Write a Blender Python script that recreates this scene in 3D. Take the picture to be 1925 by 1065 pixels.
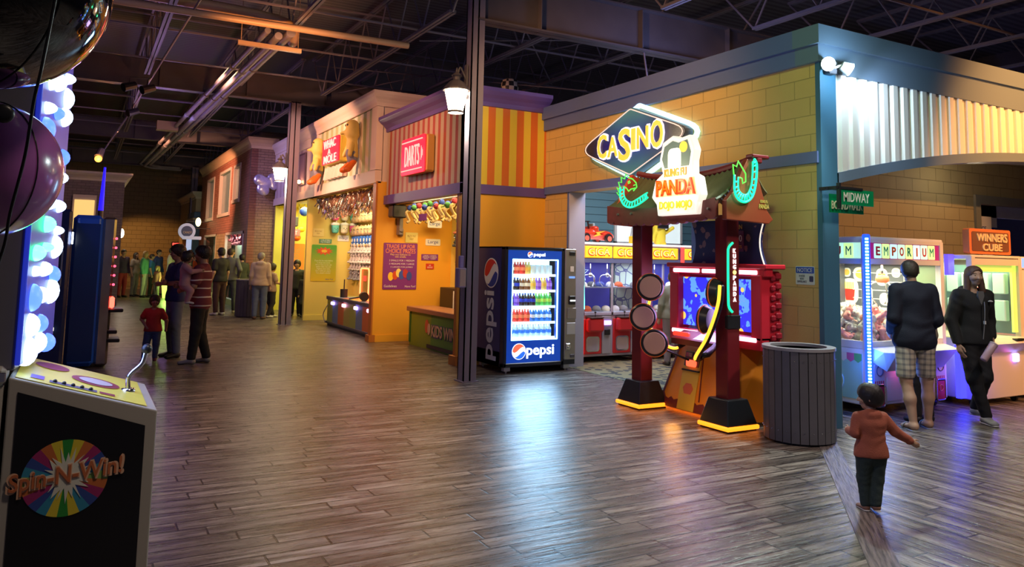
import bpy, math, random
import numpy as np
from mathutils import Vector, Matrix

for o in list(bpy.data.objects):
    bpy.data.objects.remove(o, do_unlink=True)
SC = bpy.context.scene
COL = SC.collection
PI = math.pi

# ---------------------------------------------------------------- camera
def camera():
    yaw, pitch, roll = (math.radians(a) for a in (29.04, 5.67, 1.22))
    f = Vector((math.sin(yaw)*math.cos(pitch), math.cos(yaw)*math.cos(pitch), math.sin(pitch)))
    r0 = Vector((math.cos(yaw), -math.sin(yaw), 0)); u0 = r0.cross(f)
    r = math.cos(roll)*r0 + math.sin(roll)*u0
    u = -math.sin(roll)*r0 + math.cos(roll)*u0
    c = bpy.data.cameras.new('camera'); o = bpy.data.objects.new('camera', c); COL.objects.link(o)
    M = Matrix((r, u, -f)).transposed().to_4x4(); M.translation = (0, 0, 1.63)
    o.matrix_world = M
    c.sensor_width = 36; c.lens = 1446/1925*36; c.shift_y = -189.5/1925
    c.clip_start = .05; c.clip_end = 200
    SC.camera = o
camera()
SC.view_settings.view_transform = 'Standard'; SC.view_settings.look = 'None'
SC.view_settings.exposure = 0.4; SC.view_settings.gamma = 1
SC.view_settings.use_curve_mapping = False
SC.cycles.use_denoising = True
SC.cycles.max_bounces = 6; SC.cycles.diffuse_bounces = 3; SC.cycles.glossy_bounces = 3
SC.cycles.transmission_bounces = 5; SC.cycles.transparent_max_bounces = 8
SC.cycles.sample_clamp_indirect = 4; SC.cycles.caustics_reflective = False; SC.cycles.caustics_refractive = False

W = bpy.data.worlds.new('world'); SC.world = W; W.use_nodes = True
W.node_tree.nodes['Background'].inputs[0].default_value = (.17, .145, .19, 1)
W.node_tree.nodes['Background'].inputs[1].default_value = .16

def light(name, kind, loc, col, power, size=.1, target=None, angle=60, blend=.5, sy=None):
    l = bpy.data.lights.new(name, kind); l.color = col; l.energy = power
    if kind == 'AREA':
        l.size = size
        if sy: l.shape = 'RECTANGLE'; l.size_y = sy
    else: l.shadow_soft_size = size
    if kind == 'SPOT': l.spot_size = math.radians(angle); l.spot_blend = blend
    o = bpy.data.objects.new(name, l); COL.objects.link(o); o.location = loc
    if target is not None:
        d = Vector(target)-Vector(loc); o.rotation_euler = d.to_track_quat('-Z', 'Y').to_euler()
    return o

# house lights: spots on shop fronts and walk, most without a built can
light('spot_darts', 'SPOT', (1.2, 11.0, 5.0), (1, .45, .22), 680, .12, (5.1, 13.2, 3.2), 60, .8)
light('spot_whac', 'SPOT', (1.1, 15.5, 5.0), (1, .47, .29), 1350, .12, (4.9, 17.3, 3.8), 62, .8)
light('spot_whac_far', 'SPOT', (1.1, 20.5, 5.0), (.50, .40, 1), 420, .12, (4.9, 22.5, 3.4), 55, .8)
light('spot_brick', 'SPOT', (.5, 25.0, 5.0), (1, .42, .22), 1500, .12, (4.2, 28.0, 3.6), 60, .8)
light('spot_casino', 'SPOT', (2.0, 6.6, 5.3), (1, .48, .19), 620, .15, (6.6, 8.6, 3.5), 62, .9)
light('spot_casino_near', 'SPOT', (2.8, 3.0, 5.3), (.62, .95, .34), 230, .15, (6.6, 5.8, 3.3), 46, .9)  # added green spot standing in for bleed from the corner flood light
light('spot_orange_side', 'SPOT', (4.0, 6.0, 5.2), (1, .60, .25), 260, .15, (6.0, 10.7, 2.6), 45, .8)
light('spot_pipes', 'SPOT', (2.2, 10.6, 3.9), (1, .36, .10), 210, .08, (2.5, 12.8, 5.3), 70, .9)
light('spot_far', 'SPOT', (1.8, 37.2, 2.5), (1, .50, .13), 130, .1, (2.4, 40, .3), 110, .35)
light('spot_midway', 'SPOT', (10.5, 2.0, 5.2), (1, .38, .09), 1500, .12, (11.0, 5.4, 3.2), 75, .9)
light('spot_recess', 'SPOT', (11.8, -1.0, 4.2), (1, .44, .13), 900, .05, (10.6, 7.3, 2.0), 42, .3)
light('spot_floor_warm', 'SPOT', (3.0, 8.0, 5.6), (1, .60, .38), 420, .25, (2.2, 7.5, 0), 80, .9)
light('spot_floor_far', 'SPOT', (2.2, 15.5, 5.6), (1, .70, .35), 520, .25, (2.8, 16.0, 0), 85, .9)
light('spot_floor_near', 'SPOT', (1.5, 2.0, 5.6), (1, .78, .60), 300, .25, (2.6, 3.6, 0), 95, .9)
light('spot_right', 'SPOT', (7.0, 1.2, 5.6), (1, .80, .70), 520, .25, (7.2, 3.9, 0), 90, .9)
light('ceiling_glow_violet', 'POINT', (-1.6, 9.0, 4.4), (.40, .24, 1), 40, .3)  # the glow points are added fill for the roof, no lamps hang there
light('ceiling_glow_violet_far', 'POINT', (1.5, 20.0, 4.0), (.55, .30, .9), 60, .3)
light('ceiling_glow_right', 'POINT', (7.6, 8.4, 4.3), (.35, .4, .9), 40, .3)

# ---------------------------------------------------------------- materials
MATS = {}
def mat(name, col, rough=.6, metal=0, emit=None, es=0, alpha=None, trans=0, spec=.5, noise=0, nscale=8, bump=0, bscale=40, coat=0):
    if name in MATS: return MATS[name]
    m = bpy.data.materials.new(name); m.use_nodes = True; nt = m.node_tree
    b = nt.nodes['Principled BSDF']
    c = (*col, 1) if len(col) == 3 else col
    b.inputs['Base Color'].default_value = c
    b.inputs['Roughness'].default_value = rough; b.inputs['Metallic'].default_value = metal
    b.inputs['Specular IOR Level'].default_value = spec
    if coat: b.inputs['Coat Weight'].default_value = coat
    if emit is not None:
        b.inputs['Emission Color'].default_value = (*emit, 1); b.inputs['Emission Strength'].default_value = es
    if trans: b.inputs['Transmission Weight'].default_value = trans
    if alpha is not None: b.inputs['Alpha'].default_value = alpha
    if noise:
        tc = nt.nodes.new('ShaderNodeTexCoord'); n = nt.nodes.new('ShaderNodeTexNoise'); n.inputs['Scale'].default_value = nscale
        n.inputs['Detail'].default_value = 4
        nt.links.new(tc.outputs['Object'], n.inputs['Vector'])
        mx = nt.nodes.new('ShaderNodeMix'); mx.data_type = 'RGBA'
        mx.inputs[6].default_value = tuple(v*(1-noise) for v in c[:3])+(1,); mx.inputs[7].default_value = tuple(min(1, v*(1+noise)) for v in c[:3])+(1,)
        nt.links.new(n.outputs['Fac'], mx.inputs[0]); nt.links.new(mx.outputs[2], b.inputs['Base Color'])
    if bump:
        tc = nt.nodes.new('ShaderNodeTexCoord'); n = nt.nodes.new('ShaderNodeTexNoise'); n.inputs['Scale'].default_value = bscale
        nt.links.new(tc.outputs['Object'], n.inputs['Vector'])
        bp = nt.nodes.new('ShaderNodeBump'); bp.inputs['Strength'].default_value = bump; bp.inputs['Distance'].default_value = .02
        nt.links.new(n.outputs['Fac'], bp.inputs['Height']); nt.links.new(bp.outputs[0], b.inputs['Normal'])
    MATS[name] = m
    return m
def glow(name, col, s, base=None):
    return mat(name, base or tuple(.5*c for c in col), .4, 0, col, s)
def glass(name='clear_glass', col=(.25, .3, .3), alpha=.06, rough=.03):
    return mat(name, col, rough, 0, alpha=alpha)

class N:
    """tiny node graph writer"""
    def __init__(s, m): s.m = m; s.nt = m.node_tree; s.b = s.nt.nodes['Principled BSDF']
    def n(s, t, **kw):
        x = s.nt.nodes.new(t)
        for k, v in kw.items(): setattr(x, k, v)
        return x
    def l(s, a, b): s.nt.links.new(a, b)
    def math(s, op, a, b=None, clamp=False):
        x = s.n('ShaderNodeMath', operation=op); x.use_clamp = clamp
        for i, v in enumerate((a, b)):
            if v is None: continue
            if isinstance(v, (int, float)): x.inputs[i].default_value = v
            else: s.l(v, x.inputs[i])
        return x.outputs[0]
    def mix(s, f, a, b, blend='MIX'):
        x = s.n('ShaderNodeMix', data_type='RGBA', blend_type=blend)
        for i, v in ((0, f), (6, a), (7, b)):
            if isinstance(v, (int, float)): x.inputs[i].default_value = v
            elif isinstance(v, tuple): x.inputs[i].default_value = (*v, 1) if len(v) == 3 else v
            else: s.l(v, x.inputs[i])
        return x.outputs[2]
    def coord(s, swz='xyz', scale=1, out='Object'):
        tc = s.n('ShaderNodeTexCoord'); sp = s.n('ShaderNodeSeparateXYZ'); s.l(tc.outputs[out], sp.inputs[0])
        cb = s.n('ShaderNodeCombineXYZ')
        for i, ch in enumerate(swz):
            if ch in 'xyz': s.l(sp.outputs['xyz'.index(ch)], cb.inputs[i])
        s.sep = sp
        return cb.outputs[0]
    def noise(s, vec, scale, detail=3, stretch=None, rough=.5):
        if stretch:
            mp = s.n('ShaderNodeMapping'); mp.inputs['Scale'].default_value = stretch; s.l(vec, mp.inputs[0]); vec = mp.outputs[0]
        x = s.n('ShaderNodeTexNoise'); x.inputs['Scale'].default_value = scale; x.inputs['Detail'].default_value = detail
        x.inputs['Roughness'].default_value = rough
        s.l(vec, x.inputs['Vector']); return x.outputs['Fac']
    def ramp(s, f, stops, interp='LINEAR'):
        x = s.n('ShaderNodeValToRGB'); cr = x.color_ramp; cr.interpolation = interp
        while len(cr.elements) < len(stops): cr.elements.new(.5)
        for e, (p, c) in zip(cr.elements, stops):
            e.position = p; e.color = (*c, 1) if len(c) == 3 else c
        s.l(f, x.inputs[0]); return x.outputs[0]
    def bump(s, h, strength=.5, dist=.01):
        x = s.n('ShaderNodeBump'); x.inputs['Strength'].default_value = strength; x.inputs['Distance'].default_value = dist
        s.l(h, x.inputs['Height']); s.l(x.outputs[0], s.b.inputs['Normal'])
    def brick(s, vec, w, h, mortar, c1, c2, cm, off=.5, bias=0, smooth=.1):
        x = s.n('ShaderNodeTexBrick'); x.offset = off
        x.inputs['Scale'].default_value = 1; x.inputs['Brick Width'].default_value = w; x.inputs['Row Height'].default_value = h
        x.inputs['Mortar Size'].default_value = mortar; x.inputs['Mortar Smooth'].default_value = smooth; x.inputs['Bias'].default_value = bias
        for k, c in (('Color1', c1), ('Color2', c2), ('Mortar', cm)): x.inputs[k].default_value = (*c, 1)
        s.l(vec, x.inputs['Vector']); return x

def m_planks(name, swz):
    if name in MATS: return MATS[name]
    m = mat(name, (.2, .17, .15), .3); g = N(m)
    v = g.coord(swz)
    # every row of planks slips by its own amount
    sx = g.n('ShaderNodeSeparateXYZ'); g.l(v, sx.inputs[0])
    row = g.math('FLOOR', g.math('DIVIDE', sx.outputs[1], .15))
    wn = g.n('ShaderNodeTexWhiteNoise', noise_dimensions='1D'); g.l(row, wn.inputs['W'])
    cb = g.n('ShaderNodeCombineXYZ'); g.l(g.math('ADD', sx.outputs[0], g.math('MULTIPLY', wn.outputs['Value'], .9)), cb.inputs[0]); g.l(sx.outputs[1], cb.inputs[1])
    br = g.brick(cb.outputs[0], .92, .15, .007, (0, 0, 0), (1, 1, 1), (0, 0, 0), off=0, smooth=.3)
    col = g.math('FLOOR', g.math('DIVIDE', g.math('ADD', sx.outputs[0], g.math('MULTIPLY', wn.outputs['Value'], .9)), .92))
    cell = g.n('ShaderNodeTexWhiteNoise', noise_dimensions='2D'); cc = g.n('ShaderNodeCombineXYZ'); g.l(col, cc.inputs[0]); g.l(row, cc.inputs[1]); g.l(cc.outputs[0], cell.inputs['Vector'])
    off = g.n('ShaderNodeVectorMath', operation='MULTIPLY_ADD'); g.l(cell.outputs['Color'], off.inputs[0]); off.inputs[1].default_value = (7, 7, 7); g.l(v, off.inputs[2])
    grain = g.noise(off.outputs[0], 1.5, 4, (1, 10, 1), .58)
    fine = g.noise(off.outputs[0], 6, 4, (1, 12, 1), .6)
    f = g.math('ADD', g.math('MULTIPLY', grain, .75), g.math('MULTIPLY', fine, .25))
    c = g.ramp(f, [(.36, (.018, .014, .013)), (.45, (.09, .072, .063)), (.53, (.21, .175, .155)), (.64, (.40, .35, .31))])
    tint = g.mix(g.math('MULTIPLY', cell.outputs['Value'], .55), c, (.085, .066, .055))
    c2 = g.mix(br.outputs['Fac'], tint, (.018, .014, .013))
    g.l(c2, g.b.inputs['Base Color'])
    g.l(g.math('ADD', g.math('MULTIPLY', fine, .25), .17), g.b.inputs['Roughness'])
    h = g.math('SUBTRACT', g.math('ADD', g.math('MULTIPLY', grain, .9), g.math('MULTIPLY', fine, .35)), g.math('MULTIPLY', br.outputs['Fac'], 1.0))
    g.bump(h, .8, .014)
    g.b.inputs['Specular IOR Level'].default_value = .55
    return m
def m_block(name, c, swz='yz', w=.60, h=.30, mort=.008, dark=.5, rough=.6, var=.08, bs=.8):
    if name in MATS: return MATS[name]
    m = mat(name, c, rough); g = N(m)
    v = g.coord(swz+'-')
    c2 = tuple(min(1, x*(1+var)) for x in c)
    br = g.brick(v, w, h, mort, c, c2, tuple(x*dark for x in c), smooth=.4)
    n = g.noise(g.coord('xyz'), 3, 4)
    g.l(g.mix(g.math('MULTIPLY', n, .25), br.outputs['Color'], tuple(x*.7 for x in c)), g.b.inputs['Base Color'])
    g.bump(g.math('SUBTRACT', g.math('MULTIPLY', g.noise(g.coord('xyz'), 60, 2), .15), br.outputs['Fac']), bs, .012)
    return m
def m_stripes(name, axis, period, c1, c2, duty=.5, off=0, rough=.55):
    if name in MATS: return MATS[name]
    m = mat(name, c1, rough); g = N(m); g.coord('xyz')
    a = g.sep.outputs['xyz'.index(axis)]
    fr = g.math('FRACT', g.math('DIVIDE', g.math('ADD', a, 100+off), period))
    g.l(g.mix(g.math('GREATER_THAN', fr, duty), c1, c2), g.b.inputs['Base Color'])
    return m
def m_lines(name, axis, period, c1, c2, width=.06, rough=.5, bump=.6):
    """boards with thin seams"""
    if name in MATS: return MATS[name]
    m = m_stripes(name, axis, period, c2, c1, width, rough=rough); g = N(m)
    g.coord('xyz'); a = g.sep.outputs['xyz'.index(axis)]
    fr = g.math('FRACT', g.math('DIVIDE', g.math('ADD', a, 100), period))
    g.bump(g.math('GREATER_THAN', fr, width), bump, .01)
    return m

# ---------------------------------------------------------------- mesh building
def wloc(o):
    v = Vector((0, 0, 0))
    while o is not None: v += o.location; o = o.parent
    return v
FR = {  # frame for flat things: right, up, normal
 '-Y': (Vector((1, 0, 0)), Vector((0, 0, 1)), Vector((0, -1, 0))),
 '-X': (Vector((0, -1, 0)), Vector((0, 0, 1)), Vector((-1, 0, 0))),
 '+X': (Vector((0, 1, 0)), Vector((0, 0, 1)), Vector((1, 0, 0))),
 '+Z': (Vector((1, 0, 0)), Vector((0, 1, 0)), Vector((0, 0, 1))),
}
def frame(f):
    return FR[f] if isinstance(f, str) else f
class MB:
    def __init__(s): s.v = []; s.f = []; s.mi = []; s.i = 0
    def m(s, i): s.i = i; return s
    def add(s, vs, fs):
        n = len(s.v); s.v += [tuple(v) for v in vs]; s.f += [tuple(n+k for k in f) for f in fs]; s.mi += [s.i]*len(fs); return s
    def box(s, x0, x1, y0, y1, z0, z1, b=0):
        if x0 > x1: x0, x1 = x1, x0
        if y0 > y1: y0, y1 = y1, y0
        if z0 > z1: z0, z1 = z1, z0
        if b <= 0:
            vs = [(x, y, z) for x in (x0, x1) for y in (y0, y1) for z in (z0, z1)]
            return s.add(vs, [(0, 1, 3, 2), (4, 6, 7, 5), (0, 4, 5, 1), (2, 3, 7, 6), (0, 2, 6, 4), (1, 5, 7, 3)])
        b = min(b, (x1-x0)*.45, (y1-y0)*.45, (z1-z0)*.45)
        c = ((x0+x1)/2, (y0+y1)/2, (z0+z1)/2); h = ((x1-x0)/2, (y1-y0)/2, (z1-z0)/2)
        vs = []; idx = {}
        for sx in (-1, 1):
            for sy in (-1, 1):
                for sz in (-1, 1):
                    for a in range(3):
                        d = [h[0]-b, h[1]-b, h[2]-b]; d[a] = h[a]
                        idx[(sx, sy, sz, a)] = len(vs); vs.append((c[0]+sx*d[0], c[1]+sy*d[1], c[2]+sz*d[2]))
        fs = []
        def q(a, b_, c_, d_): fs.append((a, b_, c_, d_))
        g = lambda sx, sy, sz, a: idx[(sx, sy, sz, a)]
        for t in (-1, 1):
            fs.append(tuple(g(t, y, z, 0) for y, z in ((-1, -1), (-1, 1), (1, 1), (1, -1))))
            fs.append(tuple(g(x, t, z, 1) for x, z in ((-1, -1), (1, -1), (1, 1), (-1, 1))))
            fs.append(tuple(g(x, y, t, 2) for x, y in ((-1, -1), (-1, 1), (1, 1), (1, -1))))
        for a in (-1, 1):
            for b_ in (-1, 1):
                fs.append((g(a, b_, -1, 0), g(a, b_, 1, 0), g(a, b_, 1, 1), g(a, b_, -1, 1)))
                fs.append((g(a, -1, b_, 0), g(a, 1, b_, 0), g(a, 1, b_, 2), g(a, -1, b_, 2)))
                fs.append((g(-1, a, b_, 1), g(1, a, b_, 1), g(1, a, b_, 2), g(-1, a, b_, 2)))
                for c_ in (-1, 1): fs.append((g(a, b_, c_, 0), g(a, b_, c_, 1), g(a, b_, c_, 2)))
        return s.add(vs, list(dict.fromkeys(fs)))
    def cyl(s, p0, p1, r, r2=None, n=16, caps=True):
        p0 = Vector(p0); p1 = Vector(p1); r2 = r if r2 is None else r2
        d = (p1-p0).normalized(); a = d.orthogonal().normalized(); b = d.cross(a)
        vs = []
        for p, rr in ((p0, r), (p1, r2)):
            for k in range(n):
                t = 2*PI*k/n; vs.append(p+rr*(math.cos(t)*a+math.sin(t)*b))
        fs = [(k, (k+1) % n, n+(k+1) % n, n+k) for k in range(n)]
        if caps: fs += [tuple(range(n))[::-1], tuple(range(n, 2*n))]
        return s.add(vs, fs)
    def tube(s, pts, r, n=8, closed=False):
        P = [Vector(p) for p in pts]; m = len(P); vs = []; a = None
        for i in range(m):
            if closed: d = (P[(i+1) % m]-P[i-1])
            else: d = P[min(i+1, m-1)]-P[max(i-1, 0)]
            d.normalize()
            a = d.orthogonal().normalized() if a is None else (a-a.dot(d)*d).normalized()
            b = d.cross(a); rr = r[i] if isinstance(r, (list, tuple)) else r
            for k in range(n):
                t = 2*PI*k/n; vs.append(P[i]+rr*(math.cos(t)*a+math.sin(t)*b))
        fs = []
        for i in range(m if closed else m-1):
            j = (i+1) % m
            fs += [(i*n+k, i*n+(k+1) % n, j*n+(k+1) % n, j*n+k) for k in range(n)]
        if not closed: fs += [tuple(range(n))[::-1], tuple(range((m-1)*n, m*n))]
        return s.add(vs, fs)
    def lathe(s, prof, c=(0, 0, 0), n=24, axis='z'):
        """prof: [(radius, height)]"""
        vs = []; c = Vector(c)
        for r, h in prof:
            for k in range(n):
                t = 2*PI*k/n; x, y = r*math.cos(t), r*math.sin(t)
                vs.append(c+Vector({'z': (x, y, h), 'y': (x, h, y), 'x': (h, x, y)}[axis]))
        fs = [(i*n+k, i*n+(k+1) % n, (i+1)*n+(k+1) % n, (i+1)*n+k) for i in range(len(prof)-1) for k in range(n)]
        fs += [tuple(range(n))[::-1], tuple(range((len(prof)-1)*n, len(prof)*n))]
        return s.add(vs, fs)
    def sph(s, c, r, n=16, m=10):
        rx, ry, rz = (r, r, r) if isinstance(r, (int, float)) else r
        vs = [(c[0], c[1], c[2]-rz)]
        for i in range(1, m):
            a = -PI/2+PI*i/m
            for k in range(n):
                t = 2*PI*k/n; vs.append((c[0]+rx*math.cos(a)*math.cos(t), c[1]+ry*math.cos(a)*math.sin(t), c[2]+rz*math.sin(a)))
        vs.append((c[0], c[1], c[2]+rz)); fs = []
        for k in range(n):
            fs.append((0, 1+(k+1) % n, 1+k))
            fs.append((len(vs)-1, 1+(m-2)*n+k, 1+(m-2)*n+(k+1) % n))
        for i in range(m-2):
            for k in range(n): fs.append((1+i*n+k, 1+i*n+(k+1) % n, 1+(i+1)*n+(k+1) % n, 1+(i+1)*n+k))
        return s.add(vs, fs)
    def prism(s, poly, o, f, depth, back=0):
        """2D polygon in frame f at origin o, from normal offset -back to depth"""
        r, u, n = frame(f); o = Vector(o); k = len(poly)
        vs = [o+p[0]*r+p[1]*u-back*n for p in poly]+[o+p[0]*r+p[1]*u+depth*n for p in poly]
        fs = [tuple(range(k))[::-1], tuple(range(k, 2*k))]+[(i, (i+1) % k, k+(i+1) % k, k+i) for i in range(k)]
        return s.add(vs, fs)
    def quad(s, *p): return s.add(p, [tuple(range(len(p)))])
    def build(s, name, mats, parent=None, smooth=False, bevel=0, auto=None):
        if not isinstance(mats, (list, tuple)): mats = [mats]
        V = np.array(s.v, dtype=float) if s.v else np.zeros((0, 3))
        if parent is not None: off = np.array(wloc(parent)); loc = (0, 0, 0)
        else:
            lo, hi = V.min(0), V.max(0); off = np.array([(lo[0]+hi[0])/2, (lo[1]+hi[1])/2, lo[2]]); loc = tuple(off)
        me = bpy.data.meshes.new(name); me.from_pydata((V-off).tolist(), [], s.f)
        for m_ in mats: me.materials.append(m_)
        me.polygons.foreach_set('material_index', s.mi)
        if smooth: me.polygons.foreach_set('use_smooth', [True]*len(s.f))
        me.update()
        o = bpy.data.objects.new(name, me); COL.objects.link(o); o.location = loc
        if parent is not None: o.parent = parent
        fix_normals(me)
        if auto is not None:
            me.polygons.foreach_set('use_smooth', [True]*len(s.f)); me.set_sharp_from_angle(angle=math.radians(auto))
        if bevel:
            b = o.modifiers.new('bevel', 'BEVEL'); b.width = bevel; b.segments = 2; b.limit_method = 'ANGLE'
        return o
import bmesh
def fix_normals(me):
    bm = bmesh.new(); bm.from_mesh(me); bmesh.ops.recalc_face_normals(bm, faces=bm.faces); bm.to_mesh(me); bm.free()
def obj_from(name, V, F, mats, parent=None, smooth=True):
    b = MB(); b.v = [tuple(v) for v in V]; b.f = [tuple(f) for f in F]; b.mi = [0]*len(F)
    return b.build(name, mats, parent, smooth)
def tag(o, label=None, cat=None, group=None, kind=None):
    if label: o['label'] = label
    if cat: o['category'] = cat
    if group: o['group'] = group
    if kind: o['kind'] = kind
    return o
def thing(name, loc, label, cat, group=None, rz=0):
    o = bpy.data.objects.new(name, None); COL.objects.link(o); o.location = loc; o.rotation_euler = (0, 0, rz); o.empty_display_size = .1
    return tag(o, label, cat, group)
def struct(o): o['kind'] = 'structure'; return o
def kids(o): return [c for c in bpy.data.objects if c.parent == o]
def copy_tree(o, loc=None, rz=None, label=None, parent=None, scale=None):
    c = o.copy(); COL.objects.link(c); c.parent = parent
    for ch in o.children: copy_tree(ch, parent=c)
    if loc is not None: c.location = loc
    if rz is not None: c.rotation_euler = (0, 0, rz)
    if scale is not None: c.scale = (scale,)*3 if isinstance(scale, (int, float)) else scale
    if label: c['label'] = label
    return c
def recolor(o, pairs):
    """swap materials on a copy and its children (its meshes become its own)"""
    for x in [o]+list(o.children_recursive):
        if x.type == 'MESH' and any(sl.material in pairs for sl in x.material_slots):
            x.data = x.data.copy()
            for i, m_ in enumerate(x.data.materials):
                if m_ in pairs: x.data.materials[i] = pairs[m_]

def letters(name, text, o, f, w, h, m, parent=None, depth=.01, bold=0, space=1.0, shear=0, warp=None, centre=True):
    """solid lettering fitted into w x h, centred on o in frame f"""
    cu = bpy.data.curves.new('t', 'FONT'); cu.body = text; cu.size = 1; cu.extrude = .5; cu.offset = bold; cu.space_character = space; cu.shear = shear
    cu.resolution_u = 3; cu.align_x = 'CENTER'; cu.space_line = .9
    t = bpy.data.objects.new('t', cu); COL.objects.link(t)
    me = t.to_mesh(); V = np.array([v.co for v in me.vertices]); F = [tuple(p.vertices) for p in me.polygons]
    t.to_mesh_clear(); bpy.data.objects.remove(t); bpy.data.curves.remove(cu)
    lo, hi = V.min(0), V.max(0); c = (lo+hi)/2
    sx = w/(hi[0]-lo[0]); sy = h/(hi[1]-lo[1])
    X = (V[:, 0]-c[0])*sx; Y = (V[:, 1]-c[1])*sy; Z = (V[:, 2]+.5)*depth
    if warp: Y = warp(X, Y)
    r, u, n = (np.array(q) for q in frame(f)); P = np.array(o)[None]+X[:, None]*r+Y[:, None]*u+Z[:, None]*n
    b = MB(); b.v = [tuple(p) for p in P]; b.f = F; b.mi = [0]*len(F)
    return b.build(name, m, parent)
def curve_pts(ctrl, n=8):
    """Catmull-Rom through the given points"""
    P = [Vector(p) for p in ctrl]; P = [2*P[0]-P[1]]+P+[2*P[-1]-P[-2]]; out = []
    for i in range(1, len(P)-2):
        for k in range(n):
            t = k/n; a, b, c, d = P[i-1:i+3]
            out.append(.5*((2*b)+(c-a)*t+(2*a-5*b+4*c-d)*t*t+(3*b-a-3*c+d)*t**3))
    out.append(P[-2]); return out
def pic(o, f, x, y, nrm=0):
    r, u, n = frame(f); return Vector(o)+x*r+y*u+nrm*n
def circle(r, n=24, cx=0, cy=0, ry=None):
    ry = r if ry is None else ry
    return [(cx+r*math.cos(2*PI*k/n), cy+ry*math.sin(2*PI*k/n)) for k in range(n)]
def rrect(w, h, r=.02, n=4, cx=0, cy=0):
    out = []
    for sx, sy, a0 in ((1, 1, 0), (-1, 1, 90), (-1, -1, 180), (1, -1, 270)):
        for k in range(n+1):
            a = math.radians(a0+90*k/n); out.append((cx+sx*(w/2-r)+r*math.cos(a), cy+sy*(h/2-r)+r*math.sin(a)))
    return out

# ---------------------------------------------------------------- soft bodies: blended solids turned to one skin
def sdf_mesh(prims, vox, cut=None, k=.02):
    """prims: (op, a, b, ra, rb[, scale]) capsules; op '+', '-' ; returns V, F of one surface"""
    A = []
    for p in prims:
        a, b = np.array(p[1], float), np.array(p[2], float); ra, rb = p[3], p[4]
        sc = np.array(p[5] if len(p) > 5 and p[5] is not None else (1, 1, 1), float); kk = p[6] if len(p) > 6 else k
        m = max(ra, rb)*np.maximum(sc, 1e-3)
        A.append((p[0], a, b, ra, rb, sc, kk, np.minimum(a, b)-m, np.maximum(a, b)+m))
    lo = np.min([q[7] for q in A if q[0] == '+'], 0)-3*vox; hi = np.max([q[8] for q in A if q[0] == '+'], 0)+3*vox
    n = np.ceil((hi-lo)/vox).astype(int)+1
    D = np.full(n, 1., np.float32)
    ax = [lo[i]+vox*np.arange(n[i]) for i in range(3)]
    for op, a, b, ra, rb, sc, kk, l, h in A:
        pad = kk+3*vox
        i0 = np.maximum(np.floor((l-pad-lo)/vox).astype(int), 0); i1 = np.minimum(np.ceil((h+pad-lo)/vox).astype(int)+1, n)
        if np.any(i1 <= i0): continue
        g = np.stack(np.meshgrid(*[ax[i][i0[i]:i1[i]] for i in range(3)], indexing='ij'), -1)
        s_ = sc; P = (g-a)/s_; B = (b-a)/s_; bb = B@B
        t = np.clip((P@B)/bb, 0, 1) if bb > 1e-12 else np.zeros(P.shape[:3])
        d = (np.linalg.norm(P-t[..., None]*B, axis=-1)-(ra+(rb-ra)*t))*s_.min()
        sl = tuple(slice(i0[i], i1[i]) for i in range(3)); E = D[sl]
        if op == '+':
            hh = np.clip(.5+.5*(E-d)/kk, 0, 1); D[sl] = E+(d-E)*hh-kk*hh*(1-hh)
        else:
            D[sl] = np.maximum(E, -d)
    if cut is not None:
        g = np.meshgrid(*ax, indexing='ij'); D = cut(g[0], g[1], g[2], D)
    D[0] = D[-1] = 1; D[:, 0] = D[:, -1] = 1; D[:, :, 0] = D[:, :, -1] = 1
    S = D < 0
    # surface nets
    c = [S[i:n[0]-1+i, j:n[1]-1+j, l:n[2]-1+l] for i in (0, 1) for j in (0, 1) for l in (0, 1)]
    cnt = sum(x.astype(np.int8) for x in c); act = (cnt > 0) & (cnt < 8)
    idx = np.full(act.shape, -1, np.int64); idx[act] = np.arange(act.sum()); I = np.argwhere(act)
    acc = np.zeros((len(I), 3)); w = np.zeros(len(I))
    cor = [(i, j, l) for i in (0, 1) for j in (0, 1) for l in (0, 1)]
    val = {q: D[I[:, 0]+q[0], I[:, 1]+q[1], I[:, 2]+q[2]] for q in cor}
    for q in cor:
        for axi in range(3):
            if q[axi] == 0:
                q2 = list(q); q2[axi] = 1; q2 = tuple(q2); a_, b_ = val[q], val[q2]; x = (a_ < 0) != (b_ < 0)
                t = np.where(x, a_/np.where(x, a_-b_, 1), 0)
                p = np.tile(np.array(q, float), (len(I), 1)); p[:, axi] = t
                acc[x] += p[x]; w[x] += 1
    V = lo+vox*(I+acc/w[:, None])
    F = []
    for axi in range(3):
        o1, o2 = [(1, 2), (2, 0), (0, 1)][axi]
        a0 = [slice(1, -1)]*3; a1 = [slice(1, -1)]*3; a0[axi] = slice(0, -1); a1[axi] = slice(1, None)
        x = S[tuple(a0)] != S[tuple(a1)]
        E = np.argwhere(x); offs = np.ones(3, int); offs[axi] = 0; E = E+offs
        def g_(d1, d2):
            q = E.copy(); q[:, o1] -= d1; q[:, o2] -= d2; return idx[q[:, 0], q[:, 1], q[:, 2]]
        Q = np.stack([g_(1, 1), g_(0, 1), g_(0, 0), g_(1, 0)], 1)
        flip = ~S[tuple(E.T)] if False else S[E[:, 0], E[:, 1], E[:, 2]]
        Q[~flip] = Q[~flip][:, ::-1]
        F.append(Q[:, ::-1])
    F = np.concatenate(F); F = F[(F >= 0).all(1)]
    return V, F
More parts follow.
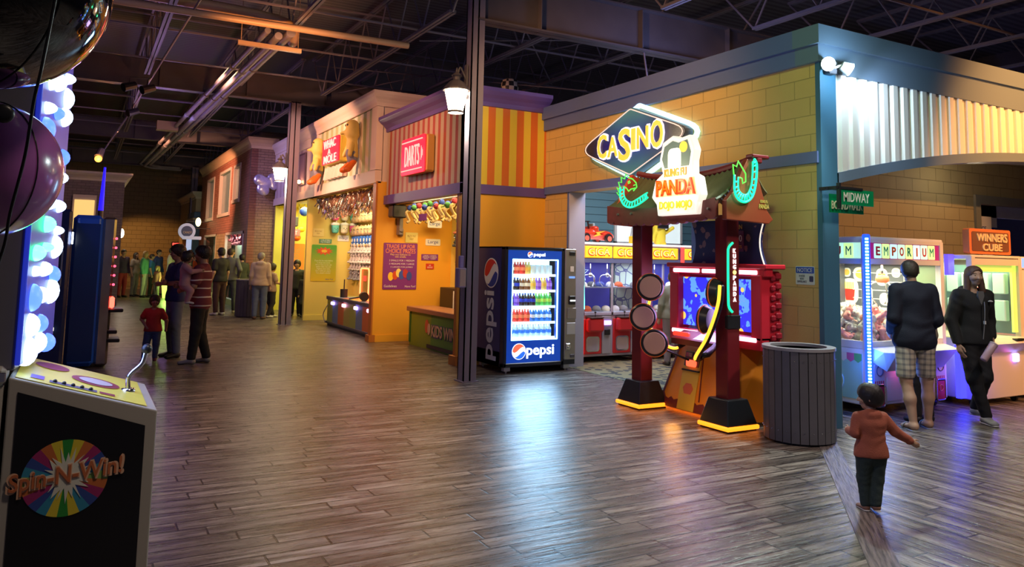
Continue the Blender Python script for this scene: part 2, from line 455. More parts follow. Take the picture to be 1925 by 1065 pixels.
def sdf_obj(name, prims, vox, m, parent=None, cut=None, k=.02, at=(0, 0, 0), smooth=True):
    V, F = sdf_mesh(prims, vox, cut, k)
    V = V+np.array(at)
    if parent is not None: off = np.array(wloc(parent)); loc = (0, 0, 0)
    else:
        lo, hi = V.min(0), V.max(0); off = np.array([(lo[0]+hi[0])/2, (lo[1]+hi[1])/2, lo[2]]); loc = tuple(off)
    me = bpy.data.meshes.new(name); V = (V-off).astype(np.float32)
    me.vertices.add(len(V)); me.vertices.foreach_set('co', V.ravel())
    me.loops.add(F.size); me.loops.foreach_set('vertex_index', F.ravel().astype(np.int32))
    me.polygons.add(len(F)); me.polygons.foreach_set('loop_start', np.arange(0, F.size, 4, dtype=np.int32)); me.polygons.foreach_set('loop_total', np.full(len(F), 4, np.int32))
    me.update(calc_edges=True); me.validate()
    if smooth: me.polygons.foreach_set('use_smooth', [True]*len(me.polygons))
    for m_ in (m if isinstance(m, (list, tuple)) else [m]): me.materials.append(m_)
    o = bpy.data.objects.new(name, me); COL.objects.link(o); o.location = loc
    if parent is not None: o.parent = parent
    return o
# ---------------------------------------------------------------- the hall
WHITE = mat('white_paint', (.72, .70, .68), .5)
BLACK = mat('black_satin', (.015, .015, .018), .35)
DKMET = mat('dark_steel_paint', (.10, .095, .115), .5)
CHROME = mat('chrome', (.75, .76, .8), .15, 1)
STEEL = mat('brushed_steel', (.42, .38, .36), .35, .8)

def build_hall():
    pl = m_planks('floor_planks_across', 'xy-'); pr = m_planks('floor_planks_along', 'yx-')
    # the joint runs at 45 degrees from the casino corner
    x0, y0 = 6.40, 5.20
    a = (x0-8.2*1.03, y0-8.2, 0); c = (x0, y0, 0)
    b = MB().quad((-9, -3, 0), a, c, (6.62, 5.36, 0), (6.9, 5.5, 0), (6.9, 8, 0), (7.6, 41, 0), (-9, 41, 0)); struct(b.build('floor', pl))
    b = MB().quad(a, (18, -3, 0), (18, 8, 0), (6.9, 8, 0), (6.9, 5.5, 0), (6.62, 5.36, 0), c); struct(b.build('floor', pr))
    w = m_planks('floor_border_board', 'xy-')
    m = mat('diagonal_board', (.16, .14, .15), .38); g = N(m); v = g.coord('xyz')
    mp = g.n('ShaderNodeMapping'); mp.inputs['Rotation'].default_value = (0, 0, -math.atan2(1, 1.03)); g.l(v, mp.inputs[0])
    f = g.noise(mp.outputs[0], 6, 5, (.6, 9, 1), .65)
    g.l(g.ramp(f, [(.35, (.05, .04, .04)), (.6, (.25, .21, .2))]), g.b.inputs['Base Color']); g.bump(f, .8, .012)
    d = Vector((1.03, 1, 0)).normalized(); q = Vector((-d.y, d.x, 0))*.085; p0 = Vector(a); p1 = Vector(c)+d*.1
    b = MB(); vs = [p0-q, p0+q, p1+q, p1-q]; b.add([(*v_.xy, .0) for v_ in vs]+[(*v_.xy, .005) for v_ in vs], [(4, 5, 6, 7), (0, 1, 5, 4), (2, 3, 7, 6), (1, 2, 6, 5), (0, 3, 7, 4)])
    struct(b.build('trim_1', m))
    # deck
    dk = m_stripes('roof_deck', 'y', .16, (.105, .10, .125), (.055, .05, .07), .5)
    b = MB().box(-9, 18, -3, 41, 6.5, 6.6); struct(b.build('ceiling', dk))
    b = MB().box(-9.2, -9, -3, 41, 0, 6.5); struct(b.build('wall_left', mat('hall_dark', (.08, .07, .09), .8)))
    b = MB().box(17.9, 18.1, -3, 41, 0, 6.5); struct(b.build('wall_right', MATS['hall_dark']))
    fw = m_block('far_wall_block', (.30, .21, .10), 'xz', .4, .2, .008)
    b = MB().box(-9, 7, 40, 40.2, 0, 6.5); struct(b.build('wall_back', fw))
    # columns
    colm = mat('column_paint', (.20, .19, .27), .4)
    def hcol(x, y, z1, s=.13):
        b = MB()
        b.box(x-s, x+s, y-s, y-s+.025, 0, z1).box(x-s, x+s, y+s-.025, y+s, 0, z1).box(x-.012, x+.012, y-s, y+s, 0, z1)
        b.box(x-s, x-s+.012, y-s, y+s, 0, z1)
        b.box(x-s-.03, x+s+.03, y-s-.03, y+s+.03, 0, .012)
        return struct(b.build('steel_column', colm))
    hcol(4.60, 9.42, 5.5, .095); hcol(4.24, 18.42, 5.25, .12); hcol(4.1, 35.9, 5.3, .13)
    # girders across, joists along, bridging
    gm = mat('girder_paint', (.11, .10, .115), .5, noise=.3, nscale=2)
    def girder(y, z0, z1, x0, x1):
        b = MB().box(x0, x1, y-.006, y+.006, z0, z1).box(x0, x1, y-.12, y+.12, z0, z0+.025).box(x0, x1, y-.12, y+.12, z1-.025, z1)
        x = x0+1
        while x < x1: b.box(x, x+.012, y-.11, y+.11, z0, z1); x += 1.85
        struct(b.build('roof_girder', gm))
    girder(9.42, 4.92, 5.6, 4.6, 18); girder(9.42, 5.3, 5.9, -9, 4.5); girder(18.42, 5.22, 5.85, -9, 12); girder(27.4, 5.22, 5.85, -9, 9); girder(36, 5.22, 5.85, -9, 7); girder(.3, 5.3, 5.9, 3, 18)
    jm = mat('joist_paint', (.16, .145, .19), .5)
    def joist(x, y0, y1, z0=5.3, z1=6.3):
        b = MB()
        for z in (z0, z1): b.box(x-.055, x-.01, y0+(.9 if z == z0 else 0), y1-(.9 if z == z0 else 0), z, z+.045).box(x+.01, x+.055, y0+(.9 if z == z0 else 0), y1-(.9 if z == z0 else 0), z, z+.045)
        n = int((y1-y0-1.8)/1.1); st = (y1-y0-1.8)/n; pts = []
        for i in range(n):
            ya = y0+.9+i*st
            b.cyl((x, ya, z0+.02), (x, ya+st/2, z1+.02), .016, n=5).cyl((x, ya+st/2, z1+.02), (x, ya+st, z0+.02), .016, n=5)
        b.cyl((x, y0, z1), (x, y0+.9, z0+.02), .02, n=5).cyl((x, y1, z1), (x, y1-.9, z0+.02), .02, n=5)
        struct(b.build('roof_joist', jm))
    for x in (9.05, 10.9, 12.8, 14.6, 7.2): joist(x, .3, 9.42)
    for x in (-6.5, -4.6, -2.7, -.9, .95, 2.8, 4.65, 6.5, 8.3, 10.2): joist(x, 9.42, 18.42)
    for x in (-4.6, -2.7, -.9, .95, 2.8, 4.4, 6.3): joist(x, 18.42, 27.4)
    for x in (-2.7, -.9, .95, 2.8, 4.4): joist(x, 27.4, 36)
    for y in (11.6, 13.9, 16.2, 20.6, 22.9, 25.2, 29.8, 32.4, 3.4, 6.6):
        b = MB().box(-9, 17, y-.015, y+.015, 5.34, 5.37).box(-9, 17, y-.015, y+.015, 6.2, 6.23); struct(b.build('joist_bridging', jm))
    rng = random.Random(4)
    # bracing rods above the shop fronts
    b = MB()
    for (p, q_) in (((4.6, 9.42, 6.2), (8.4, 13.5, 5.3)), ((4.65, 18.4, 6.2), (8.6, 12.5, 5.0)), ((5.2, 13, 5.6), (9, 10, 5.5)), ((7.5, 9.4, 5.2), (7.7, 9.4, 4.1)), ((9.5, 9.2, 5.2), (9.5, 8.7, 4.1)), ((5.0, 17.5, 5.4), (8.5, 12, 5.9))): b.cyl(p, q_, .014, n=5)
    struct(b.build('bracing_rods', jm))
    # skylight-like square panels in the deck
    pm = mat('deck_panel', (.32, .29, .30), .7)
    for i, (x, y) in enumerate(((-.9, 15.2), (.6, 15.2), (.3, 24), (1.4, 33.5))):
        struct(MB().box(x-.45, x+.45, y-.5, y+.5, 6.42, 6.5).build('ceiling_panel', pm))

def cornice(b, pts, z0, z1, out, n=7):
    """moulded cornice along an outline of (x, y, nx, ny) corners; grows outwards with height"""
    prof = [(0, 0), (.15, .02), (.2, .25), (.45, .45), (.75, .6), (.95, .75), (1, .8), (1, 1), (0, 1)]
    prof = prof[:n+2]
    for i in range(len(pts)-1):
        ring = []
        for (x, y, nx, ny) in (pts[i], pts[i+1]):
            ring.append([(x+nx*out*p[0], y+ny*out*p[0], z0+(z1-z0)*p[1]) for p in prof])
        k = len(prof); b.add(ring[0]+ring[1], [(j, (j+1) % k, k+(j+1) % k, k+j) for j in range(k)]+[tuple(range(k)), tuple(range(k, 2*k))])
    return b

def build_casino_block():
    X, Y = 6.61, 5.36
    bl = m_block('yellow_block', (.66, .43, .14), 'yz', .40, .20, .006, .80)
    T = mat('slate_blue_trim', (.11, .15, .36), .45)
    b = MB().box(X, X+.28, 10.05, 10.77, 0, 2.7).box(X, X+.28, Y, 10.77, 2.69, 4.0).box(X, X+.28, Y, 7.25, 0, 2.7)
    struct(b.build('wall_casino', bl))
    b = MB().box(X-.035, X, Y, 10.77, 2.69, 2.81)
    b.box(X-.03, X+.3, 7.25-.09, 7.25, 0, 2.69).box(X-.03, X+.3, 10.05, 10.06, 0, 2.69) ; struct(b.build('trim_2', T))
    struct(MB().box(X-.005, X+.29, 10.03, 10.052, 0, 2.69).build('trim_3', mat('lavender_jamb', (.50, .48, .62), .45)))
    b = MB().box(X-.05, X+.28, Y+.25, 10.77, 3.75, 3.93).box(X-.09, X+.28, Y+.25, 10.77, 3.93, 4.13); struct(b.build('trim_4', T))
    te = mat('teal_post_paint', (.05, .15, .25), .45)
    b = MB().box(X-.008, X+.24, Y-.03, Y+.03, 0, 3.75); struct(b.build('trim_5', te))
    # the wall over the arch
    def arch(x): return 3.03-.54*((x-11.6)/4.75)**2
    b = MB().box(X+.24, 16.4, Y-.05, Y+.24, 3.65, 3.93).box(X-.05, X+.24, Y-.05, Y+.25, 3.75, 3.93).box(X-.09, 16.4, Y-.09, Y+.25, 3.93, 4.13)
    struct(b.build('trim_6', mat('olive_fascia', (.13, .19, .28), .5)))
    b = MB(); xs = [6.84+i*(16.4-6.84)/60 for i in range(61)]
    lo = [(x, arch(x)) for x in xs]; hi = [(x, arch(x)+.11) for x in xs]
    for i in range(60):
        (xa, za), (xb, zb) = lo[i], lo[i+1]
        vs = [(x, y, z) for y in (Y-.05, Y+.24) for (x, z) in ((xa, za), (xb, zb), (xb, zb+.11), (xa, za+.11))]
        b.add(vs, [(0, 1, 2, 3), (4, 5, 6, 7), (0, 1, 5, 4), (3, 2, 6, 7)])
    struct(b.build('trim_7', MATS['olive_fascia']))
    b = MB(); x = 6.85; P = .176; prof = []
    while x < 16.4:
        prof += [(x, 0), (x+.055, 0), (x+.075, -.032), (x+.150, -.032), (x+.170, 0)]; x += P
    vs = []
    for (px, d) in prof: vs += [(px, Y-.005+d, arch(px)+.09), (px, Y-.005+d, 3.66)]
    b.add(vs, [(2*i, 2*i+2, 2*i+3, 2*i+1) for i in range(len(prof)-1)])
    b.box(6.85, 16.4, Y+.04, Y+.2, 3.1, 3.66)
    struct(b.build('corrugated_panel', mat('white_metal_sheet', (.74, .74, .72), .4)))
    struct(MB().box(6.87, 6.9, 5.5, 7.3, 0, 3.9).build('wall_recess_side', mat('recess_side', (.30, .27, .16), .7)))
    rb = m_block('recess_block', (.40, .34, .20), 'xz', .40, .20, .006, .6)
    b = MB().box(6.9, 12.8, 7.3, 7.4, 0, 3.95).box(12.8, 16.5, 7.3, 7.4, 2.84, 3.95); struct(b.build('wall_recess', rb))
    struct(MB().box(12.7, 12.84, 7.26, 7.42, 0, 2.70).box(12.7, 16.5, 7.26, 7.42, 2.70, 2.84).build('trim_8', mat('door_frame_grey', (.22, .23, .22), .5)))
    nb = mat('navy_room', (.03, .05, .28), .6)
    struct(MB().box(12.8, 17.8, 9.8, 9.9, 0, 3.9).box(12.4, 12.5, 7.42, 9.9, 0, 3.9).build('wall_side_room', nb))
    struct(MB().box(12.8, 13.9, 7.6, 7.62, 2.35, 2.8).box(12.8, 17, 7.6, 7.62, 2.52, 2.75).build('trim_9', mat('pale_soffit', (.5, .5, .56), .6)))
    light('side_room_light', 'POINT', (14.3, 8.0, 2.5), (.35, .4, 1), 22, .1)
    # inside the casino
    si = m_lines('teal_siding', 'z', .14, (.13, .27, .33), (.05, .11, .14), .1)
    struct(MB().box(6.9, 16.5, 11.75, 11.85, 0, 4.0).build('wall_siding', si))
    c = mat('casino_carpet', (.2, .2, .15), .9); g = N(c); v = g.coord('xyz')
    vo = g.n('ShaderNodeTexVoronoi'); vo.inputs['Scale'].default_value = 7; g.l(v, vo.inputs['Vector'])
    f = g.noise(v, 9, 2)
    g.l(g.mix(g.math('GREATER_THAN', g.math('ADD', vo.outputs['Distance'], g.math('MULTIPLY', f, .4)), .62), (.05, .06, .07), (.26, .24, .14)), g.b.inputs['Base Color'])
    struct(MB().box(6.62, 16.5, 7.42, 11.75, .0, .006).build('floor_carpet', c))
    light('casino_ceiling_lamp', 'AREA', (7.9, 9.3, 3.7), (.85, .92, 1), 60, 1.2)
    light('recess_lamp', 'POINT', (11.6, 6.6, 3.0), (1, .8, .5), 8, .1)
build_hall(); build_casino_block()

ORANGE = mat('orange_wall', (.84, .42, .035), .5); ORSHADE = mat('orange_edge_shaded', (.50, .17, .03), .5)  # edges: same orange with the fall of light put into a darker tone
PURP = mat('purple_trim', (.13, .08, .30), .45); YEL = mat('yellow_booth_wall', (.80, .66, .16), .55)
CREAM = mat('cream_paint', (.72, .58, .48), .55)

def build_fronts():
    # darts booth shell
    X = 5.10
    struct(MB().box(X, 6.61, 10.77, 10.87, 0, 2.66).build('wall_orange_side', ORANGE))
    st = m_stripes('wide_stripes', 'x', .262, (.78, .55, .05), (.70, .16, .02), .5, .02)
    struct(MB().box(X, 6.61, 10.77, 10.87, 2.78, 4.05).build('wall_striped_side', st))
    st2 = m_stripes('booth_stripes', 'y', .232, (.50, .40, .28), (.40, .09, .06), .55)
    struct(MB().box(X, X+.1, 10.77, 14.2, 2.78, 4.08).build('wall_darts_front', st2))
    b = MB().box(X-.03, 6.61, 10.74, 10.80, 2.64, 2.79).box(X-.03, X+.12, 10.74, 14.26, 2.63, 2.80); struct(b.build('trim_10', PURP))
    b = MB(); cornice(b, [(6.61, 10.77, 0, -1), (X, 10.77, -1, -1), (X, 14.25, -1, 0)], 4.04, 4.32, .2); b.box(X+.01, 6.61, 10.80, 14.2, 4.3, 4.33)
    struct(b.build('trim_11', PURP))
    struct(MB().box(X, X+.16, 10.80, 10.95, 0, 2.64).box(X-.05, X+.2, 10.76, 11.0, 0, .14).build('trim_12', ORSHADE))
    # partition between the booths
    struct(MB().box(4.945, 6.9, 14.3, 14.44, 0, 3.08).build('wall_partition', ORANGE))
    b = MB().box(4.92, 4.95, 14.29, 14.46, .0, 3.08).box(4.88, 5.0, 14.27, 14.48, 0, .13); struct(b.build('trim_13', ORSHADE))
    struct(MB().box(4.96, 5.8, 14.275, 14.3, 0, .13).build('baseboard_1', ORANGE))
    struct(MB().box(6.56, 6.6, 10.87, 14.3, 0, 2.9).build('wall_darts_back', YEL))
    struct(MB().box(X+.1, 6.85, 10.87, 14.3, 2.75, 2.8).build('ceiling_darts_added', YEL))  # unseen, added to keep the booth light inside
    # whac booth shell
    X = 4.92
    ws = m_stripes('pale_stripes', 'y', .40, (.40, .46, .22), (.78, .66, .46), .5)
    ps = m_stripes('pink_stripes', 'y', .46, (.64, .52, .50), (.52, .36, .36), .6)
    struct(MB().box(X, X+.12, 14.6, 18.7, 3.3, 4.62).build('wall_whac_front', ws))
    struct(MB().box(X, X+.12, 18.7, 23.4, 3.05, 4.62).build('wall_whac_front_far', ps))
    struct(MB().box(X+.01, 6.9, 14.32, 14.44, 3.08, 4.62).build('wall_whac_return', CREAM))
    b = MB().box(X-.03, X+.1, 14.3, 18.75, 3.05, 3.31).box(X-.03, X+.1, 14.3, 14.62, 3.3, 4.6).box(X-.04, X+.1, 18.62, 18.86, 3.05, 4.6).box(X-.03, X+.1, 18.86, 23.4, 3.05, 3.25).box(X-.03, X+.1, 18.86, 23.4, 4.35, 4.6)
    struct(b.build('trim_14', CREAM))
    b = MB(); cornice(b, [(6.9, 14.3, 0, -1), (X-.03, 14.3, -1, -1), (X-.03, 23.4, -1, 0)], 4.56, 4.86, .12); b.box(X, 6.9, 14.4, 23.4, 4.82, 4.85); struct(b.build('trim_15', CREAM))
    struct(MB().box(4.95, 6.2, 19.5, 19.64, 0, 3.05).build('wall_yellow_partition', YEL))
    struct(MB().box(4.93, 6.2, 19.46, 19.5, 0, .13).build('baseboard_2', YEL))
    struct(MB().box(6.2, 6.3, 14.44, 23.5, 0, 3.05).build('wall_booth_back', YEL))
    struct(MB().box(5.04, 6.9, 14.44, 23.4, 3.04, 3.08).build('ceiling_booth_added', YEL))  # unseen as well, added so the lamp light stays in the booth
    struct(MB().box(4.95, 6.9, 23.3, 23.42, 0, 3.05).build('wall_entry', mat('lime_wall', (.72, .68, .10), .55)))
    # brick building
    X = 4.2
    br = m_block('red_brick', (.33, .13, .085), 'yz', .22, .08, .006, .55, var=.35); br2 = m_block('brown_brick', (.25, .14, .09), 'xz', .22, .08, .006, .5, var=.35)
    wins = [(30.5, 32.2, 2.9, 4.4), (26.8, 29.1, 2.95, 4.42), (25.1, 26.2, 3.3, 4.4)]
    b = MB(); y = 23.42
    for (ya, yb, za, zb) in sorted(wins):
        b.box(X, X+.2, y, ya, 2.3, 4.8).box(X, X+.2, ya, yb, 2.3, za).box(X, X+.2, ya, yb, zb, 4.8); y = yb
    b.box(X, X+.2, y, 34, 2.3, 4.8).box(X, X+.2, 23.42, 24.0, 0, 2.3).box(X, X+.2, 27.3, 29.3, 0, 2.3).box(X, X+.2, 32.4, 34, 0, 2.3)
    struct(b.build('wall_brick', br))
    struct(MB().box(X, 4.95, 23.42, 23.6, 0, 4.8).build('wall_brick_side', br2))
    struct(MB().box(X+.05, 7, 33.9, 34, 0, 4.8).build('wall_brick_end', br2))
    b = MB(); cornice(b, [(4.95, 23.42, 0, -1), (X, 23.42, -1, -1), (X, 34, -1, 0)], 4.72, 5.05, .14); b.box(X, 5, 23.5, 34, 5.0, 5.04); struct(b.build('trim_16', mat('tan_cornice', (.62, .42, .26), .5)))
    wf = mat('window_frame_white', (.7, .62, .55), .5); wg = mat('window_pane', (.25, .38, .42), .15)
    for i, (ya, yb, za, zb) in enumerate(wins):
        b = MB().box(X-.03, X+.1, ya-.06, ya+.03, za-.06, zb+.06).box(X-.03, X+.1, yb-.03, yb+.06, za-.06, zb+.06).box(X-.03, X+.1, ya, yb, zb-.03, zb+.06).box(X-.05, X+.1, ya-.08, yb+.08, za-.08, za+.03)
        w = struct(b.build('window_%d' % (i+1), wf)); w['label'] = ('narrow far', 'wide middle', 'narrow near')[i]+' upper window of the brick building'
        p = MB().box(X+.08, X+.1, ya, yb, za, zb).build('pane', wg, w)
    tb = m_block('tan_brick', (.42, .28, .15), 'yz', .3, .1, .006, .5, var=.4)
    struct(MB().box(X+.35, X+.45, 24, 32.4, 0, 2.4).build('wall_shop', mat('shop_pale', (.45, .62, .52), .6)))
    struct(MB().box(X-.01, X+.02, 27.3, 29.3, 0, 2.28).build('wall_shop_pier', tb))
    for (ya, yb, n) in ((24.0, 27.3, 4), (29.3, 32.4, 5)):
        b = MB().box(X-.02, X+.06, ya, ya+.07, .1, 2.3).box(X-.02, X+.06, yb-.07, yb, .1, 2.3).box(X-.02, X+.06, ya, yb, 2.22, 2.3).box(X-.02, X+.1, ya, yb, 0, .18)
        w = struct(b.build('window_%d' % n, wf)); MB().box(X+.02, X+.03, ya, yb, .18, 2.22).build('pane', glass(), w)
    light('shop_light', 'AREA', (X+.2, 26, 2.15), (.8, 1, .8), 18, .2, (X+.2, 26, 0), sy=2)
    # cream shop and blue awning beyond it
    X = 4.05
    cs = mat('cream_stucco', (.52, .44, .30), .6)
    struct(MB().box(X, 6, 34.4, 40, 0, 3.9).build('wall_cream_shop', cs))
    b = MB(); cornice(b, [(6, 34.4, 0, -1), (X, 34.4, -1, -1), (X, 40, -1, 0)], 3.85, 4.15, .18); struct(b.build('trim_17', mat('pale_cornice', (.66, .62, .50), .5)))
    bw = mat('blue_shopfront', (.10, .22, .42), .5)
    struct(MB().box(X-.05, X, 34.4, 36.6, 0, 3.3).box(X-.05, 4.6, 34.3, 34.4, 0, 3.3).build('wall_blue_front', bw))
    struct(MB().box(X-.09, X-.04, 34.7, 36.2, .1, 2.2).build('window_6', mat('lit_shop_window', (.5, .6, .7), .3, 0, (.55, .7, 1), .5)))
    struct(MB().box(X-.1, 4.7, 34.2, 36.8, 2.95, 3.05).build('trim_18', MATS['pale_cornice']))
    # stone-faced building on the left
    gs = m_block('grey_brick', (.20, .17, .16), 'xz', .22, .08, .006, .6, var=.3)
    struct(MB().box(-7, 1.02, 26, 31.5, 0, 3.75).build('wall_grey_shop', gs))
    b = MB(); cornice(b, [(-7, 26, 0, -1), (1.02, 26, 1, -1), (1.02, 31.5, 1, 0)], 3.68, 3.95, .2); struct(b.build('trim_19', MATS['pale_cornice']))
    w = struct(MB().box(-.32, .3, 25.93, 26.0, 2.2, 3.25).build('window_7', wf)); MB().box(-.27, .25, 25.9, 25.94, 2.25, 3.1).build('pane', mat('amber_window', (.7, .5, .15), .4, 0, (1, .65, .2), .7), w)
    w = struct(MB().box(-2.4, -.6, 25.93, 26.0, .6, 2.6).build('window_8', wf)); MB().box(-2.3, -.7, 25.9, 25.94, .7, 2.5).build('pane', mat('dim_window', (.06, .07, .10), .2), w)
    # booth lighting
    light('darts_lamp', 'AREA', (5.75, 12.3, 2.68), (1, .72, .32), 50, 1.1, (5.75, 12.3, 0), sy=2.4)
    light('whac_lamp', 'AREA', (5.7, 16.8, 2.98), (1, .86, .50), 100, 1.1, (5.7, 16.8, 0), sy=3.6)
    light('entry_lamp', 'AREA', (5.7, 21.4, 2.98), (1, .92, .35), 75, 1.1, (5.7, 21.4, 0), sy=2.6)
build_fronts()
# ---------------------------------------------------------------- signs and lamps
def neon_letters(name, text, o, f, w, h, col, s, parent, **kw):
    return letters(name, text, o, f, w, h, glow('neon_%s' % name, col, s), parent, **kw)

def casino_sign():
    Y0, Z0 = 8.27, 3.25; o = (6.42, Y0, Z0)
    t = thing('casino_sign', (6.6, Y0, 2.75), 'diamond shaped CASINO sign in gold letters on dark blue, lit behind', 'sign')
    def dia(hw, hh, r):
        # long diamond with rounded side ends
        pts = []
        c = [(hw, 0), (0, hh), (-hw, 0), (0, -hh)]
        for i, (x, y) in enumerate(c):
            rr = r if i % 2 == 0 else r*.12
            px, py = c[i-1]; nx, ny = c[(i+1) % 4]
            d1 = Vector((px-x, py-y)).normalized()*rr; d2 = Vector((nx-x, ny-y)).normalized()*rr
            for k in range(7):
                q = k/6; P = Vector((x, y)); a = P+d1; b = P+d2
                v = (1-q)**2*a+2*q*(1-q)*P+q*q*b; pts.append((v.x, v.y))
        return pts
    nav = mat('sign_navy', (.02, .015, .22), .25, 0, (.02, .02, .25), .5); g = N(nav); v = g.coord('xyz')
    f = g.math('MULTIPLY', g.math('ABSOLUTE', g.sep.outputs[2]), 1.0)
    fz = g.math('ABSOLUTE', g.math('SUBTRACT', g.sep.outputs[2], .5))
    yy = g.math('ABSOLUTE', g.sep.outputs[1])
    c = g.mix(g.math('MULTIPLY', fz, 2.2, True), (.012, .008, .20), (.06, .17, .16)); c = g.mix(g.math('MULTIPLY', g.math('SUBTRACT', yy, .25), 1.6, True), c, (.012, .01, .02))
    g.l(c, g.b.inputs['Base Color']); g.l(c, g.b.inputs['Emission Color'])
    MB().prism(dia(1.26, .475, .34), o, '-X', .0, .12).build('body', mat('sign_case', (.10, .11, .16), .4), t)
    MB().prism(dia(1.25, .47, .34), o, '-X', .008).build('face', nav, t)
    rim = [pic(o, '-X', x, y, .012) for x, y in dia(1.21, .45, .33)]
    MB().tube(rim, .008, 6, True).build('pinstripe', mat('pinstripe_gold', (.8, .6, .55), .4, 0, (1, .7, .6), .6), t)
    back = [pic(o, '-X', x, y, -.15) for x, y in dia(1.31, .52, .36)]
    MB().tube(back, .035, 8, True).build('halo_tube', glow('halo_ice', (.45, .85, 1), 1.5), t)
    wy = lambda X, Y: Y*(1+.22*np.cos(X*4))+X*.0
    for i, (ch, x, w, h, dz) in enumerate((('C', -.62, .22, .34, .0), ('A', -.37, .23, .28, -.03), ('S', -.10, .26, .44, -.03), ('I', .10, .09, .29, .02), ('N', .29, .24, .29, .02), ('O', .58, .24, .36, .03))):
        q = pic(o, '-X', x*1.0, dz, .01)
        l = letters('letter', ch, q, '-X', w+.045, h+.045, mat('letter_edge_lavender', (.9, .85, 1), .4, 0, (.9, .8, 1), .8), t, .012, .035)
        letters('letter_face', ch, pic(q, '-X', 0, 0, .013), '-X', w, h, mat('letter_gold', (.9, .6, .08), .4, 0, (1, .55, .06), .6), l, .012, .02)
casino_sign()

def darts_sign():
    X = 4.93
    t = thing('darts_sign', (5.0, 12.4, 3.0), 'red neon DARTS box sign on the striped booth front', 'sign')
    MB().box(X, 5.1, 11.86, 12.97, 3.06, 3.70, .03).build('box', mat('sign_box_ochre', (.55, .26, .05), .5), t)
    red = mat('neon_red_face', (.8, .01, .02), .4, 0, (1, .012, .03), 1.1)
    o = (X, 12.415, 3.38)
    MB().prism(rrect(1.08, .64, .05), o, '-X', .02).build('face', red, t)
    wt = mat('neon_pink_tube', (1, .5, .45), .4, 0, (1, .36, .33), .95)
    letters('lettering', 'DARTS', pic(o, '-X', -.02, 0, .02), '-X', .66, .36, wt, t, .015, -.012)
    b = MB()
    for z in (-.25, .25): b.tube([pic(o, '-X', x, z, .04) for x in (-.46, .46)], .012)
    for k in range(3): b.tube([pic(o, '-X', .43+.03*k, z, .04) for z in (-.12+.035*k, .12-.035*k)], .005)
    b.build('neon_border', wt, t)
darts_sign()

def whac_sign():
    X = 4.72
    t = thing('whac_sign', (4.9, 16.95, 3.6), 'red neon WHAC A MOLE box sign between two yellow figures', 'sign')
    MB().box(X, 4.92, 16.2, 17.5, 3.66, 4.24, .02).build('box', mat('sign_box_yellow', (.62, .50, .06), .5), t)
    o = (X, 16.85, 3.95); red = MATS['neon_red_face']
    MB().prism(rrect(1.3, .56, .03), o, '-X', .02).build('face', red, t)
    wt = MATS['neon_pink_tube']
    letters('lettering', 'WHAC', pic(o, '-X', -.05, .16, .02), '-X', .95, .19, wt, t, .015, .01)
    letters('lettering', 'A', pic(o, '-X', -.06, -.02, .02), '-X', .2, .12, wt, t, .015)
    letters('lettering', 'MOLE', pic(o, '-X', .02, -.18, .02), '-X', .98, .18, wt, t, .015, .01)
    ym = mat('figure_yellow', (.85, .62, .16), .6, noise=.15, nscale=6); om = mat('figure_orange', (.85, .17, .02), .5); dm = mat('figure_dark', (.05, .03, .02), .4); gm = mat('figure_overall', (.25, .24, .32), .7)
    def fig(y, z, label):
        r = thing('yellow_figure', (4.85, y, z-.6), label, 'figure', 'yellow figures on the whac booth front')
        x = 4.76
        P = [('+', (x, y, z+.46), (x, y, z+.30), .135, .15, None, .05), ('+', (x, y, z+.10), (x+.02, y, z-.15), .115, .12, None, .06), ('+', (x-.07, y+.05, z+.33), (x-.19, y+.09, z+.30), .09, .05, (1, 1.3, .6), .04), ('+', (x-.04, y-.11, z+.05), (x-.09, y-.17, z-.16), .05, .045, None, .03), ('+', (x-.04, y+.11, z+.05), (x-.10, y+.17, z-.14), .05, .045, None, .03)]
        sdf_obj('body', P, .018, ym, r)
        for yy in (.07, -.04): MB().sph((x-.115, y+yy, z+.47), .028).build('eye', dm, r, True)
        sdf_obj('overall', [('+', (x, y, z-.10), (x+.02, y, z-.23), .125, .11)], .02, gm, r)
        for s in (-1, 1):
            sdf_obj('foot', [('+', (x+.02, y+s*.08, z-.30), (x-.12, y+s*.13, z-.46), .065, .085, (1, 1, .75))], .018, om, r)
        return r
    fig(15.45, 3.85, 'large yellow figure with orange feet right of the WHAC A MOLE sign'); fig(18.1, 3.8, 'large yellow figure with orange feet left of the WHAC A MOLE sign')
    # three folds of pale drape below the sign
    b = MB(); n = 24
    vs = []
    for i in range(n+1):
        y = 16.2+i*1.4/n; d = .05*math.sin(i*1.3); vs += [(4.84+d, y, 3.62), (4.80+d, y, 3.34)]
    b.add(vs, [(2*i, 2*i+2, 2*i+3, 2*i+1) for i in range(n)]); b.box(4.83, 4.9, 16.2, 17.6, 3.34, 3.6)
    tag(b.build('drape', mat('white_cloth', (.75, .62, .52), .8)), 'pale pleated drape under the WHAC A MOLE sign', 'drape')
whac_sign()

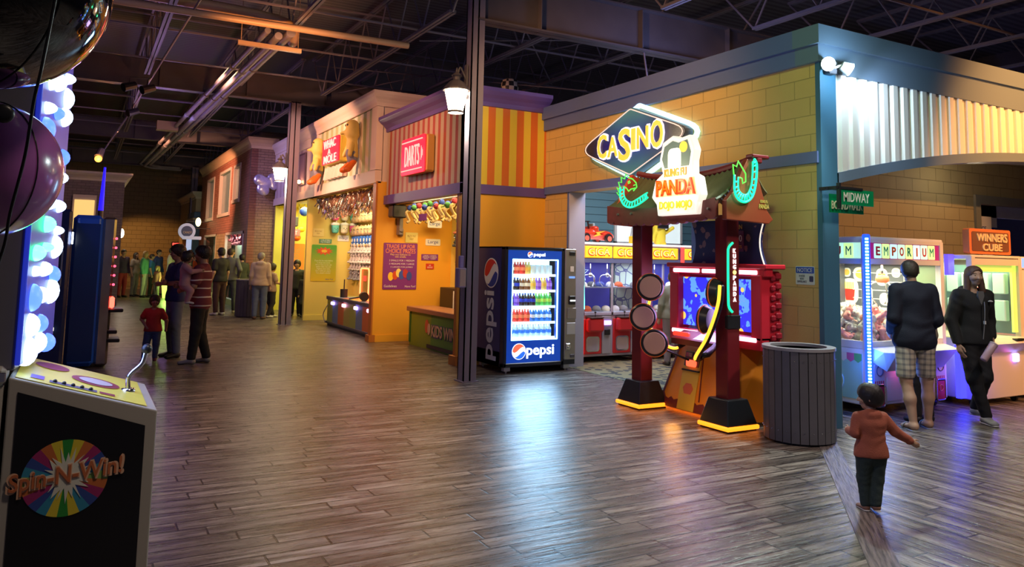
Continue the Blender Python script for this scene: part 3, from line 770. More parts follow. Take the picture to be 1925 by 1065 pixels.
def lantern(x, y, z, px, label):
    """gas-lamp style lantern on an arm from a column; px: column face x"""
    t = thing('lantern', (x, y, z-.2), label, 'lamp', 'lanterns on the hall columns')
    em = mat('lantern_glass', (1, .85, .6), .3, 0, (1, .80, .50), 16)
    MB().lathe([(.10, -.16), (.155, .10), (.16, .12)], (x, y, z), 10).build('lamp_glass', em, t, True)
    MB().lathe([(.19, .12), (.19, .145), (.10, .24), (.05, .27), (.05, .31), (.075, .33), (.02, .38), (.01, .44)], (x, y, z), 10).build('lamp_cap', DKMET, t); MB().lathe([(.11, -.19), (.11, -.16), (.02, -.2)], (x, y, z), 10).build('lamp_base', DKMET, t)
    b = MB().tube(curve_pts([(x, y, z+.30), (x+.04, y, z+.44), ((x+px)/2, y, z+.42), (px, y, z+.28)]), .014).cyl((x+.1, y, z+.16), (px, y, z+.16), .012).box(px-.02, px, y-.04, y+.04, z+.02, z+.5)
    b.build('arm', DKMET, t)
    light('lantern_light', 'POINT', (x, y, z-.28), (1, .78, .5), 42, .13)
    return t
lantern(4.33, 9.42, 3.78, 4.48, 'bright lantern on the near steel column beside the DARTS booth')
lantern(3.96, 18.42, 3.52, 4.10, 'glowing lantern on the far steel column by the yellow booth')

def flood():
    t = thing('flood_light', (6.6, 5.2, 3.6), 'twin head flood light on the top corner of the casino wall', 'lamp')
    MB().box(6.66, 6.78, 5.25, 5.33, 3.62, 3.76, .01).build('junction_box', DKMET, t)
    w = glow('flood_white', (.95, 1, .95), 60)
    for (p, d, s) in (((6.60, 5.22, 3.70), (-.55, -.85, -.22), 30), ((6.86, 5.16, 3.66), (.75, -.42, -.45), 22)):
        p = Vector(p); d = Vector(d).normalized()
        h = MB().cyl(p-d*.10, p, .045, .075, 16).cyl(p-d*.1, (6.72, 5.28, 3.68), .015, n=6).build('lamp_head', mat('lamp_white', (.7, .7, .7), .4), t)
        MB().cyl(p-d*.01, p+d*.004, .068, n=16).build('lens', w, h)
    light('flood_left', 'SPOT', (6.52, 5.08, 3.66), (.80, 1, .92), 260, .08, (4.6, 2.6, 0), 130, .6)
    light('flood_corner', 'POINT', (6.72, 4.95, 3.62), (.55, .82, 1), 18, .05)
    light('flood_right', 'SPOT', (6.98, 5.02, 3.60), (.62, .80, 1), 40, .06, (9.0, 5.0, 2.9), 120, .8)
flood()

def street_sign():
    # two green street blades on one bracket: MIDWAY in front, BOARDWALK behind
    t = thing('street_sign', (6.62, 5.1, 2.2), 'green MIDWAY street sign with a BOARDWALK blade behind it', 'sign')
    gr = mat('street_green', (.0, .25, .09), .35); wh = mat('street_white', (.82, .85, .8), .4)
    MB().box(6.575, 6.60, 5.10, 5.135, 2.20, 2.46).box(6.57, 6.60, 5.12, 5.34, 2.395, 2.43).box(6.54, 6.95, 5.11, 5.13, 2.40, 2.425).box(6.54, 6.95, 5.23, 5.25, 2.40, 2.425).build('bracket', BLACK, t)
    bl = MB().box(6.60, 7.13, 5.12, 5.126, 2.245, 2.405).build('blade', gr, t); letters('lettering', 'MIDWAY', (6.86, 5.119, 2.325), '-Y', .40, .095, wh, bl, .003, .012)
    bl = MB().box(6.60, 7.13, 5.24, 5.246, 2.17, 2.36).build('blade', gr, t); letters('lettering', 'BOARDWALK', (6.87, 5.239, 2.25), '-Y', .48, .085, mat('lettering_tan', (.7, .55, .35), .5), bl, .003, .012)
street_sign()

def notice():
    o = (6.606, 5.56, 1.525)
    t = thing('notice_sign', o, 'small white and blue NOTICE sign on the yellow block wall', 'sign')
    MB().prism(rrect(.24, .19, .01), o, '-X', .004).build('panel', mat('notice_white', (.75, .76, .78), .5), t)
    b = MB().prism(rrect(.23, .065, .008, cy=.055), o, '-X', .006).build('header', mat('notice_blue', (.02, .08, .5), .4), t)
    letters('lettering', 'NOTICE', pic(o, '-X', 0, .055, .006), '-X', .19, .04, WHITE, b, .002)
    letters('lettering', '24 HOUR\nVIDEO\nSURVEILLANCE', pic(o, '-X', -.04, -.035, .004), '-X', .12, .08, mat('notice_ink', (.05, .05, .12), .5), t, .002)
    MB().prism(rrect(.05, .06, .01, cx=.08, cy=-.035), o, '-X', .006).build('symbol', MATS['notice_ink'], t)
notice()

def poster(name, label, cat, o, f, w, h, col, lines, r=.02, thick=.008, group=None, ink=None):
    """flat printed board; lines: (text, x, y, w, h, material)"""
    t = thing(name, o, label, cat, group)
    MB().prism(rrect(w, h, r), o, f, thick).build('panel', col, t)
    for ln in lines:
        txt, x, y, lw, lh, m_ = ln
        letters('lettering', txt, pic(o, f, x, y, thick), f, lw, lh, m_, t, .002)
    return t
PUR = mat('poster_purple', (.22, .03, .30), .45); PYEL = mat('ink_yellow', (.9, .65, .15), .5); PWH = mat('ink_white', (.85, .8, .85), .5)
INKB = mat('ink_blue', (.05, .08, .35), .5); PAPER = mat('paper_white', (.82, .82, .80), .6); PAPY = mat('paper_yellow', (.85, .72, .25), .6)
def posters():
    f = '-Y'; y = 14.295
    t = poster('prize_poster', 'purple TRADE UP FOR CHOICE PRIZES poster on the orange partition', 'poster', (5.47, y, 1.445), f, .70, .90, PUR, [
        ('TRADE UP FOR', 0, .385, .60, .075, mat('ink_orange', (.95, .35, .08), .5)), ('CHOICE PRIZES', 0, .295, .62, .085, MATS['ink_orange']),
        ('Play any balloon to\nwin smalls', 0, .205, .42, .075, PYEL), ('3 SMALLS FOR 1 MEDIUM', .03, .11, .52, .032, PWH), ('3 MEDIUMS FOR 1 LARGE', .03, .045, .52, .032, PWH), ('2 LARGES FOR JUMBO', .03, -.02, .46, .032, PWH),
        ('Have Fun!', .22, -.39, .22, .04, PWH), ('Guidelines', -.19, -.385, .26, .045, PWH)])
    cols = [(.95, .65, .05), (.65, .08, .03), (.9, .75, .2), (.05, .10, .55), (.5, .04, .05), (.04, .08, .45)]
    for i, (x, z, c) in enumerate(((-.19, -.2, 0), (-.10, -.18, 1), (-.03, -.13, 2), (.03, -.17, 3), (.11, -.14, 4), (.19, -.19, 5))):
        MB().prism([(x+px, z+pz) for px, pz in circle(.055, 16, ry=.085)], (5.47, y, 1.445), f, .010+.001*i).build('balloon_print', mat('balloon_ink_%d' % i, cols[c], .4), t)
    poster('yellow_notice', 'small yellow paper notice above the purple poster', 'notice', (5.69, y, 2.01), f, .26, .20, PAPY, [('PRIZES MAY\nVARY', 0, 0, .18, .1, mat('ink_tan', (.5, .35, .1), .6))], .004)
    poster('prize_card', 'white Large card low on the orange partition', 'card', (6.15, y, 1.93), f, .32, .13, PAPER, [('Large', 0, 0, .22, .085, INKB)], .02)
    hc = poster('prize_card', 'white Large card hanging higher, among the hung toys', 'card', (6.05, 14.0, 2.28), f, .30, .14, PAPER, [('Large', 0, 0, .22, .085, INKB)], .02)
    MB().cyl((6.05, 13.99, 2.34), (6.05, 13.99, 2.76), .004, n=5).build('string', BLACK, hc)
    poster('purple_placard', 'small purple placard with three lines of print', 'placard', (6.09, y, 1.63), f, .36, .12, MATS['poster_purple'], [('LARGE  3 DARTS\nMEDIUM 2 DARTS\nSMALL  1 DART', 0, 0, .30, .085, PWH)], .004)
    poster('red_placard', 'tiny red placard below the purple placard', 'placard', (6.10, y, 1.45), f, .17, .11, mat('poster_red', (.6, .04, .02), .5), [('NO\nREFUNDS', 0, 0, .11, .07, PWH)], .004)
    # whac partition
    y = 19.495
    gm = mat('poster_green', (.2, .5, .05), .5); g = N(gm); g.coord('xyz'); f2 = g.math('MULTIPLY', g.math('ADD', g.sep.outputs[2], .42), 1.25, True)
    g.l(g.mix(f2, (.75, .55, .02), (.10, .42, .04)), g.b.inputs['Base Color'])
    t = poster('rules_poster', 'green and yellow rules poster with an orange burst on the yellow partition', 'poster', (5.40, y, 1.43), f, .64, .92, gm, [
        ('If you hit the mole before\nit drops you score.\nHit as many as you can\nbefore time runs out.\nHighest score wins.\nOne mallet per player.\nTwo players needed.', .0, -.10, .46, .36, mat('ink_pale', (.85, .85, .55), .5)), ('Have Fun!', .16, -.41, .2, .04, INKB)], .03)
    b = MB(); n = 22; b.prism([((.24 if k % 2 else .15)*math.cos(2*PI*k/n), .30+(.11 if k % 2 else .06)*math.sin(2*PI*k/n)) for k in range(n)], (5.40, y, 1.43), f, .012); b.build('burst_print', mat('burst_red', (.8, .10, .02), .5), t)
    MB().prism([(.09*math.cos(2*PI*k/14)*(1 if k % 2 else .7), .30+.045*math.sin(2*PI*k/14)*(1 if k % 2 else .7)) for k in range(14)], (5.40, y, 1.43), f, .016).build('burst_print', mat('burst_yellow', (.9, .6, .05), .5), t)
    poster('green_placard', 'small green placard right above the rules poster', 'placard', (5.42, y, 1.98), f, .32, .11, mat('placard_green', (.08, .30, .16), .5), [('2 PLAYERS\nTO START', 0, 0, .25, .08, PWH)], .004)
    poster('yellow_notice', 'pale yellow paper notice on the yellow partition beside the far column', 'notice', (5.23, y, 2.20), f, .28, .20, PAPY, [('PRIZES MAY\nVARY', 0, 0, .18, .1, MATS['ink_tan'])], .004)
    poster('prize_card', 'white X-Large card on the yellow partition', 'card', (5.88, y, 2.07), f, .30, .15, PAPER, [('X-Large', 0, 0, .23, .08, INKB)], .02)
    # entry wall
    y = 23.295
    poster('orange_poster', 'tall orange poster inside the yellow entry', 'poster', (5.55, y, 1.30), f, .62, 1.3, mat('poster_orange', (.80, .28, .04), .5), [('RULES\nAND\nPRIZES\nLIST', 0, .2, .35, .6, MATS['ink_tan'])], .03)
    poster('red_placard', 'little red placard on the entry wall', 'placard', (5.98, y, 1.80), f, .18, .14, MATS['poster_red'], [('PRIZE', 0, 0, .12, .04, PWH)], .004)
    t = thing('lit_red_sign', (5.15, 22.0, 2.2), 'glowing red box sign hanging in the yellow entry', 'sign')
    MB().box(4.95, 5.38, 21.98, 22.05, 2.14, 2.34, .01).build('box', DKMET, t); MB().box(4.96, 5.37, 21.96, 21.982, 2.155, 2.33).build('face', mat('sign_red_soft', (.8, .1, .08), .5, 0, (1, .10, .07), 1.3), t)
    letters('lettering', 'EXIT', (5.165, 21.96, 2.24), '-Y', .26, .10, mat('sign_red_pale', (1, .5, .4), .5, 0, (1, .4, .3), 1.5), t, .003)
    MB().cyl((5.0, 22.02, 2.33), (5.0, 22.02, 3.05), .006, n=5).cyl((5.33, 22.02, 2.33), (5.33, 22.02, 3.05), .006, n=5).build('hanging_rod', DKMET, t)
    t = thing('speaker', (5.2, 22.2, 2.45), 'black wall speaker above the glowing red sign', 'speaker'); MB().box(5.08, 5.34, 22.1, 22.35, 2.42, 2.70, .02).build('cabinet', BLACK, t); MB().box(5.10, 5.32, 22.08, 22.10, 2.44, 2.68).build('grille', DKMET, t); MB().cyl((5.2, 22.2, 2.69), (5.2, 22.2, 3.05), .015, n=6).build('bracket', DKMET, t)
    t = thing('speaker', (5.40, 14.0, 2.2), 'black box speaker on a bracket at the DARTS opening', 'speaker')
    MB().box(5.14, 5.42, 13.9, 14.16, 2.37, 2.62, .02).build('cabinet', BLACK, t); MB().box(5.13, 5.145, 13.93, 14.13, 2.40, 2.59).build('grille', DKMET, t)
    MB().box(5.36, 5.44, 14.12, 14.28, 2.05, 2.38, .01).cyl((5.4, 14.1, 2.15), (5.46, 14.26, 2.05), .04).build('bracket', mat('bracket_grey', (.22, .2, .2), .4), t)
    b = MB()
    for i in range(3): b.sph((5.2+.25*i, 22.6+.1*i, 2.35-.25*i), .09)
    # balloons in the entry
    for (x, yy, z, c, lab, nm) in ((5.35, 21.5, 2.82, (.05, .12, .5), 'blue', 'blue'), (5.62, 22.9, 2.38, (.85, .7, .05), 'yellow', 'yellow'), (5.50, 22.9, 2.12, (.8, .12, .02), 'red', 'red')):
        tag(MB().sph((x, yy, z), (.13, .13, .10 if nm != 'blue' else .13)).cyl((x, yy, z+.08), (x, yy, 3.04), .004, n=5).build('balloon', mat('balloon_'+nm, c, .25), None, True), lab+' balloon hung in the yellow entry', 'balloon', 'balloons in the yellow entry')
    # exit sign far away
    t = thing('exit_sign', (3.6, 39.9, 2.0), 'red lit EXIT sign on the far wall', 'sign'); MB().box(3.72, 4.06, 39.9, 40, 1.86, 2.10).build('box', BLACK, t); letters('lettering', 'EXIT', (3.9, 39.9, 1.98), '-Y', .26, .14, glow('exit_red', (1, .03, .02), 7), t, .005, .03)
    t = thing('wall_lamp', (1.18, 31.0, 2.2), 'small white glowing wall lamp above the crowd', 'lamp')
    MB().sph((1.22, 30.9, 2.25), (.08, .08, .16)).build('globe', glow('globe_white', (1, .9, .7), 14), t, True); MB().box(1.0, 1.2, 30.88, 30.93, 2.3, 2.34).build('arm', DKMET, t)
    light('far_lamp', 'POINT', (1.45, 30.7, 2.3), (1, .8, .55), 12, .1)
    # round hanging sign with its bar
    t = thing('round_hanging_sign', (3.4, 30.9, 2.3), 'round blue and white hanging sign on a bar by the brick building', 'sign')
    y = 30.9; o = (3.38, y, 2.40)
    MB().prism(circle(.30, 28), o, '-Y', .03, .03).build('disc', mat('disc_pale', (.45, .5, .6), .4, 0, (.5, .6, .9), .25), t)
    MB().prism(circle(.20, 24), o, '-Y', .035).build('disc_centre', mat('disc_blue', (.08, .14, .42), .4), t)
    letters('lettering', 'CANDY', (3.40, y-.05, 2.36), '-Y', .30, .08, WHITE, t, .004)
    MB().prism(rrect(.66, .12, .03, cx=.18, cy=-.24), o, '-Y', .045, .02).build('banner', MATS['disc_pale'], t)
    MB().cyl((3.2, y, 2.52), (4.2, y, 2.52), .014, n=6).build('bar', DKMET, t)
    t = thing('globe_lamp', (4.0, 31.5, 2.6), 'small yellow globe lamp on an arm above the round sign', 'lamp')
    MB().sph((3.83, 31.5, 2.78), (.10, .10, .17)).build('globe', mat('globe_yellow', (1, .9, .4), .4, 0, (1, .85, .4), 2.5), t, True); MB().cyl((3.4, 31.5, 2.79), (4.2, 31.5, 2.79), .012, n=6).build('arm', DKMET, t)
    # window on the pink-striped front with its candle lamp
    b = thing('dark_window_sign', (4.88, 20.2, 3.55), 'narrow dark framed panel with a small lamp on the pink striped front', 'panel')
    MB().box(4.87, 4.9, 19.75, 20.35, 3.42, 4.25).build('frame', mat('frame_plum', (.12, .07, .12), .5), b); MB().box(4.865, 4.872, 19.8, 20.3, 3.47, 4.2).build('panel', mat('plum_glass', (.25, .16, .26), .3), b)
    MB().sph((4.80, 20.0, 3.5), .05).build('lamp', glow('candle', (1, .6, .2), 12), b, True)
    light('candle_light', 'POINT', (4.70, 20.0, 3.5), (1, .45, .15), 4, .05)
    # foil masks on the brick corner
    fm = mat('foil_silver', (.6, .55, .75), .25, .6, noise=.4, nscale=14); fg = mat('foil_gold', (.6, .48, .30), .3, .6, noise=.4, nscale=14)
    P = [('+', (4.42, 23.2, 3.78), (4.62, 23.2, 3.70), .17, .15, (1, .4, 1)), ('+', (4.52, 23.2, 3.52), (4.56, 23.2, 3.48), .17, .16, (1, .4, 1)), ('+', (4.78, 23.2, 3.86), (4.84, 23.2, 3.62), .14, .12, (1, .4, 1)), ('-', (4.50, 23.08, 3.55), (4.50, 23.0, 3.55), .04, .04), ('-', (4.62, 23.08, 3.52), (4.62, 23.0, 3.52), .04, .04)]
    o_ = sdf_obj('foil_mask', P, .02, fm); tag(o_, 'silver foil mask cluster hung on the brick side wall', 'decoration')
    P = [('+', (4.80, 20.6, 3.42), (4.80, 21.5, 3.42), .13, .13, (.4, 1, 1)), ('+', (4.80, 21.05, 3.3), (4.80, 21.05, 3.1), .17, .10, (.4, 1, 1)), ('+', (4.80, 21.05, 3.1), (4.80, 21.05, 2.85), .04, .03), ('-', (4.72, 20.8, 3.45), (4.72, 20.9, 3.42), .06, .05), ('-', (4.72, 21.2, 3.42), (4.72, 21.3, 3.45), .05, .06)]
    o_ = sdf_obj('foil_mask', P, .02, fg); tag(o_, 'gold and violet foil mask on the pink striped front beside the lantern', 'decoration')
posters()

def cans():
    """ceiling spot cans on a conduit, checkered drum ornament, small ceiling boxes"""
    t = thing('track_conduit', (.9, 14, 5.2), 'thin ceiling conduit carrying small black spot cans', 'conduit')
    MB().cyl((1.25, 11.2, 5.2), (.62, 27.5, 5.1), .02, n=8).build('pipe', mat('pipe_brown', (.30, .22, .20), .45), t)
    for i, (x, y, z, lab) in enumerate(((.62, 17.2, 4.95, 'black spot can hung nearest the purple balls'), (.95, 17.0, 4.9, 'black spot can just right of the first spot can'), (.85, 20.4, 4.95, 'black spot can half way down the conduit'))):
        s = thing('spot_can', (x, y, z), lab, 'spotlight', 'black spot cans on the ceiling conduit')
        MB().cyl((x-.1, y-.05, z-.05), (x+.12, y+.05, z+.05), .09, .075, 12).build('lamp_body', BLACK, s); xc = 1.25-.63*(y-11.2)/16.3; MB().tube([(x, y, z+.05), (x, y, z+.18), (xc, y, 5.16)], .014, 6).build('bracket', BLACK, s)
    s = thing('spot_can', (.28, 21.8, 4.0), 'glowing orange spot lamp above the blue lit pole', 'spotlight')
    MB().cyl((.28, 21.9, 4.15), (.22, 21.75, 3.95), .08, .10, 12).build('lamp_body', DKMET, s); MB().sph((.22, 21.7, 3.9), .085).build('bulb', glow('amber_bulb', (1, .36, .05), 3), s, True); MB().cyl((.30, 22, 4.1), (.82, 22.3, 5.13), .02, n=6).build('arm', DKMET, s)
    light('amber_spot', 'POINT', (.22, 21.5, 3.85), (1, .4, .1), 18, .08)
    # tall blue lit pole
    t = thing('lit_pole', (.25, 17, 0), 'thin pole glowing blue behind the blue cabinet', 'pole')
    MB().cyl((.28, 17, 0), (.28, 17, 2.4), .05, n=10).build('pole', DKMET, t); MB().cyl((.28, 17, 2.4), (.30, 17, 3.25), .05, .02, n=10).build('light_tube', glow('tube_blue', (.02, .01, 1), 1.1), t)
    # pipe bundle down the walk
    pm = mat('pipe_grey', (.20, .18, .20), .5, .0, noise=.25, nscale=3)
    for i, (dx, dz, r, lab) in enumerate(((-.17, .0, .05, 'leftmost pipe of the long ceiling bundle'), (0, -.06, .062, 'middle pipe of the long ceiling bundle'), (.19, .02, .075, 'thick right pipe of the long ceiling bundle'))):
        b = MB().tube([(2.5+dx, 12.2, 5.12+dz), (2.0+dx, 34, 5.12+dz), (2.3+dx, 34.5, 5.1+dz), (3.4+dx*.3, 34.6+dx, 5.1+dz)], r, 10)
        for y in (15, 18, 21, 24, 27, 30): xx = 2.5+dx-.5*(y-12.2)/21.8; b.cyl((xx, y-.03, 5.12+dz), (xx, y+.03, 5.12+dz), r+.015, n=10)
        tag(b.build('ceiling_pipe', pm, None, auto=40), lab, 'pipe', 'long ceiling pipes')
    p2 = mat('pipe_ochre', (.50, .34, .20), .4)
    tag(MB().tube(curve_pts([(-3.5, 12.3, 5.42), (1.0, 12.3, 5.40), (2.35, 12.32, 5.36), (2.78, 12.5, 5.30), (2.9, 13.0, 5.2)]), .085, 12).build('ceiling_pipe', p2, None, True), 'thick orange lit duct bending at its right end', 'pipe')
    tag(MB().cyl((-3.5, 12.0, 5.12), (4.6, 12.0, 5.18), .055, n=12).build('ceiling_pipe', p2, None, auto=40), 'straight orange lit pipe running across below the duct', 'pipe')
    tag(MB().box(1.95, 2.95, 12.55, 12.62, 4.93, 4.997).cyl((2.0, 12.585, 4.95), (2.0, 12.585, 6.5), .006, n=5).cyl((2.9, 12.585, 4.95), (2.9, 12.585, 6.5), .006, n=5).build('pipe_hanger', p2), 'orange lit cross bar carrying the long pipe bundle', 'hanger')
    d = thing('checkered_drum', (6.9, 12.6, 4.6), 'black and white checkered drum hung above the orange striped wall', 'ornament')
    cm = mat('checker', (.6, .5, .4), .5); g = N(cm); v = g.coord('xyz'); ck = g.n('ShaderNodeTexChecker'); ck.inputs['Scale'].default_value = 11; g.l(v, ck.inputs['Vector']); ck.inputs[1].default_value = (.7, .6, .45, 1); ck.inputs[2].default_value = (.02, .02, .02, 1); g.l(ck.outputs[0], g.b.inputs['Base Color'])
    MB().lathe([(.05, -.19), (.15, -.15), (.17, 0), (.15, .15), (.05, .19)], (6.9, 12.6, 4.85), 20).build('drum', cm, d, True); MB().cyl((6.9, 12.6, 5.04), (6.9, 12.6, 6.4), .006, n=5).build('wire', DKMET, d)
    t = thing('ceiling_box', (1.95, 23.5, 5.2), 'small yellow lettered box high on the ceiling', 'box'); MB().box(1.6, 2.15, 23.2, 23.5, 5.0, 5.25).build('case', mat('box_ochre', (.35, .26, .15), .5), t)
cans()
# ---------------------------------------------------------------- machines
def wood_can(x, y, r, h, lab, n=26, rz=0):
    t = thing('trash_can', (x, y, 0), lab, 'trash can', 'slatted round trash cans')
    sm = mat('slat_grey', (.10, .098, .115), .5, noise=.2, nscale=5)
    b = MB()
    for k in range(n):
        a0 = 2*PI*(k+.05)/n; a1 = 2*PI*(k+.95)/n
        vs = [(x+q*math.cos(a), y+q*math.sin(a), z) for z in (.02, h) for q, a in ((r-.03, a0), (r-.03, a1), (r, a1), (r, a0))]
        b.add(vs, [(0, 1, 2, 3), (4, 5, 6, 7), (0, 1, 5, 4), (1, 2, 6, 5), (2, 3, 7, 6), (3, 0, 4, 7)])
    b.build('slats', sm, t)
    MB().lathe([(r-.035, .0), (r-.03, .03), (r-.03, h-.03), (r-.05, h-.03), (r-.05, .1)], (x, y, 0), 40).build('liner', BLACK, t)
    MB().lathe([(r-.07, h-.015), (r-.07, h+.012), (r+.008, h+.012), (r+.008, h-.015)], (x, y, 0), 48).build('rim', mat('rim_grey', (.30, .30, .33), .35), t, auto=40)
    b = MB()
    for k in range(n):
        a = 2*PI*(k+.5)/n
        for z in (.12, h-.1): b.sph((x+(r+.001)*math.cos(a), y+(r+.001)*math.sin(a), z), .006, 6, 4)
    b.build('screws', CHROME, t)
    return t
wood_can(6.03, 5.17, .325, .855, 'large grey slatted trash can at the casino corner')
wood_can(3.92, 21.0, .36, .95, 'grey slatted trash can between the hooded man and the brick building')

def pepsi_globe(o, f, r, t, tilt=0, z=.004, glowing=0):
    g = thing('dummy', o, None, None) if False else None
    W_ = mat('logo_white_lit' if glowing else 'logo_white', (.85, .87, .9), .4, 0, (1, 1, 1), glowing) if glowing else mat('logo_white', (.8, .82, .86), .4)
    Rm = mat('logo_red_lit' if glowing else 'logo_red', (.8, .04, .04), .4, 0, (1, .12, .06), glowing) if glowing else mat('logo_red', (.7, .03, .03), .4)
    Bm = mat('logo_blue_lit', (.02, .10, .6), .4, 0, (.02, .12, .8), glowing) if glowing else mat('logo_blue', (.01, .05, .38), .4)
    disc = MB().prism(circle(r, 32), o, f, z).build('logo_disc', W_, t)
    def arc(fn):
        c, s = math.cos(tilt), math.sin(tilt)
        return [(x*c-y*s, x*s+y*c) for x, y in fn]
    q = .92*r; n = 18
    wave = lambda x: .28*q*math.sin(x/q*1.7)+.20*q
    up = [(q*math.cos(a), q*math.sin(a)) for a in [math.radians(8+k*(152)/n) for k in range(n+1)]]
    x1, x0 = up[-1][0], up[0][0]
    up += [(x1+(x0-x1)*k/10, max(.1*q, .12*q+.16*q*math.sin((x1+(x0-x1)*k/10)/q*2.2)+.1*q)) for k in range(1, 10)]
    MB().prism(arc(up), o, f, z+.002).build('logo_red', Rm, disc)
    dn = [(q*math.cos(a), q*math.sin(a)) for a in [math.radians(200+k*(130)/n) for k in range(n+1)]]
    x1, x0 = dn[-1][0], dn[0][0]
    dn += [(x1+(x0-x1)*k/10, -.38*q+.16*q*math.sin((x1+(x0-x1)*k/10)/q*2.2)) for k in range(1, 10)]
    MB().prism(arc(dn), o, f, z+.002).build('logo_blue', Bm, disc)

def vending():
    x0, x1, y0, y1, H = 5.33, 6.56, 9.75, 10.66, 1.81
    t = thing('vending_machine', ((x0+x1)/2, (y0+y1)/2, 0), 'blue pepsi vending machine with lit glass front against the orange wall', 'vending machine')
    bl = mat('vend_blue', (.015, .025, .16), .3); bk = mat('vend_black', (.012, .014, .03), .3)
    MB().m(0).box(x0, x0+.02, y0+.12, y1, .09, H).m(1).box(x0+.02, x1, y1-.05, y1, .09, H).box(x0, x1, y0+.1, y1, H-.02, H).box(x1-.02, x1, y0+.1, y1, .09, H).box(x0, x1, y0+.1, y1, .09, .3).build('cabinet', [bl, bk], t)
    gx0, gx1, gz0, gz1 = x0+.13, x0+.91, .47, 1.63
    fm = mat('vend_door_blue', (.01, .06, .38), .3, 0, (.005, .06, .5), .45)
    d = MB().m(0).box(x0, x0+.055, y0, y0+.12, .09, H, .01).box(x0, x0+1.02, y0, y0+.12, H-.05, H, .01).box(x0, x0+1.02, y0, y0+.12, .09, .15, .01).box(x0+.97, x0+1.02, y0, y0+.12, .09, H, .01)
    d.m(1).box(x0+.055, x0+.97, y0+.01, y0+.1, .15, gz0).box(x0+.055, x0+.97, y0+.01, y0+.1, gz1, H-.05).box(x0+.055, gx0, y0+.01, y0+.1, gz0, gz1).box(gx1, x0+.97, y0+.01, y0+.1, gz0, gz1)
    d = d.build('door', [bk, fm], t)
    rim = glow('vend_cyan', (.35, .85, 1), 5)
    b = MB()
    for (a, c) in (((gx0, gz0), (gx1, gz0)), ((gx1, gz0), (gx1, gz1)), ((gx1, gz1), (gx0, gz1)), ((gx0, gz1), (gx0, gz0))): b.cyl((a[0], y0+.02, a[1]), (c[0], y0+.02, c[1]), .012, n=8)
    b.build('light_border', rim, d)
    MB().box(gx0, gx1, y0+.012, y0+.018, gz0, gz1).build('glass', glass(), d)
    MB().box(gx0-.08, gx1+.18, y0+.55, y0+.57, gz0-.02, gz1+.02).build('lit_back', mat('vend_back', (.6, .85, 1), .5, 0, (.45, .8, 1), 1.6), t)
    w = WHITE; F = '-Y'
    nn = mat('pepsi_white_lit', (.9, .95, 1), .4, 0, (.8, .92, 1), 1.5)
    letters('lettering', 'pepsi', (x0+.62, y0+.01, .30), F, .47, .19, nn, d, .004, .02)
    pepsi_globe((x0+.26, y0+.01, .31), F, .115, d, .35, .004, 1.1)
    letters('lettering', 'pepsi', (x0+.58, y0+.01, 1.695), F, .20, .065, nn, d, .004, .02)
    pepsi_globe((x0+.42, y0+.01, 1.70), F, .042, d, .35, .004, 1.0)
    # side lettering reads upward on the left side
    FR['side_up'] = (Vector((0, 0, 1)), Vector((0, 1, 0)), Vector((-1, 0, 0)))
    letters('lettering', 'pepsi', (x0-.001, 10.17, .66), 'side_up', 1.0, .40, mat('side_white', (.60, .66, .78), .4), t, .003, .02)
    pepsi_globe((x0-.001, 10.17, 1.42), '-X', .22, t, .5)
    # coin panel
    px0, px1 = x0+1.03, x1
    p = MB().box(px0, px1, y0, y0+.12, .16, H-.01, .01).build('coin_panel', STEEL, t)
    MB().box(px0, px1, y0+.02, y0+.12, .09, .16).build('kick_plate', bk, p)
    xc = (px0+px1)/2+.02
    MB().box(xc-.05, xc+.05, y0-.015, y0, 1.70, 1.76, .005).build('bill_lamp', BLACK, p)
    MB().box(xc-.03, xc+.03, y0-.006, y0, 1.46, 1.54).build('sticker', PAPER, p)
    MB().box(xc-.05, xc+.05, y0-.01, y0, 1.36, 1.39).build('display', mat('display_blue', (.05, .1, .4), .3, 0, (.2, .4, 1), .8), p)
    r_ = MB().box(xc-.055, xc+.055, y0-.03, y0, .97, 1.10, .008).build('card_reader', BLACK, p); MB().box(xc-.045, xc+.045, y0-.034, y0-.03, 1.02, 1.04).build('reader_lamp', glow('led_white', (.9, 1, 1), 2), r_)
    MB().box(xc-.08, xc+.08, y0-.012, y0, .76, .92, .005).build('selector_plate', mat('panel_grey', (.35, .33, .32), .4, .5), p)
    MB().box(xc-.08, xc+.07, y0-.008, y0, .53, .70, .005).build('coin_door', mat('coin_door_pale', (.6, .62, .66), .3, .4), p)
    MB().box(xc-.10, xc-.02, y0-.02, y0, .30, .40, .01).cyl((xc-.05, y0-.045, .35), (xc-.05, y0, .35), .018).build('lock', CHROME, p)
    MB().box(xc-.02, xc+.06, y0-.015, y0, .19, .24, .008).build('coin_return', DKMET, p)
    b = MB()
    for (x, y) in ((x0+.1, y0+.1), (x1-.12, y0+.1), (x0+.1, y1-.1), (x1-.12, y1-.1)): b.box(x-.05, x+.05, y-.04, y+.04, .03, .09).cyl((x, y, 0), (x, y, .03), .018, n=8)
    b.build('feet', mat('foot_plate', (.45, .45, .48), .4, .5), t)
    # shelves
    sh = mat('shelf_lit', (.8, .9, 1), .4, 0, (.7, .9, 1), 1.0)
    rows = [.50, .72, .95, 1.18, 1.41]
    for z in rows: MB().box(gx0, gx1, y0+.08, y0+.5, z-.018, z-.006).box(gx0, gx1, y0+.075, y0+.085, z-.03, z+.006).build('shelf', sh, t)
    # bottles: one of each look, then copied along the shelves
    capm = WHITE; clear = mat('pet_clear', (.75, .85, .9), .15, 0, (.5, .75, .9), .15)
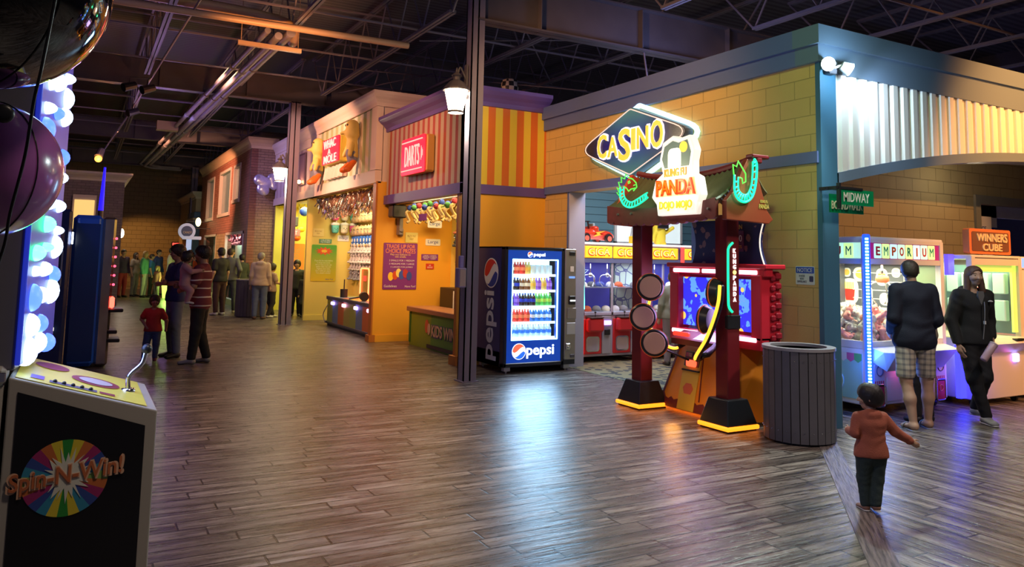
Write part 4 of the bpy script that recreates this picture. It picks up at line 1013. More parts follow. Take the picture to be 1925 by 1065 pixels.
    def bottle(name, lab, liquid, labelc, z, h=.185, can=False):
        r = thing('bottle' if not can else 'drink_can', (0, 0, 0), lab, 'bottle' if not can else 'can')
        s = h/.185
        if not can:
            MB().lathe([(.020, 0), (.030, .006*s), (.031, .05*s), (.028, .062*s), (.031, .075*s), (.031, .115*s), (.024, .14*s), (.012, .16*s), (.012, .172*s)], (0, 0, 0), 12).build('body', liquid, r, True)
            MB().lathe([(.0315, .062*s), (.0322, .064*s), (.0322, .108*s), (.0315, .11*s)], (0, 0, 0), 12).build('label', labelc, r, True)
            MB().lathe([(.014, .170*s), (.014, .187*s)], (0, 0, 0), 10).build('cap', labelc if name != 'water' else capm, r)
        else:
            MB().lathe([(.024, 0), (.030, .008), (.030, .13), (.025, .14)], (0, 0, 0), 12).build('body', labelc, r, True)
            MB().lathe([(.024, .14), (.020, .138), (.019, .142)], (0, 0, 0), 12).build('lid', CHROME, r)
        return r
    C = lambda n, c, e=.25: mat('liquid_'+n, c, .15, 0, c, e)
    L = lambda n, c, e=.35: mat('label_'+n, c, .35, 0, c, e)
    kinds = {
      'water': ('clear water bottle with blue label', clear, L('blue', (.05, .2, .8))), 'red': ('red sports drink bottle', C('red', (.75, .06, .03)), L('orange', (.9, .25, .1))),
      'blue': ('blue sports drink bottle', C('blue', (.03, .2, .7)), L('white', (.7, .8, .9))), 'cola': ('dark cola bottle with blue label', C('cola', (.04, .015, .01), .1), L('navy', (.03, .05, .5))),
      'green': ('green soda bottle', C('green', (.10, .5, .10)), L('lime', (.45, .7, .1))), 'purple': ('purple drink bottle', C('purple', (.25, .08, .6)), L('violet', (.4, .2, .8))),
      'yellow': ('yellow lemonade bottle', C('yellow', (.75, .6, .15)), L('gold', (.8, .5, .05))), 'tea': ('brown iced tea bottle', C('tea', (.25, .09, .02), .15), L('cream', (.8, .7, .5))),
      'can': ('tall silver can with green top', None, L('silver', (.6, .7, .72)))}
    layout = [['water']*8, ['red', 'red', 'red', 'red', 'blue', 'blue', 'blue', 'blue'], ['cola', 'purple', 'cola', 'cola', 'cola', 'green', 'green', 'green'], ['tea', 'cola', 'tea', 'tea', 'yellow', 'purple', 'yellow', 'purple'], ['tea', 'red', 'red', 'yellow', 'can', 'can', 'can', 'can']]
    names = ['bottom', 'second', 'middle', 'fourth', 'top']; protos = {}
    for ri, row in enumerate(layout):
        xs = [gx0+.055+i*(gx1-gx0-.13)/7 for i in range(8)]
        for i, kd in enumerate(row):
            for dpt in (0, .09):
                lab0, lq, lb = kinds[kd]
                if kd not in protos:
                    protos[kd] = o = bottle(kd, '', lq, lb, 0, can=(kd == 'can'))
                else: o = copy_tree(protos[kd])
                o.location = (xs[i], y0+.12+dpt, rows[ri]-.005)
                o['label'] = '%s on the %s vending shelf%s' % (lab0, names[ri], '' if dpt == 0 else ', second row'); o['group'] = '%ss on the %s vending shelf' % (lab0.split(' with')[0], names[ri])
    light('vend_glow', 'AREA', ((gx0+gx1)/2, y0-.03, 1.02), (.35, .68, 1), 26, .75, ((gx0+gx1)/2, y0-2, .9), sy=1.1)
vending()

def column_box():
    t = thing('column_sign_holder', (4.4, 9.2, 1.3), 'small beige framed box strapped to the near steel column', 'sign holder')
    MB().box(4.36, 4.47, 9.24, 9.36, 1.24, 1.50, .01).build('case', mat('case_violet', (.25, .22, .42), .3), t); MB().box(4.375, 4.46, 9.232, 9.242, 1.26, 1.48).build('panel', mat('holder_beige', (.42, .34, .28), .4), t)
    MB().box(4.40, 4.46, 9.3, 9.36, 1.50, 1.66, .008).build('clip', mat('clip_violet', (.25, .22, .5), .3), t)
column_box()

def claw_duo():
    """red twin claw machine in the casino, lit yellow header"""
    y0, y1, H = 10.3, 11.25, 1.93; tp = None
    red = mat('claw_red', (.60, .03, .04), .3); lav = mat('claw_lavender', (.50, .46, .62), .35); hy = mat('header_yellow', (.9, .6, .05), .4, 0, (1, .50, .02), .8)
    led = glow('led_red', (1, .06, .05), 1.4)
    def unit(x0, w, nb, lab, back):
        t = thing('claw_machine', (x0+w/2, y0+.45, 0), lab, 'claw machine', 'red claw machines in the casino')
        x1 = x0+w
        MB().box(x0, x1, y0+.03, y1, .10, .78, .01).build('base', lav, t)
        for i in range(nb):
            xa = x0+.06+i*(w-.08)/nb; xb = xa+(w-.08)/nb-.04; xm = xa+(xb-xa)*.64
            p = MB().box(xa, xm, y0, y0+.05, .14, .70, .012).build('door', red, t)
            MB().prism(rrect(.22, .20, .04), ((xa+xm)/2, y0, .30), '-Y', .006).build('prize_flap', mat('flap_glass', (.55, .5, .6), .2), p)
            MB().prism([(x, z) for x, z in rrect(.26, .24, .05)], ((xa+xm)/2, y0, .30), '-Y', .003).build('flap_trim', CHROME, p)
            MB().box(xa+.02, xm-.02, y0-.12, y0, .50, .72, .03).build('console', red, p)
            s = MB().box(xm+.01, xb, y0, y0+.04, .14, .74, .008).build('coin_panel', mat('coin_panel_grey', (.42, .40, .48), .35, .3), t)
            MB().box(xm+.03, xb-.02, y0-.03, y0, .60, .67, .01).build('card_reader', glow('reader_violet', (.6, .3, 1), 2.5), s)
            MB().box(xm+.05, xb-.04, y0-.025, y0, .44, .53, .008).build('bill_slot', BLACK, s)
            j = MB().cyl(((xa+xm)/2, y0-.06, .72), ((xa+xm)/2, y0-.06, .80), .006, n=6).sph(((xa+xm)/2, y0-.06, .81), .018, 8, 6).build('joystick', BLACK, t)
            b = MB().box((xa+xm)/2-.13, (xa+xm)/2+.13, y0-.13, y0+.04, .715, .735, .008).build('control_top', mat('control_dark', (.08, .05, .05), .3), t)
            # claw
            cx = (xa+xb)/2+.12*((-1)**i); cy = y0+.4; b = MB().cyl((cx, cy, 1.58), (cx, cy, 1.40), .008, n=6).sph((cx, cy, 1.39), .04, 10, 6)
            for k in range(3):
                a = k*2*PI/3+.5; c_, s_ = math.cos(a), math.sin(a)
                b.tube(curve_pts([(cx, cy, 1.40), (cx+.10*c_, cy+.10*s_, 1.38), (cx+.13*c_, cy+.13*s_, 1.28), (cx+.06*c_, cy+.06*s_, 1.19)], 4), .008, 6)
            b.build('claw', CHROME, t, True)
            h = MB().box(xa, xb, y0-.01, y0+.04, 1.68, 1.87, .01).build('header', hy, t)
            letters('lettering', 'GIGA', ((xa+xb)/2, y0-.01, 1.775), '-Y', (xb-xa)*.8, .13, glow('giga_red', (.9, .04, .01), .9), h, .006, .02)
            letters('letter_core', 'GIGA', ((xa+xb)/2, y0-.017, 1.778), '-Y', (xb-xa)*.76, .10, glow('giga_yellow', (1, .75, .25), 1.3), h, .006, -.01)
        MB().box(x0, x1, y0, y1, 1.60, 1.67).box(x0, x1, y0+.04, y1, 1.66, 1.90).build('canopy', mat('canopy_blue', (.20, .22, .42), .4), t)
        MB().box(x0-.01, x1+.01, y0-.02, y1, 1.895, 1.93, .006).build('top', mat('top_pale', (.8, .75, .78), .4, 0, (1, .8, .8), .6), t)
        MB().box(x0+.02, x1-.02, y1-.04, y1, .78, 1.62).build('back_panel', back, t)
        b = MB()
        for xx in (x0+.06, x0+w*.5, x1-.06): b.box(xx-.014, xx+.014, y0+.01, y0+.04, .76, 1.62)
        b.box(x0, x1, y0+.01, y0+.05, .76, .80); b.build('frame', lav, t)
        MB().box(x0+.05, x1-.05, y0+.02, y0+.026, .80, 1.60).build('window_pane', glass(), t)
        MB().box(x0-.02, x0+.04, y0-.02, y0+.03, .06, 1.90, .01).build('led_strip', led, t)
        MB().cyl((x0+.06, y0+.0, .86), (x0+.03, y0+.0, 1.58), .010, n=8).build('neon_rod', glow('rod_cyan', (.1, 1, .75), 4), t)
        MB().box(x0+.04, x1-.04, y0+.30, y1-.05, 1.18, 1.195).box(x0+.04, x1-.04, y0+.05, y1-.05, .79, .80).build('shelf', mat('glass_shelf', (.35, .38, .5), .2), t)
        b = MB()
        for xx in (x0+.08, x1-.08):
            for yy in (y0+.1, y1-.1): b.cyl((xx, yy-.02, .035), (xx, yy+.02, .035), .035, n=12).box(xx-.03, xx+.03, yy-.03, yy+.03, .05, .10)
        b.build('casters', BLACK, t)
        light('claw_lamp', 'AREA', ((x0+x1)/2, y0+.4, 1.585), (.8, .85, 1), 7, w*.8, ((x0+x1)/2, y0+.4, 0), sy=.5)
        return t
    bk1 = mat('claw_back_navy', (.02, .02, .22), .4, 0, (.03, .03, .4), .3)
    bk2 = mat('claw_back_pattern', (.5, .6, .5), .5); g = N(bk2); v = g.coord('xyz'); vo = g.n('ShaderNodeTexVoronoi', feature='DISTANCE_TO_EDGE'); vo.inputs['Scale'].default_value = 6; g.l(v, vo.inputs['Vector'])
    g.l(g.mix(g.math('LESS_THAN', vo.outputs['Distance'], .05), (.55, .68, .55), (.12, .14, .3)), g.b.inputs['Base Color'])
    unit(7.03, 1.25, 2, 'red twin claw machine nearest the pepsi machine, red toy car on top', bk1)
    unit(8.36, .74, 1, 'red claw machine with pale patterned back, seen behind the tower machine post', bk2)
    unit(9.14, .74, 1, 'red claw machine farthest right in the casino opening', bk1)
    # caps on the shelves inside
    capsh = None; rng = random.Random(3)
    cols = [(.7, .7, .75), (.05, .08, .35), (.75, .15, .05), (.3, .3, .32), (.8, .75, .65), (.1, .1, .12)]
    def capobj(c, i):
        r = thing('baseball_cap', (0, 0, 0), '', 'cap'); m_ = mat('cap_%d' % i, c, .7)
        P = MB(); P.lathe([(.075, 0), (.078, .03), (.06, .065), (.03, .082), (.004, .085)], (0, 0, 0), 14); P.build('crown', m_, r, True)
        MB().prism([(-.06, 0), (-.055, .06), (0, .085), (.055, .06), (.06, 0)], (0, -.05, .0), (Vector((1, 0, 0)), Vector((0, -1, 0)), Vector((0, 0, 1))), .008).build('brim', m_, r)
        return r
    cn = ['pale grey', 'navy', 'orange', 'dark grey', 'cream', 'black']
    pr = [capobj(c, i) for i, c in enumerate(cols)]; used = set()
    for j, (x0, n) in enumerate(((7.12, 6), (8.42, 3), (9.2, 3))):
        for k in range(n):
            for z, pl in ((1.197, 'upper shelf'), (.802, 'tray')):
                i = rng.randrange(6); o = pr[i] if i not in used else copy_tree(pr[i]); used.add(i)
                o.location = (x0+.09+k*.19, y0+.5-(.15 if z < 1 else 0)+.05*rng.random(), z); o.rotation_euler = (0, 0, rng.uniform(-.5, .5))
                o['label'] = '%s baseball cap on the %s of the %s claw machine' % (cn[i], pl, ('twin', 'pale backed', 'farthest right')[j]); o['group'] = '%s caps on the %s of the %s claw machine' % (cn[i], pl, ('twin', 'pale backed', 'farthest right')[j])
    for i, o in enumerate(pr):
        if i not in used:
            for ch in list(o.children): bpy.data.objects.remove(ch)
            bpy.data.objects.remove(o)
    # star print on the navy back
    st = [( (.16 if k % 2 == 0 else .065)*math.sin(2*PI*k/10), (.16 if k % 2 == 0 else .065)*math.cos(2*PI*k/10)) for k in range(10)]
    s = MB(); o = (7.62, 11.19, 1.42); s.tube([pic(o, '-Y', x, y, .01) for x, y in st], .006, 5, True); tag(s.build('star_outline', glow('star_blue', (.5, .7, 1), 1.2)), 'outlined blue star on the navy back of the twin claw machine', 'decoration')
    # ride-on car on top
    z = 1.93; rc = mat('toy_red', (.75, .05, .02), .25, coat=.4); t = thing('toy_car', (7.48, 10.75, z), 'red ride-on toy car with yellow flash on top of the claw machine', 'toy car')
    P = [('+', (7.20, 10.75, z+.16), (7.80, 10.75, z+.13), .13, .10, (1, 1.6, .75), .04), ('+', (7.78, 10.75, z+.13), (7.86, 10.75, z+.11), .11, .09, (1, 1.5, .7), .04), ('+', (7.16, 10.62, z+.28), (7.16, 10.88, z+.28), .06, .06, (.6, 1, 1.8), .04), ('+', (7.52, 10.62, z+.24), (7.52, 10.88, z+.24), .05, .05, (1.2, 1, .9), .04), ('-', (7.34, 10.75, z+.33), (7.38, 10.75, z+.30), .13, .12, (.9, 1.0, .8))]
    for xx in (7.30, 7.76):
        for yy in (10.55, 10.95): P.append(('-', (xx, yy-.05, z+.075), (xx, yy+.05, z+.075), .085, .085))
    sdf_obj('body', P, .012, rc, t)
    for xx in (7.30, 7.76):
        for yy in (10.575, 10.925):
            w_ = MB().lathe([(.045, -.03), (.075, -.025), (.075, .025), (.045, .03)], (xx, yy, z+.075), 18, 'y').build('wheel', BLACK, t, auto=40); MB().lathe([(.01, -.033), (.045, -.034), (.045, .034), (.01, .033)], (xx, yy, z+.075), 14, 'y').build('hub', mat('hub_red', (.7, .15, .1), .3), w_)
    MB().prism([(0, 0), (.16, .03), (.12, .06), (.24, .10), (.05, .075), (.08, .045)], (7.42, 10.545, z+.10), '-Y', .012, .01).build('flash', mat('flash_yellow', (.9, .6, .05), .4), t)
    MB().lathe([(.04, 0), (.048, .008), (.048, .0), (.04, -.005)], (7.45, 10.75, z+.36), 14).cyl((7.47, 10.75, z+.25), (7.45, 10.75, z+.36), .012).build('steering_wheel', BLACK, t)
    MB().box(7.50, 7.54, 10.66, 10.84, z+.26, z+.33, .01).build('windscreen', mat('toy_glass', (.4, .5, .55), .1), t)
    # toys on top of the machines seen through the tower machine
    t = thing('yellow_toy', (8.95, 10.7, 1.93), 'yellow plush toy standing on the claw machines beside white plush', 'toy')
    sdf_obj('body', [('+', (8.95, 10.7, 2.05), (8.95, 10.7, 2.32), .12, .11), ('+', (8.84, 10.66, 2.15), (8.74, 10.6, 2.02), .035, .035), ('+', (9.06, 10.66, 2.15), (9.18, 10.6, 2.24), .035, .035), ('+', (8.9, 10.68, 2.0), (8.9, 10.66, 1.96), .045, .05), ('+', (9.0, 10.68, 2.0), (9.02, 10.66, 1.96), .045, .05)], .012, mat('toy_yellow', (.85, .65, .04), .6), t)
    MB().box(8.83, 9.07, 10.565, 10.6, 2.22, 2.30, .01).build('band', BLACK, t)
    t = thing('white_toy', (8.60, 10.85, 1.93), 'large white plush toy with grey nose left of the yellow toy', 'toy')
    sdf_obj('body', [('+', (8.60, 10.85, 2.06), (8.60, 10.85, 2.18), .14, .12), ('+', (8.60, 10.80, 2.33), (8.60, 10.78, 2.35), .12, .12), ('+', (8.50, 10.8, 2.44), (8.49, 10.8, 2.46), .04, .04), ('+', (8.70, 10.8, 2.44), (8.71, 10.8, 2.46), .04, .04), ('+', (8.48, 10.75, 2.12), (8.42, 10.68, 2.0), .045, .05), ('+', (8.72, 10.75, 2.12), (8.76, 10.68, 2.02), .045, .05)], .014, mat('plush_white', (.75, .78, .78), .9), t)
    MB().sph((8.60, 10.655, 2.33), .022, 10, 6).build('nose', DKMET, t, True)
    t = thing('yellow_box', (8.2, 10.45, 1.93), 'flat yellow box on top of the claw machine behind the red post', 'box'); MB().box(8.12, 8.42, 10.34, 10.5, 1.93, 2.06, .01).build('carton', mat('toy_yellow2', (.9, .62, .03), .5), t)
    wl = thing('white_lightbox', (9.1, 11.6, 2.05), 'bright white lit panel on the teal wall behind the toys', 'light panel'); MB().box(8.75, 10.3, 11.68, 11.75, 2.0, 2.42).build('face', mat('panel_lit', (.8, .85, .85), .5, 0, (.75, .9, .9), .55), wl)
    MB().box(8.70, 10.35, 11.66, 11.70, 2.42, 2.46).box(8.70, 10.35, 11.66, 11.70, 1.96, 2.0).box(8.70, 8.75, 11.66, 11.70, 1.96, 2.46).box(10.3, 10.35, 11.66, 11.70, 1.96, 2.46).build('frame', WHITE, wl)
claw_duo()
BALL1 = (-.332, 3.07, 2.535); BALL2 = (-.319, 3.306, 1.909); VALVE = (-.243, 2.87, 2.053)
CABLE = [(-.10, 2.42, 2.42), (-.112, 2.40, 2.26), (-.125, 2.38, 2.11), (-.137, 2.39, 2.02), (-.148, 2.42, 1.88), (-.176, 2.50, 1.727), (-.19, 2.55, 1.62), (-.24, 2.62, 1.45)]
def tower_game():
    """pagoda shaped drum game against the casino wall, faces -X"""
    t = thing('drum_arcade_game', (6.05, 6.35, 0), 'red pagoda shaped drum arcade game with lit PANDA sign and round drum pads', 'arcade game')
    red = mat('game_dark_red', (.17, .012, .016), .35); rd2 = mat('game_red', (.62, .02, .04), .35); org = mat('game_orange', (.82, .30, .02), .4); bk = BLACK
    mar = mat('game_maroon', (.16, .02, .015), .5)
    og = glow('strip_orange', (1, .24, .01), 1.9)
    # posts
    for (x, y) in ((5.68, 7.08), (5.74, 5.80)):
        s = .085
        p = MB().box(x-s, x+s, y-s, y+s, .26, 2.12, .008).build('post', red, t)
        b = MB(); vs = [(x+sx*w, y+sy*w, z) for z, w in ((.06, .20), (.30, .135)) for sx, sy in ((-1, -1), (1, -1), (1, 1), (-1, 1))]
        b.add(vs, [(0, 1, 2, 3), (4, 5, 6, 7)]+[(i, (i+1) % 4, 4+(i+1) % 4, 4+i) for i in range(4)]); f = b.build('post_foot', bk, p, bevel=.01)
        MB().box(x-.215, x+.215, y-.215, y+.215, .02, .06, .01).build('glow_strip', og, p); MB().box(x-.19, x+.19, y-.19, y+.19, 0, .02).build('base', bk, p)
    MB().box(5.9, 6.02, 6.0, 7.28, .03, .045).build('floor_strip', og, t)
    # roof: curved tiled slopes
    def zf(v): return .10*abs(v)**2.2   # eaves sweep up at the ends, v in -1..1
    y0, y1 = 7.42, 5.63; yc = (y0+y1)/2; hw = (y0-y1)/2
    def slope(xa, za, xb, zb, name):
        b = MB(); nu, nv = 48, 8; vs = []
        for i in range(nu+1):
            v = -1+2*i/nu; y = yc+v*hw
            for j in range(nv+1):
                q = j/nv; rib = .012*math.cos(i*PI/1.0) if True else 0
                vs.append((xa+(xb-xa)*q, y, za+(zb-za)*(q**1.35)+zf(v)*(.6+.4*q)+rib))
        b.add(vs, [(i*(nv+1)+j, (i+1)*(nv+1)+j, (i+1)*(nv+1)+j+1, i*(nv+1)+j+1) for i in range(nu) for j in range(nv)])
        o = b.build(name, mat('roof_tiles', (.13, .12, .06), .45, noise=.3, nscale=4), t); m = o.modifiers.new('s', 'SOLIDIFY'); m.thickness = .02
        return o
    slope(5.42, 2.20, 5.88, 2.56, 'roof_slope'); slope(6.14, 2.30, 5.92, 2.56, 'roof_slope')
    b = MB(); b.tube([(5.90, yc+v*hw*1.02, 2.60+.10*abs(v)**2.2) for v in [k/12-1 for k in range(25)]], .035, 8); b.build('ridge', red, t)
    b = MB().box(5.86, 5.94, 5.50, 5.66, 2.64, 2.70, .01).box(5.80, 6.04, 5.50, 5.60, 2.69, 2.73, .01).build('ridge_end', red, t)
    # scalloped valance
    nsc = 13; b = MB()
    for i in range(nsc):
        va = -1+2*i/nsc; vb = -1+2*(i+1)/nsc; vm = (va+vb)/2
        za = 2.20+zf(va)*.6; zb = 2.20+zf(vb)*.6; ya = yc+va*hw; yb = yc+vb*hw
        lo = 2.06+zf(vm)*.6*.8; poly = [(ya, za+.02), (ya, lo)]
        for k in range(1, 7): poly.append((ya+(yb-ya)*(.5-.5*math.cos(PI*k/7)), lo-.035*math.sin(PI*k/7)))
        poly += [(yb, lo), (yb, zb+.02)]
        b.prism([(p, q) for p, q in poly], (5.44, 0, 0), (Vector((0, 1, 0)), Vector((0, 0, 1)), Vector((-1, 0, 0))), .02, .02)
    b.build('valance', mat('valance_wood', (.20, .035, .03), .5, noise=.35, nscale=9), t)
    b = MB()
    for yy in (7.2, 6.95, 5.95, 5.72): b.cyl((5.40, yy, 2.17), (5.425, yy, 2.17), .014, n=8)
    b.build('valance_bolts', STEEL, t)
    # gable ends
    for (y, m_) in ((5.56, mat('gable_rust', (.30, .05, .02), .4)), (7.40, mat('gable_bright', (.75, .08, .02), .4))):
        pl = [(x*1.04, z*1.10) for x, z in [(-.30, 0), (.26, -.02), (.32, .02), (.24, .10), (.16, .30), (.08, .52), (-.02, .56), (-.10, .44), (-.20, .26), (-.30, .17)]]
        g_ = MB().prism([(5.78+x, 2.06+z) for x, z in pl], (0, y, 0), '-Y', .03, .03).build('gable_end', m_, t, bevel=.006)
    letters('gable_print', 'PANDA', (5.98, 5.528, 2.21), '-Y', .14, .045, mat('print_gold', (.65, .42, .10), .5), t, .004, .01)
    letters('gable_print', 'KUNG FU', (5.98, 5.528, 2.26), '-Y', .10, .03, MATS['print_gold'], t, .004, .01)
    # crown sign
    o = (5.36, 6.13, 2.12)
    white = mat('sign_white_lit', (1, .95, .85), .4, 0, (1, .88, .75), .62)
    out = [(-.30, 0), (.30, 0), (.32, .12), (.36, .2), (.32, .38), (.24, .42), (.24, .55), (.27, .66), (.20, .82), (.05, .80), (-.06, .84), (-.22, .78), (-.27, .6), (-.22, .45), (-.34, .38), (-.40, .2), (-.32, .12)]
    s = MB().prism(out, o, '-X', .0, .10).build('crown_sign', white, t, bevel=.012)
    MB().prism([(x*.90, .04+z*.92) for x, z in out if z > .44][0:] if False else [(-.18, .50), (.19, .50), (.22, .64), (.17, .77), (.04, .75), (-.05, .78), (-.18, .73), (-.22, .60)], o, '-X', .008).build('upper_panel', mat('sign_upper', (.16, .20, .17), .4, 0, (.2, .26, .2), .35), s)
    MB().prism(rrect(.20, .24, .06, cx=-.02, cy=.58), o, '-X', .012).build('upper_panel_centre', mat('sign_upper_pale', (.9, .9, .8), .4, 0, (1, 1, .85), .7), s)
    MB().prism(circle(.055, 18, .12, .70), o, '-X', .016).build('upper_roundel', mat('roundel', (1, .55, .05), .4, 0, (1, .5, .04), 1.6), s)
    MB().prism([(-.30, .20), (.30, .20), (.27, .38), (-.27, .38)], o, '-X', .005).build('letter_band', mat('band_cream', (1, .8, .4), .4, 0, (1, .62, .2), .7), s)
    bow = lambda X, Y: Y*(1+1.2*X*X)+.0
    letters('lettering', 'KUNG FU', pic(o, '-X', 0, .445, .01), '-X', .34, .085, mat('kf_white', (.6, .2, .03), .4, 0, (.9, .25, .03), .5), s, .012, .02)
    letters('lettering', 'PANDA', pic(o, '-X', 0, .29, .01), '-X', .60, .16, glow('panda_red', (.9, .03, .0), 1.0), s, .016, .03, warp=bow)
    letters('letter_face', 'PANDA', pic(o, '-X', 0, .295, .026), '-X', .57, .13, glow('panda_orange', (1, .13, .0), 1.0), s, .004, .0, warp=bow)
    letters('lettering', 'DOJO MOJO', pic(o, '-X', 0, .095, .01), '-X', .50, .10, mat('dojo_ink', (.75, .5, .03), .5, 0, (.9, .5, .03), .7), s, .012, .02, warp=bow)
    light('crown_glow', 'POINT', (5.15, 6.13, 2.5), (1, .85, .6), 7, .15)
    # neon dragons
    gn = glow('neon_mint', (.01, .95, .38), 1.25); gg = glow('neon_green', (.10, .8, .06), 1.1)
    def dragon(o, f, S, name):
        d = thing('x', (0, 0, 0), None, None); bpy.data.objects.remove(d)
        body = [(-.33, .30), (-.33, .14), (-.24, .02), (-.08, -.03), (.10, .0), (.26, .06), (.34, .10)]
        tp = [(-.24, .30), (-.235, .17), (-.17, .09), (-.05, .05), (.10, .09), (.24, .14), (.33, .17)]
        P = lambda pts: [pic(o, f, x*S, y*S, .02) for x, y in pts]
        a, c = curve_pts(P(body), 5), curve_pts(P(tp), 5)
        root = MB().tube(a, .009*S*1.6, 6).tube(c, .007*S*1.6, 6).build('neon_dragon', gn, t, True)
        b = MB()
        for k in range(2, len(a)-1, 2): b.tube([a[k], (a[k]+c[k])/2+Vector((0, 0, .01)), c[k]], .007*S*1.6, 5)
        b.build('scale_tubes', gn, root, True)
        head = [(-.34, .30), (-.38, .38), (-.30, .37), (-.31, .45), (-.22, .42), (-.2, .49), (-.12, .43), (-.02, .40), (.06, .34), (.08, .27), (.0, .22), (.03, .26), (-.06, .25), (-.12, .22), (-.17, .27), (-.24, .30)]
        h = MB().tube(P(head), .006*S*1.6, 5).tube(P([(-.14, .36), (-.10, .38), (-.08, .35), (-.13, .34)]), .005*S*1.6, 5).tube(P([(.0, .30), (.04, .31)]), .005*S*1.6, 5)
        h.tube(P([(-.34, .26), (-.42, .30), (-.36, .22), (-.42, .22), (-.35, .16)]), .005*S*1.6, 5)
        h.build('head_tubes', gg, root, True)
        return root
    dragon((5.40, 6.87, 2.26), '-X', .74, 'l'); 
    # second one curls up on the near gable
    P = lambda pts: [pic((5.70, 5.53, 2.24), '-Y', x, y, .03) for x, y in pts]
    out_ = curve_pts(P([(-.15, .26), (-.15, .10), (-.10, .02), (0, .0), (.09, .06), (.14, .2), (.155, .38), (.12, .44)]), 5); inn = curve_pts(P([(-.10, .24), (-.10, .13), (-.06, .08), (0, .07), (.05, .11), (.085, .2), (.10, .36), (.10, .41)]), 5)
    root = MB().tube(out_, .012, 6).tube(inn, .009, 6).build('neon_dragon', gn, t, True)
    b = MB()
    for k in range(2, len(out_)-1, 2): b.tube([out_[k], inn[k]], .009, 5)
    b.build('scale_tubes', gn, root, True)
    MB().tube(P([(-.16, .26), (-.17, .36), (-.12, .34), (-.10, .40), (-.05, .34), (.0, .28), (.0, .20), (-.04, .18), (-.05, .23), (-.10, .24)]), .007, 5).build('head_tubes', gg, root, True)
    light('dragon_glow', 'POINT', (5.62, 5.36, 2.36), (.1, 1, .5), 2.2, .08); light('dragon_glow', 'POINT', (5.22, 6.95, 2.36), (.1, 1, .5), 1.6, .08)
    # vertical sign and neon bracket on the near post
    for i, ch in enumerate('KUNG\u2022PANDA'):
        z = 1.76-i*.054
        if ch == '\u2022': MB().prism(circle(.022, 16), (5.755, 5.714, z), '-Y', .006).build('sign_dot', glow('gold_dot', (1, .7, .2), 1.5), t)
        else: letters('post_letter', ch, (5.755, 5.714, z), '-Y', .036, .043, mat('post_letter_lit', (1, .9, .9), .4, 0, (1, .75, .75), 3), t, .006, .02)
    MB().tube(curve_pts([(5.72, 5.70, 1.84), (5.665, 5.70, 1.79), (5.655, 5.70, 1.7), (5.655, 5.70, 1.3), (5.665, 5.70, 1.20), (5.71, 5.70, 1.15)], 6), .012, 8).build('neon_bracket', gn, t, True)
    MB().box(5.65, 5.83, 5.705, 5.75, .98, 1.12, .008).build('post_box', bk, t)
    # billboard behind
    art = mat('billboard_art', (.05, .05, .15), .45); g = N(art); v = g.coord('xyz'); vo = g.n('ShaderNodeTexVoronoi'); vo.inputs['Scale'].default_value = 9; g.l(v, vo.inputs['Vector'])
    f = g.noise(v, 7, 5); g.l(g.mix(g.math('GREATER_THAN', g.math('MULTIPLY', f, g.math('SUBTRACT', 1.2, vo.outputs['Distance'])), .50), (.02, .02, .10), (.32, .17, .18)), g.b.inputs['Base Color'])
    bp = []
    for k in range(13): q = k/12; bp.append((-.62+.07*math.sin(PI*q), 1.60+.50*q))
    for k in range(13): q = 1-k/12; bp.append((.47-.07*math.sin(PI*q), 1.60+.50*q))
    bo = (6.12, 6.10, 0); bb = MB().prism(bp, bo, '-X', .02, .02).build('billboard', art, t)
    MB().tube([pic(bo, '-X', x, z, .02) for x, z in bp[13:]], .008, 6).build('edge_light', mat('edge_white', (.8, .75, .7), .4, 0, (1, .85, .7), .7), bb)
    cd = MB().prism(rrect(.17, .22, .01, cx=.10, cy=1.87), bo, '-X', .028).build('score_card', mat('card_plum', (.18, .04, .14), .4), bb)
    letters('lettering', '500', pic(bo, '-X', .10, 1.90, .03), '-X', .13, .07, PWH, cd, .003, .01); letters('lettering', 'TICKETS', pic(bo, '-X', .10, 1.81, .03), '-X', .12, .03, PYEL, cd, .003); letters('lettering', 'WIN', pic(bo, '-X', .10, 2.02, .022), '-X', .12, .05, PYEL, bb, .003, .01)
    # monitor housing
    h = MB()
    yA, yB = 6.98, 5.60
    h.box(6.10, 6.28, yB, yA, .80, 1.56, .01)
    hs = h.build('monitor_housing', rd2, t)
    b = MB().box(6.02, 6.14, yB-.04, yA+.04, 1.50, 1.60, .012).box(6.0, 6.30, yB-.06, yA+.06, 1.58, 1.63, .01).box(6.0, 6.14, yB, yA, .76, .90, .012)
    for yy in (yB+.07, yA-.07): b.box(6.0, 6.12, yy-.07, yy+.07, .86, 1.52, .01)
    b.build('frame', rd2, hs)
    b = MB()
    for k in range(7):
        z = .86+k*.10; b.box(6.13, 6.19, yB-.03, yB, z, z+.06, .012); b.box(6.19, 6.27, yB-.035, yB, z+.02, z+.085, .012)
    b.build('notched_side', mat('game_red_side', (.34, .015, .03), .35), hs)
    scr = mat('game_screen', (.02, .02, .2), .3, 0, (.1, .1, .8), 1.0); g = N(scr); v = g.coord('xyz'); vo = g.n('ShaderNodeTexVoronoi'); vo.inputs['Scale'].default_value = 5; g.l(v, vo.inputs['Vector']); f = g.noise(v, 6, 3)
    c = g.mix(g.math('GREATER_THAN', f, .52), (.03, .03, .75), (.10, .30, .95)); c = g.mix(g.math('LESS_THAN', vo.outputs['Distance'], .22), c, (.75, .55, .12)); c = g.mix(g.math('GREATER_THAN', f, .62), c, (.25, .2, .35))
    g.l(c, g.b.inputs['Emission Color']); g.l(c, g.b.inputs['Base Color'])
    MB().box(6.085, 6.10, 5.76, 6.84, .93, 1.47).build('screen', scr, hs)
    lb = glow('bar_pink', (1, .55, .70), 2.2)
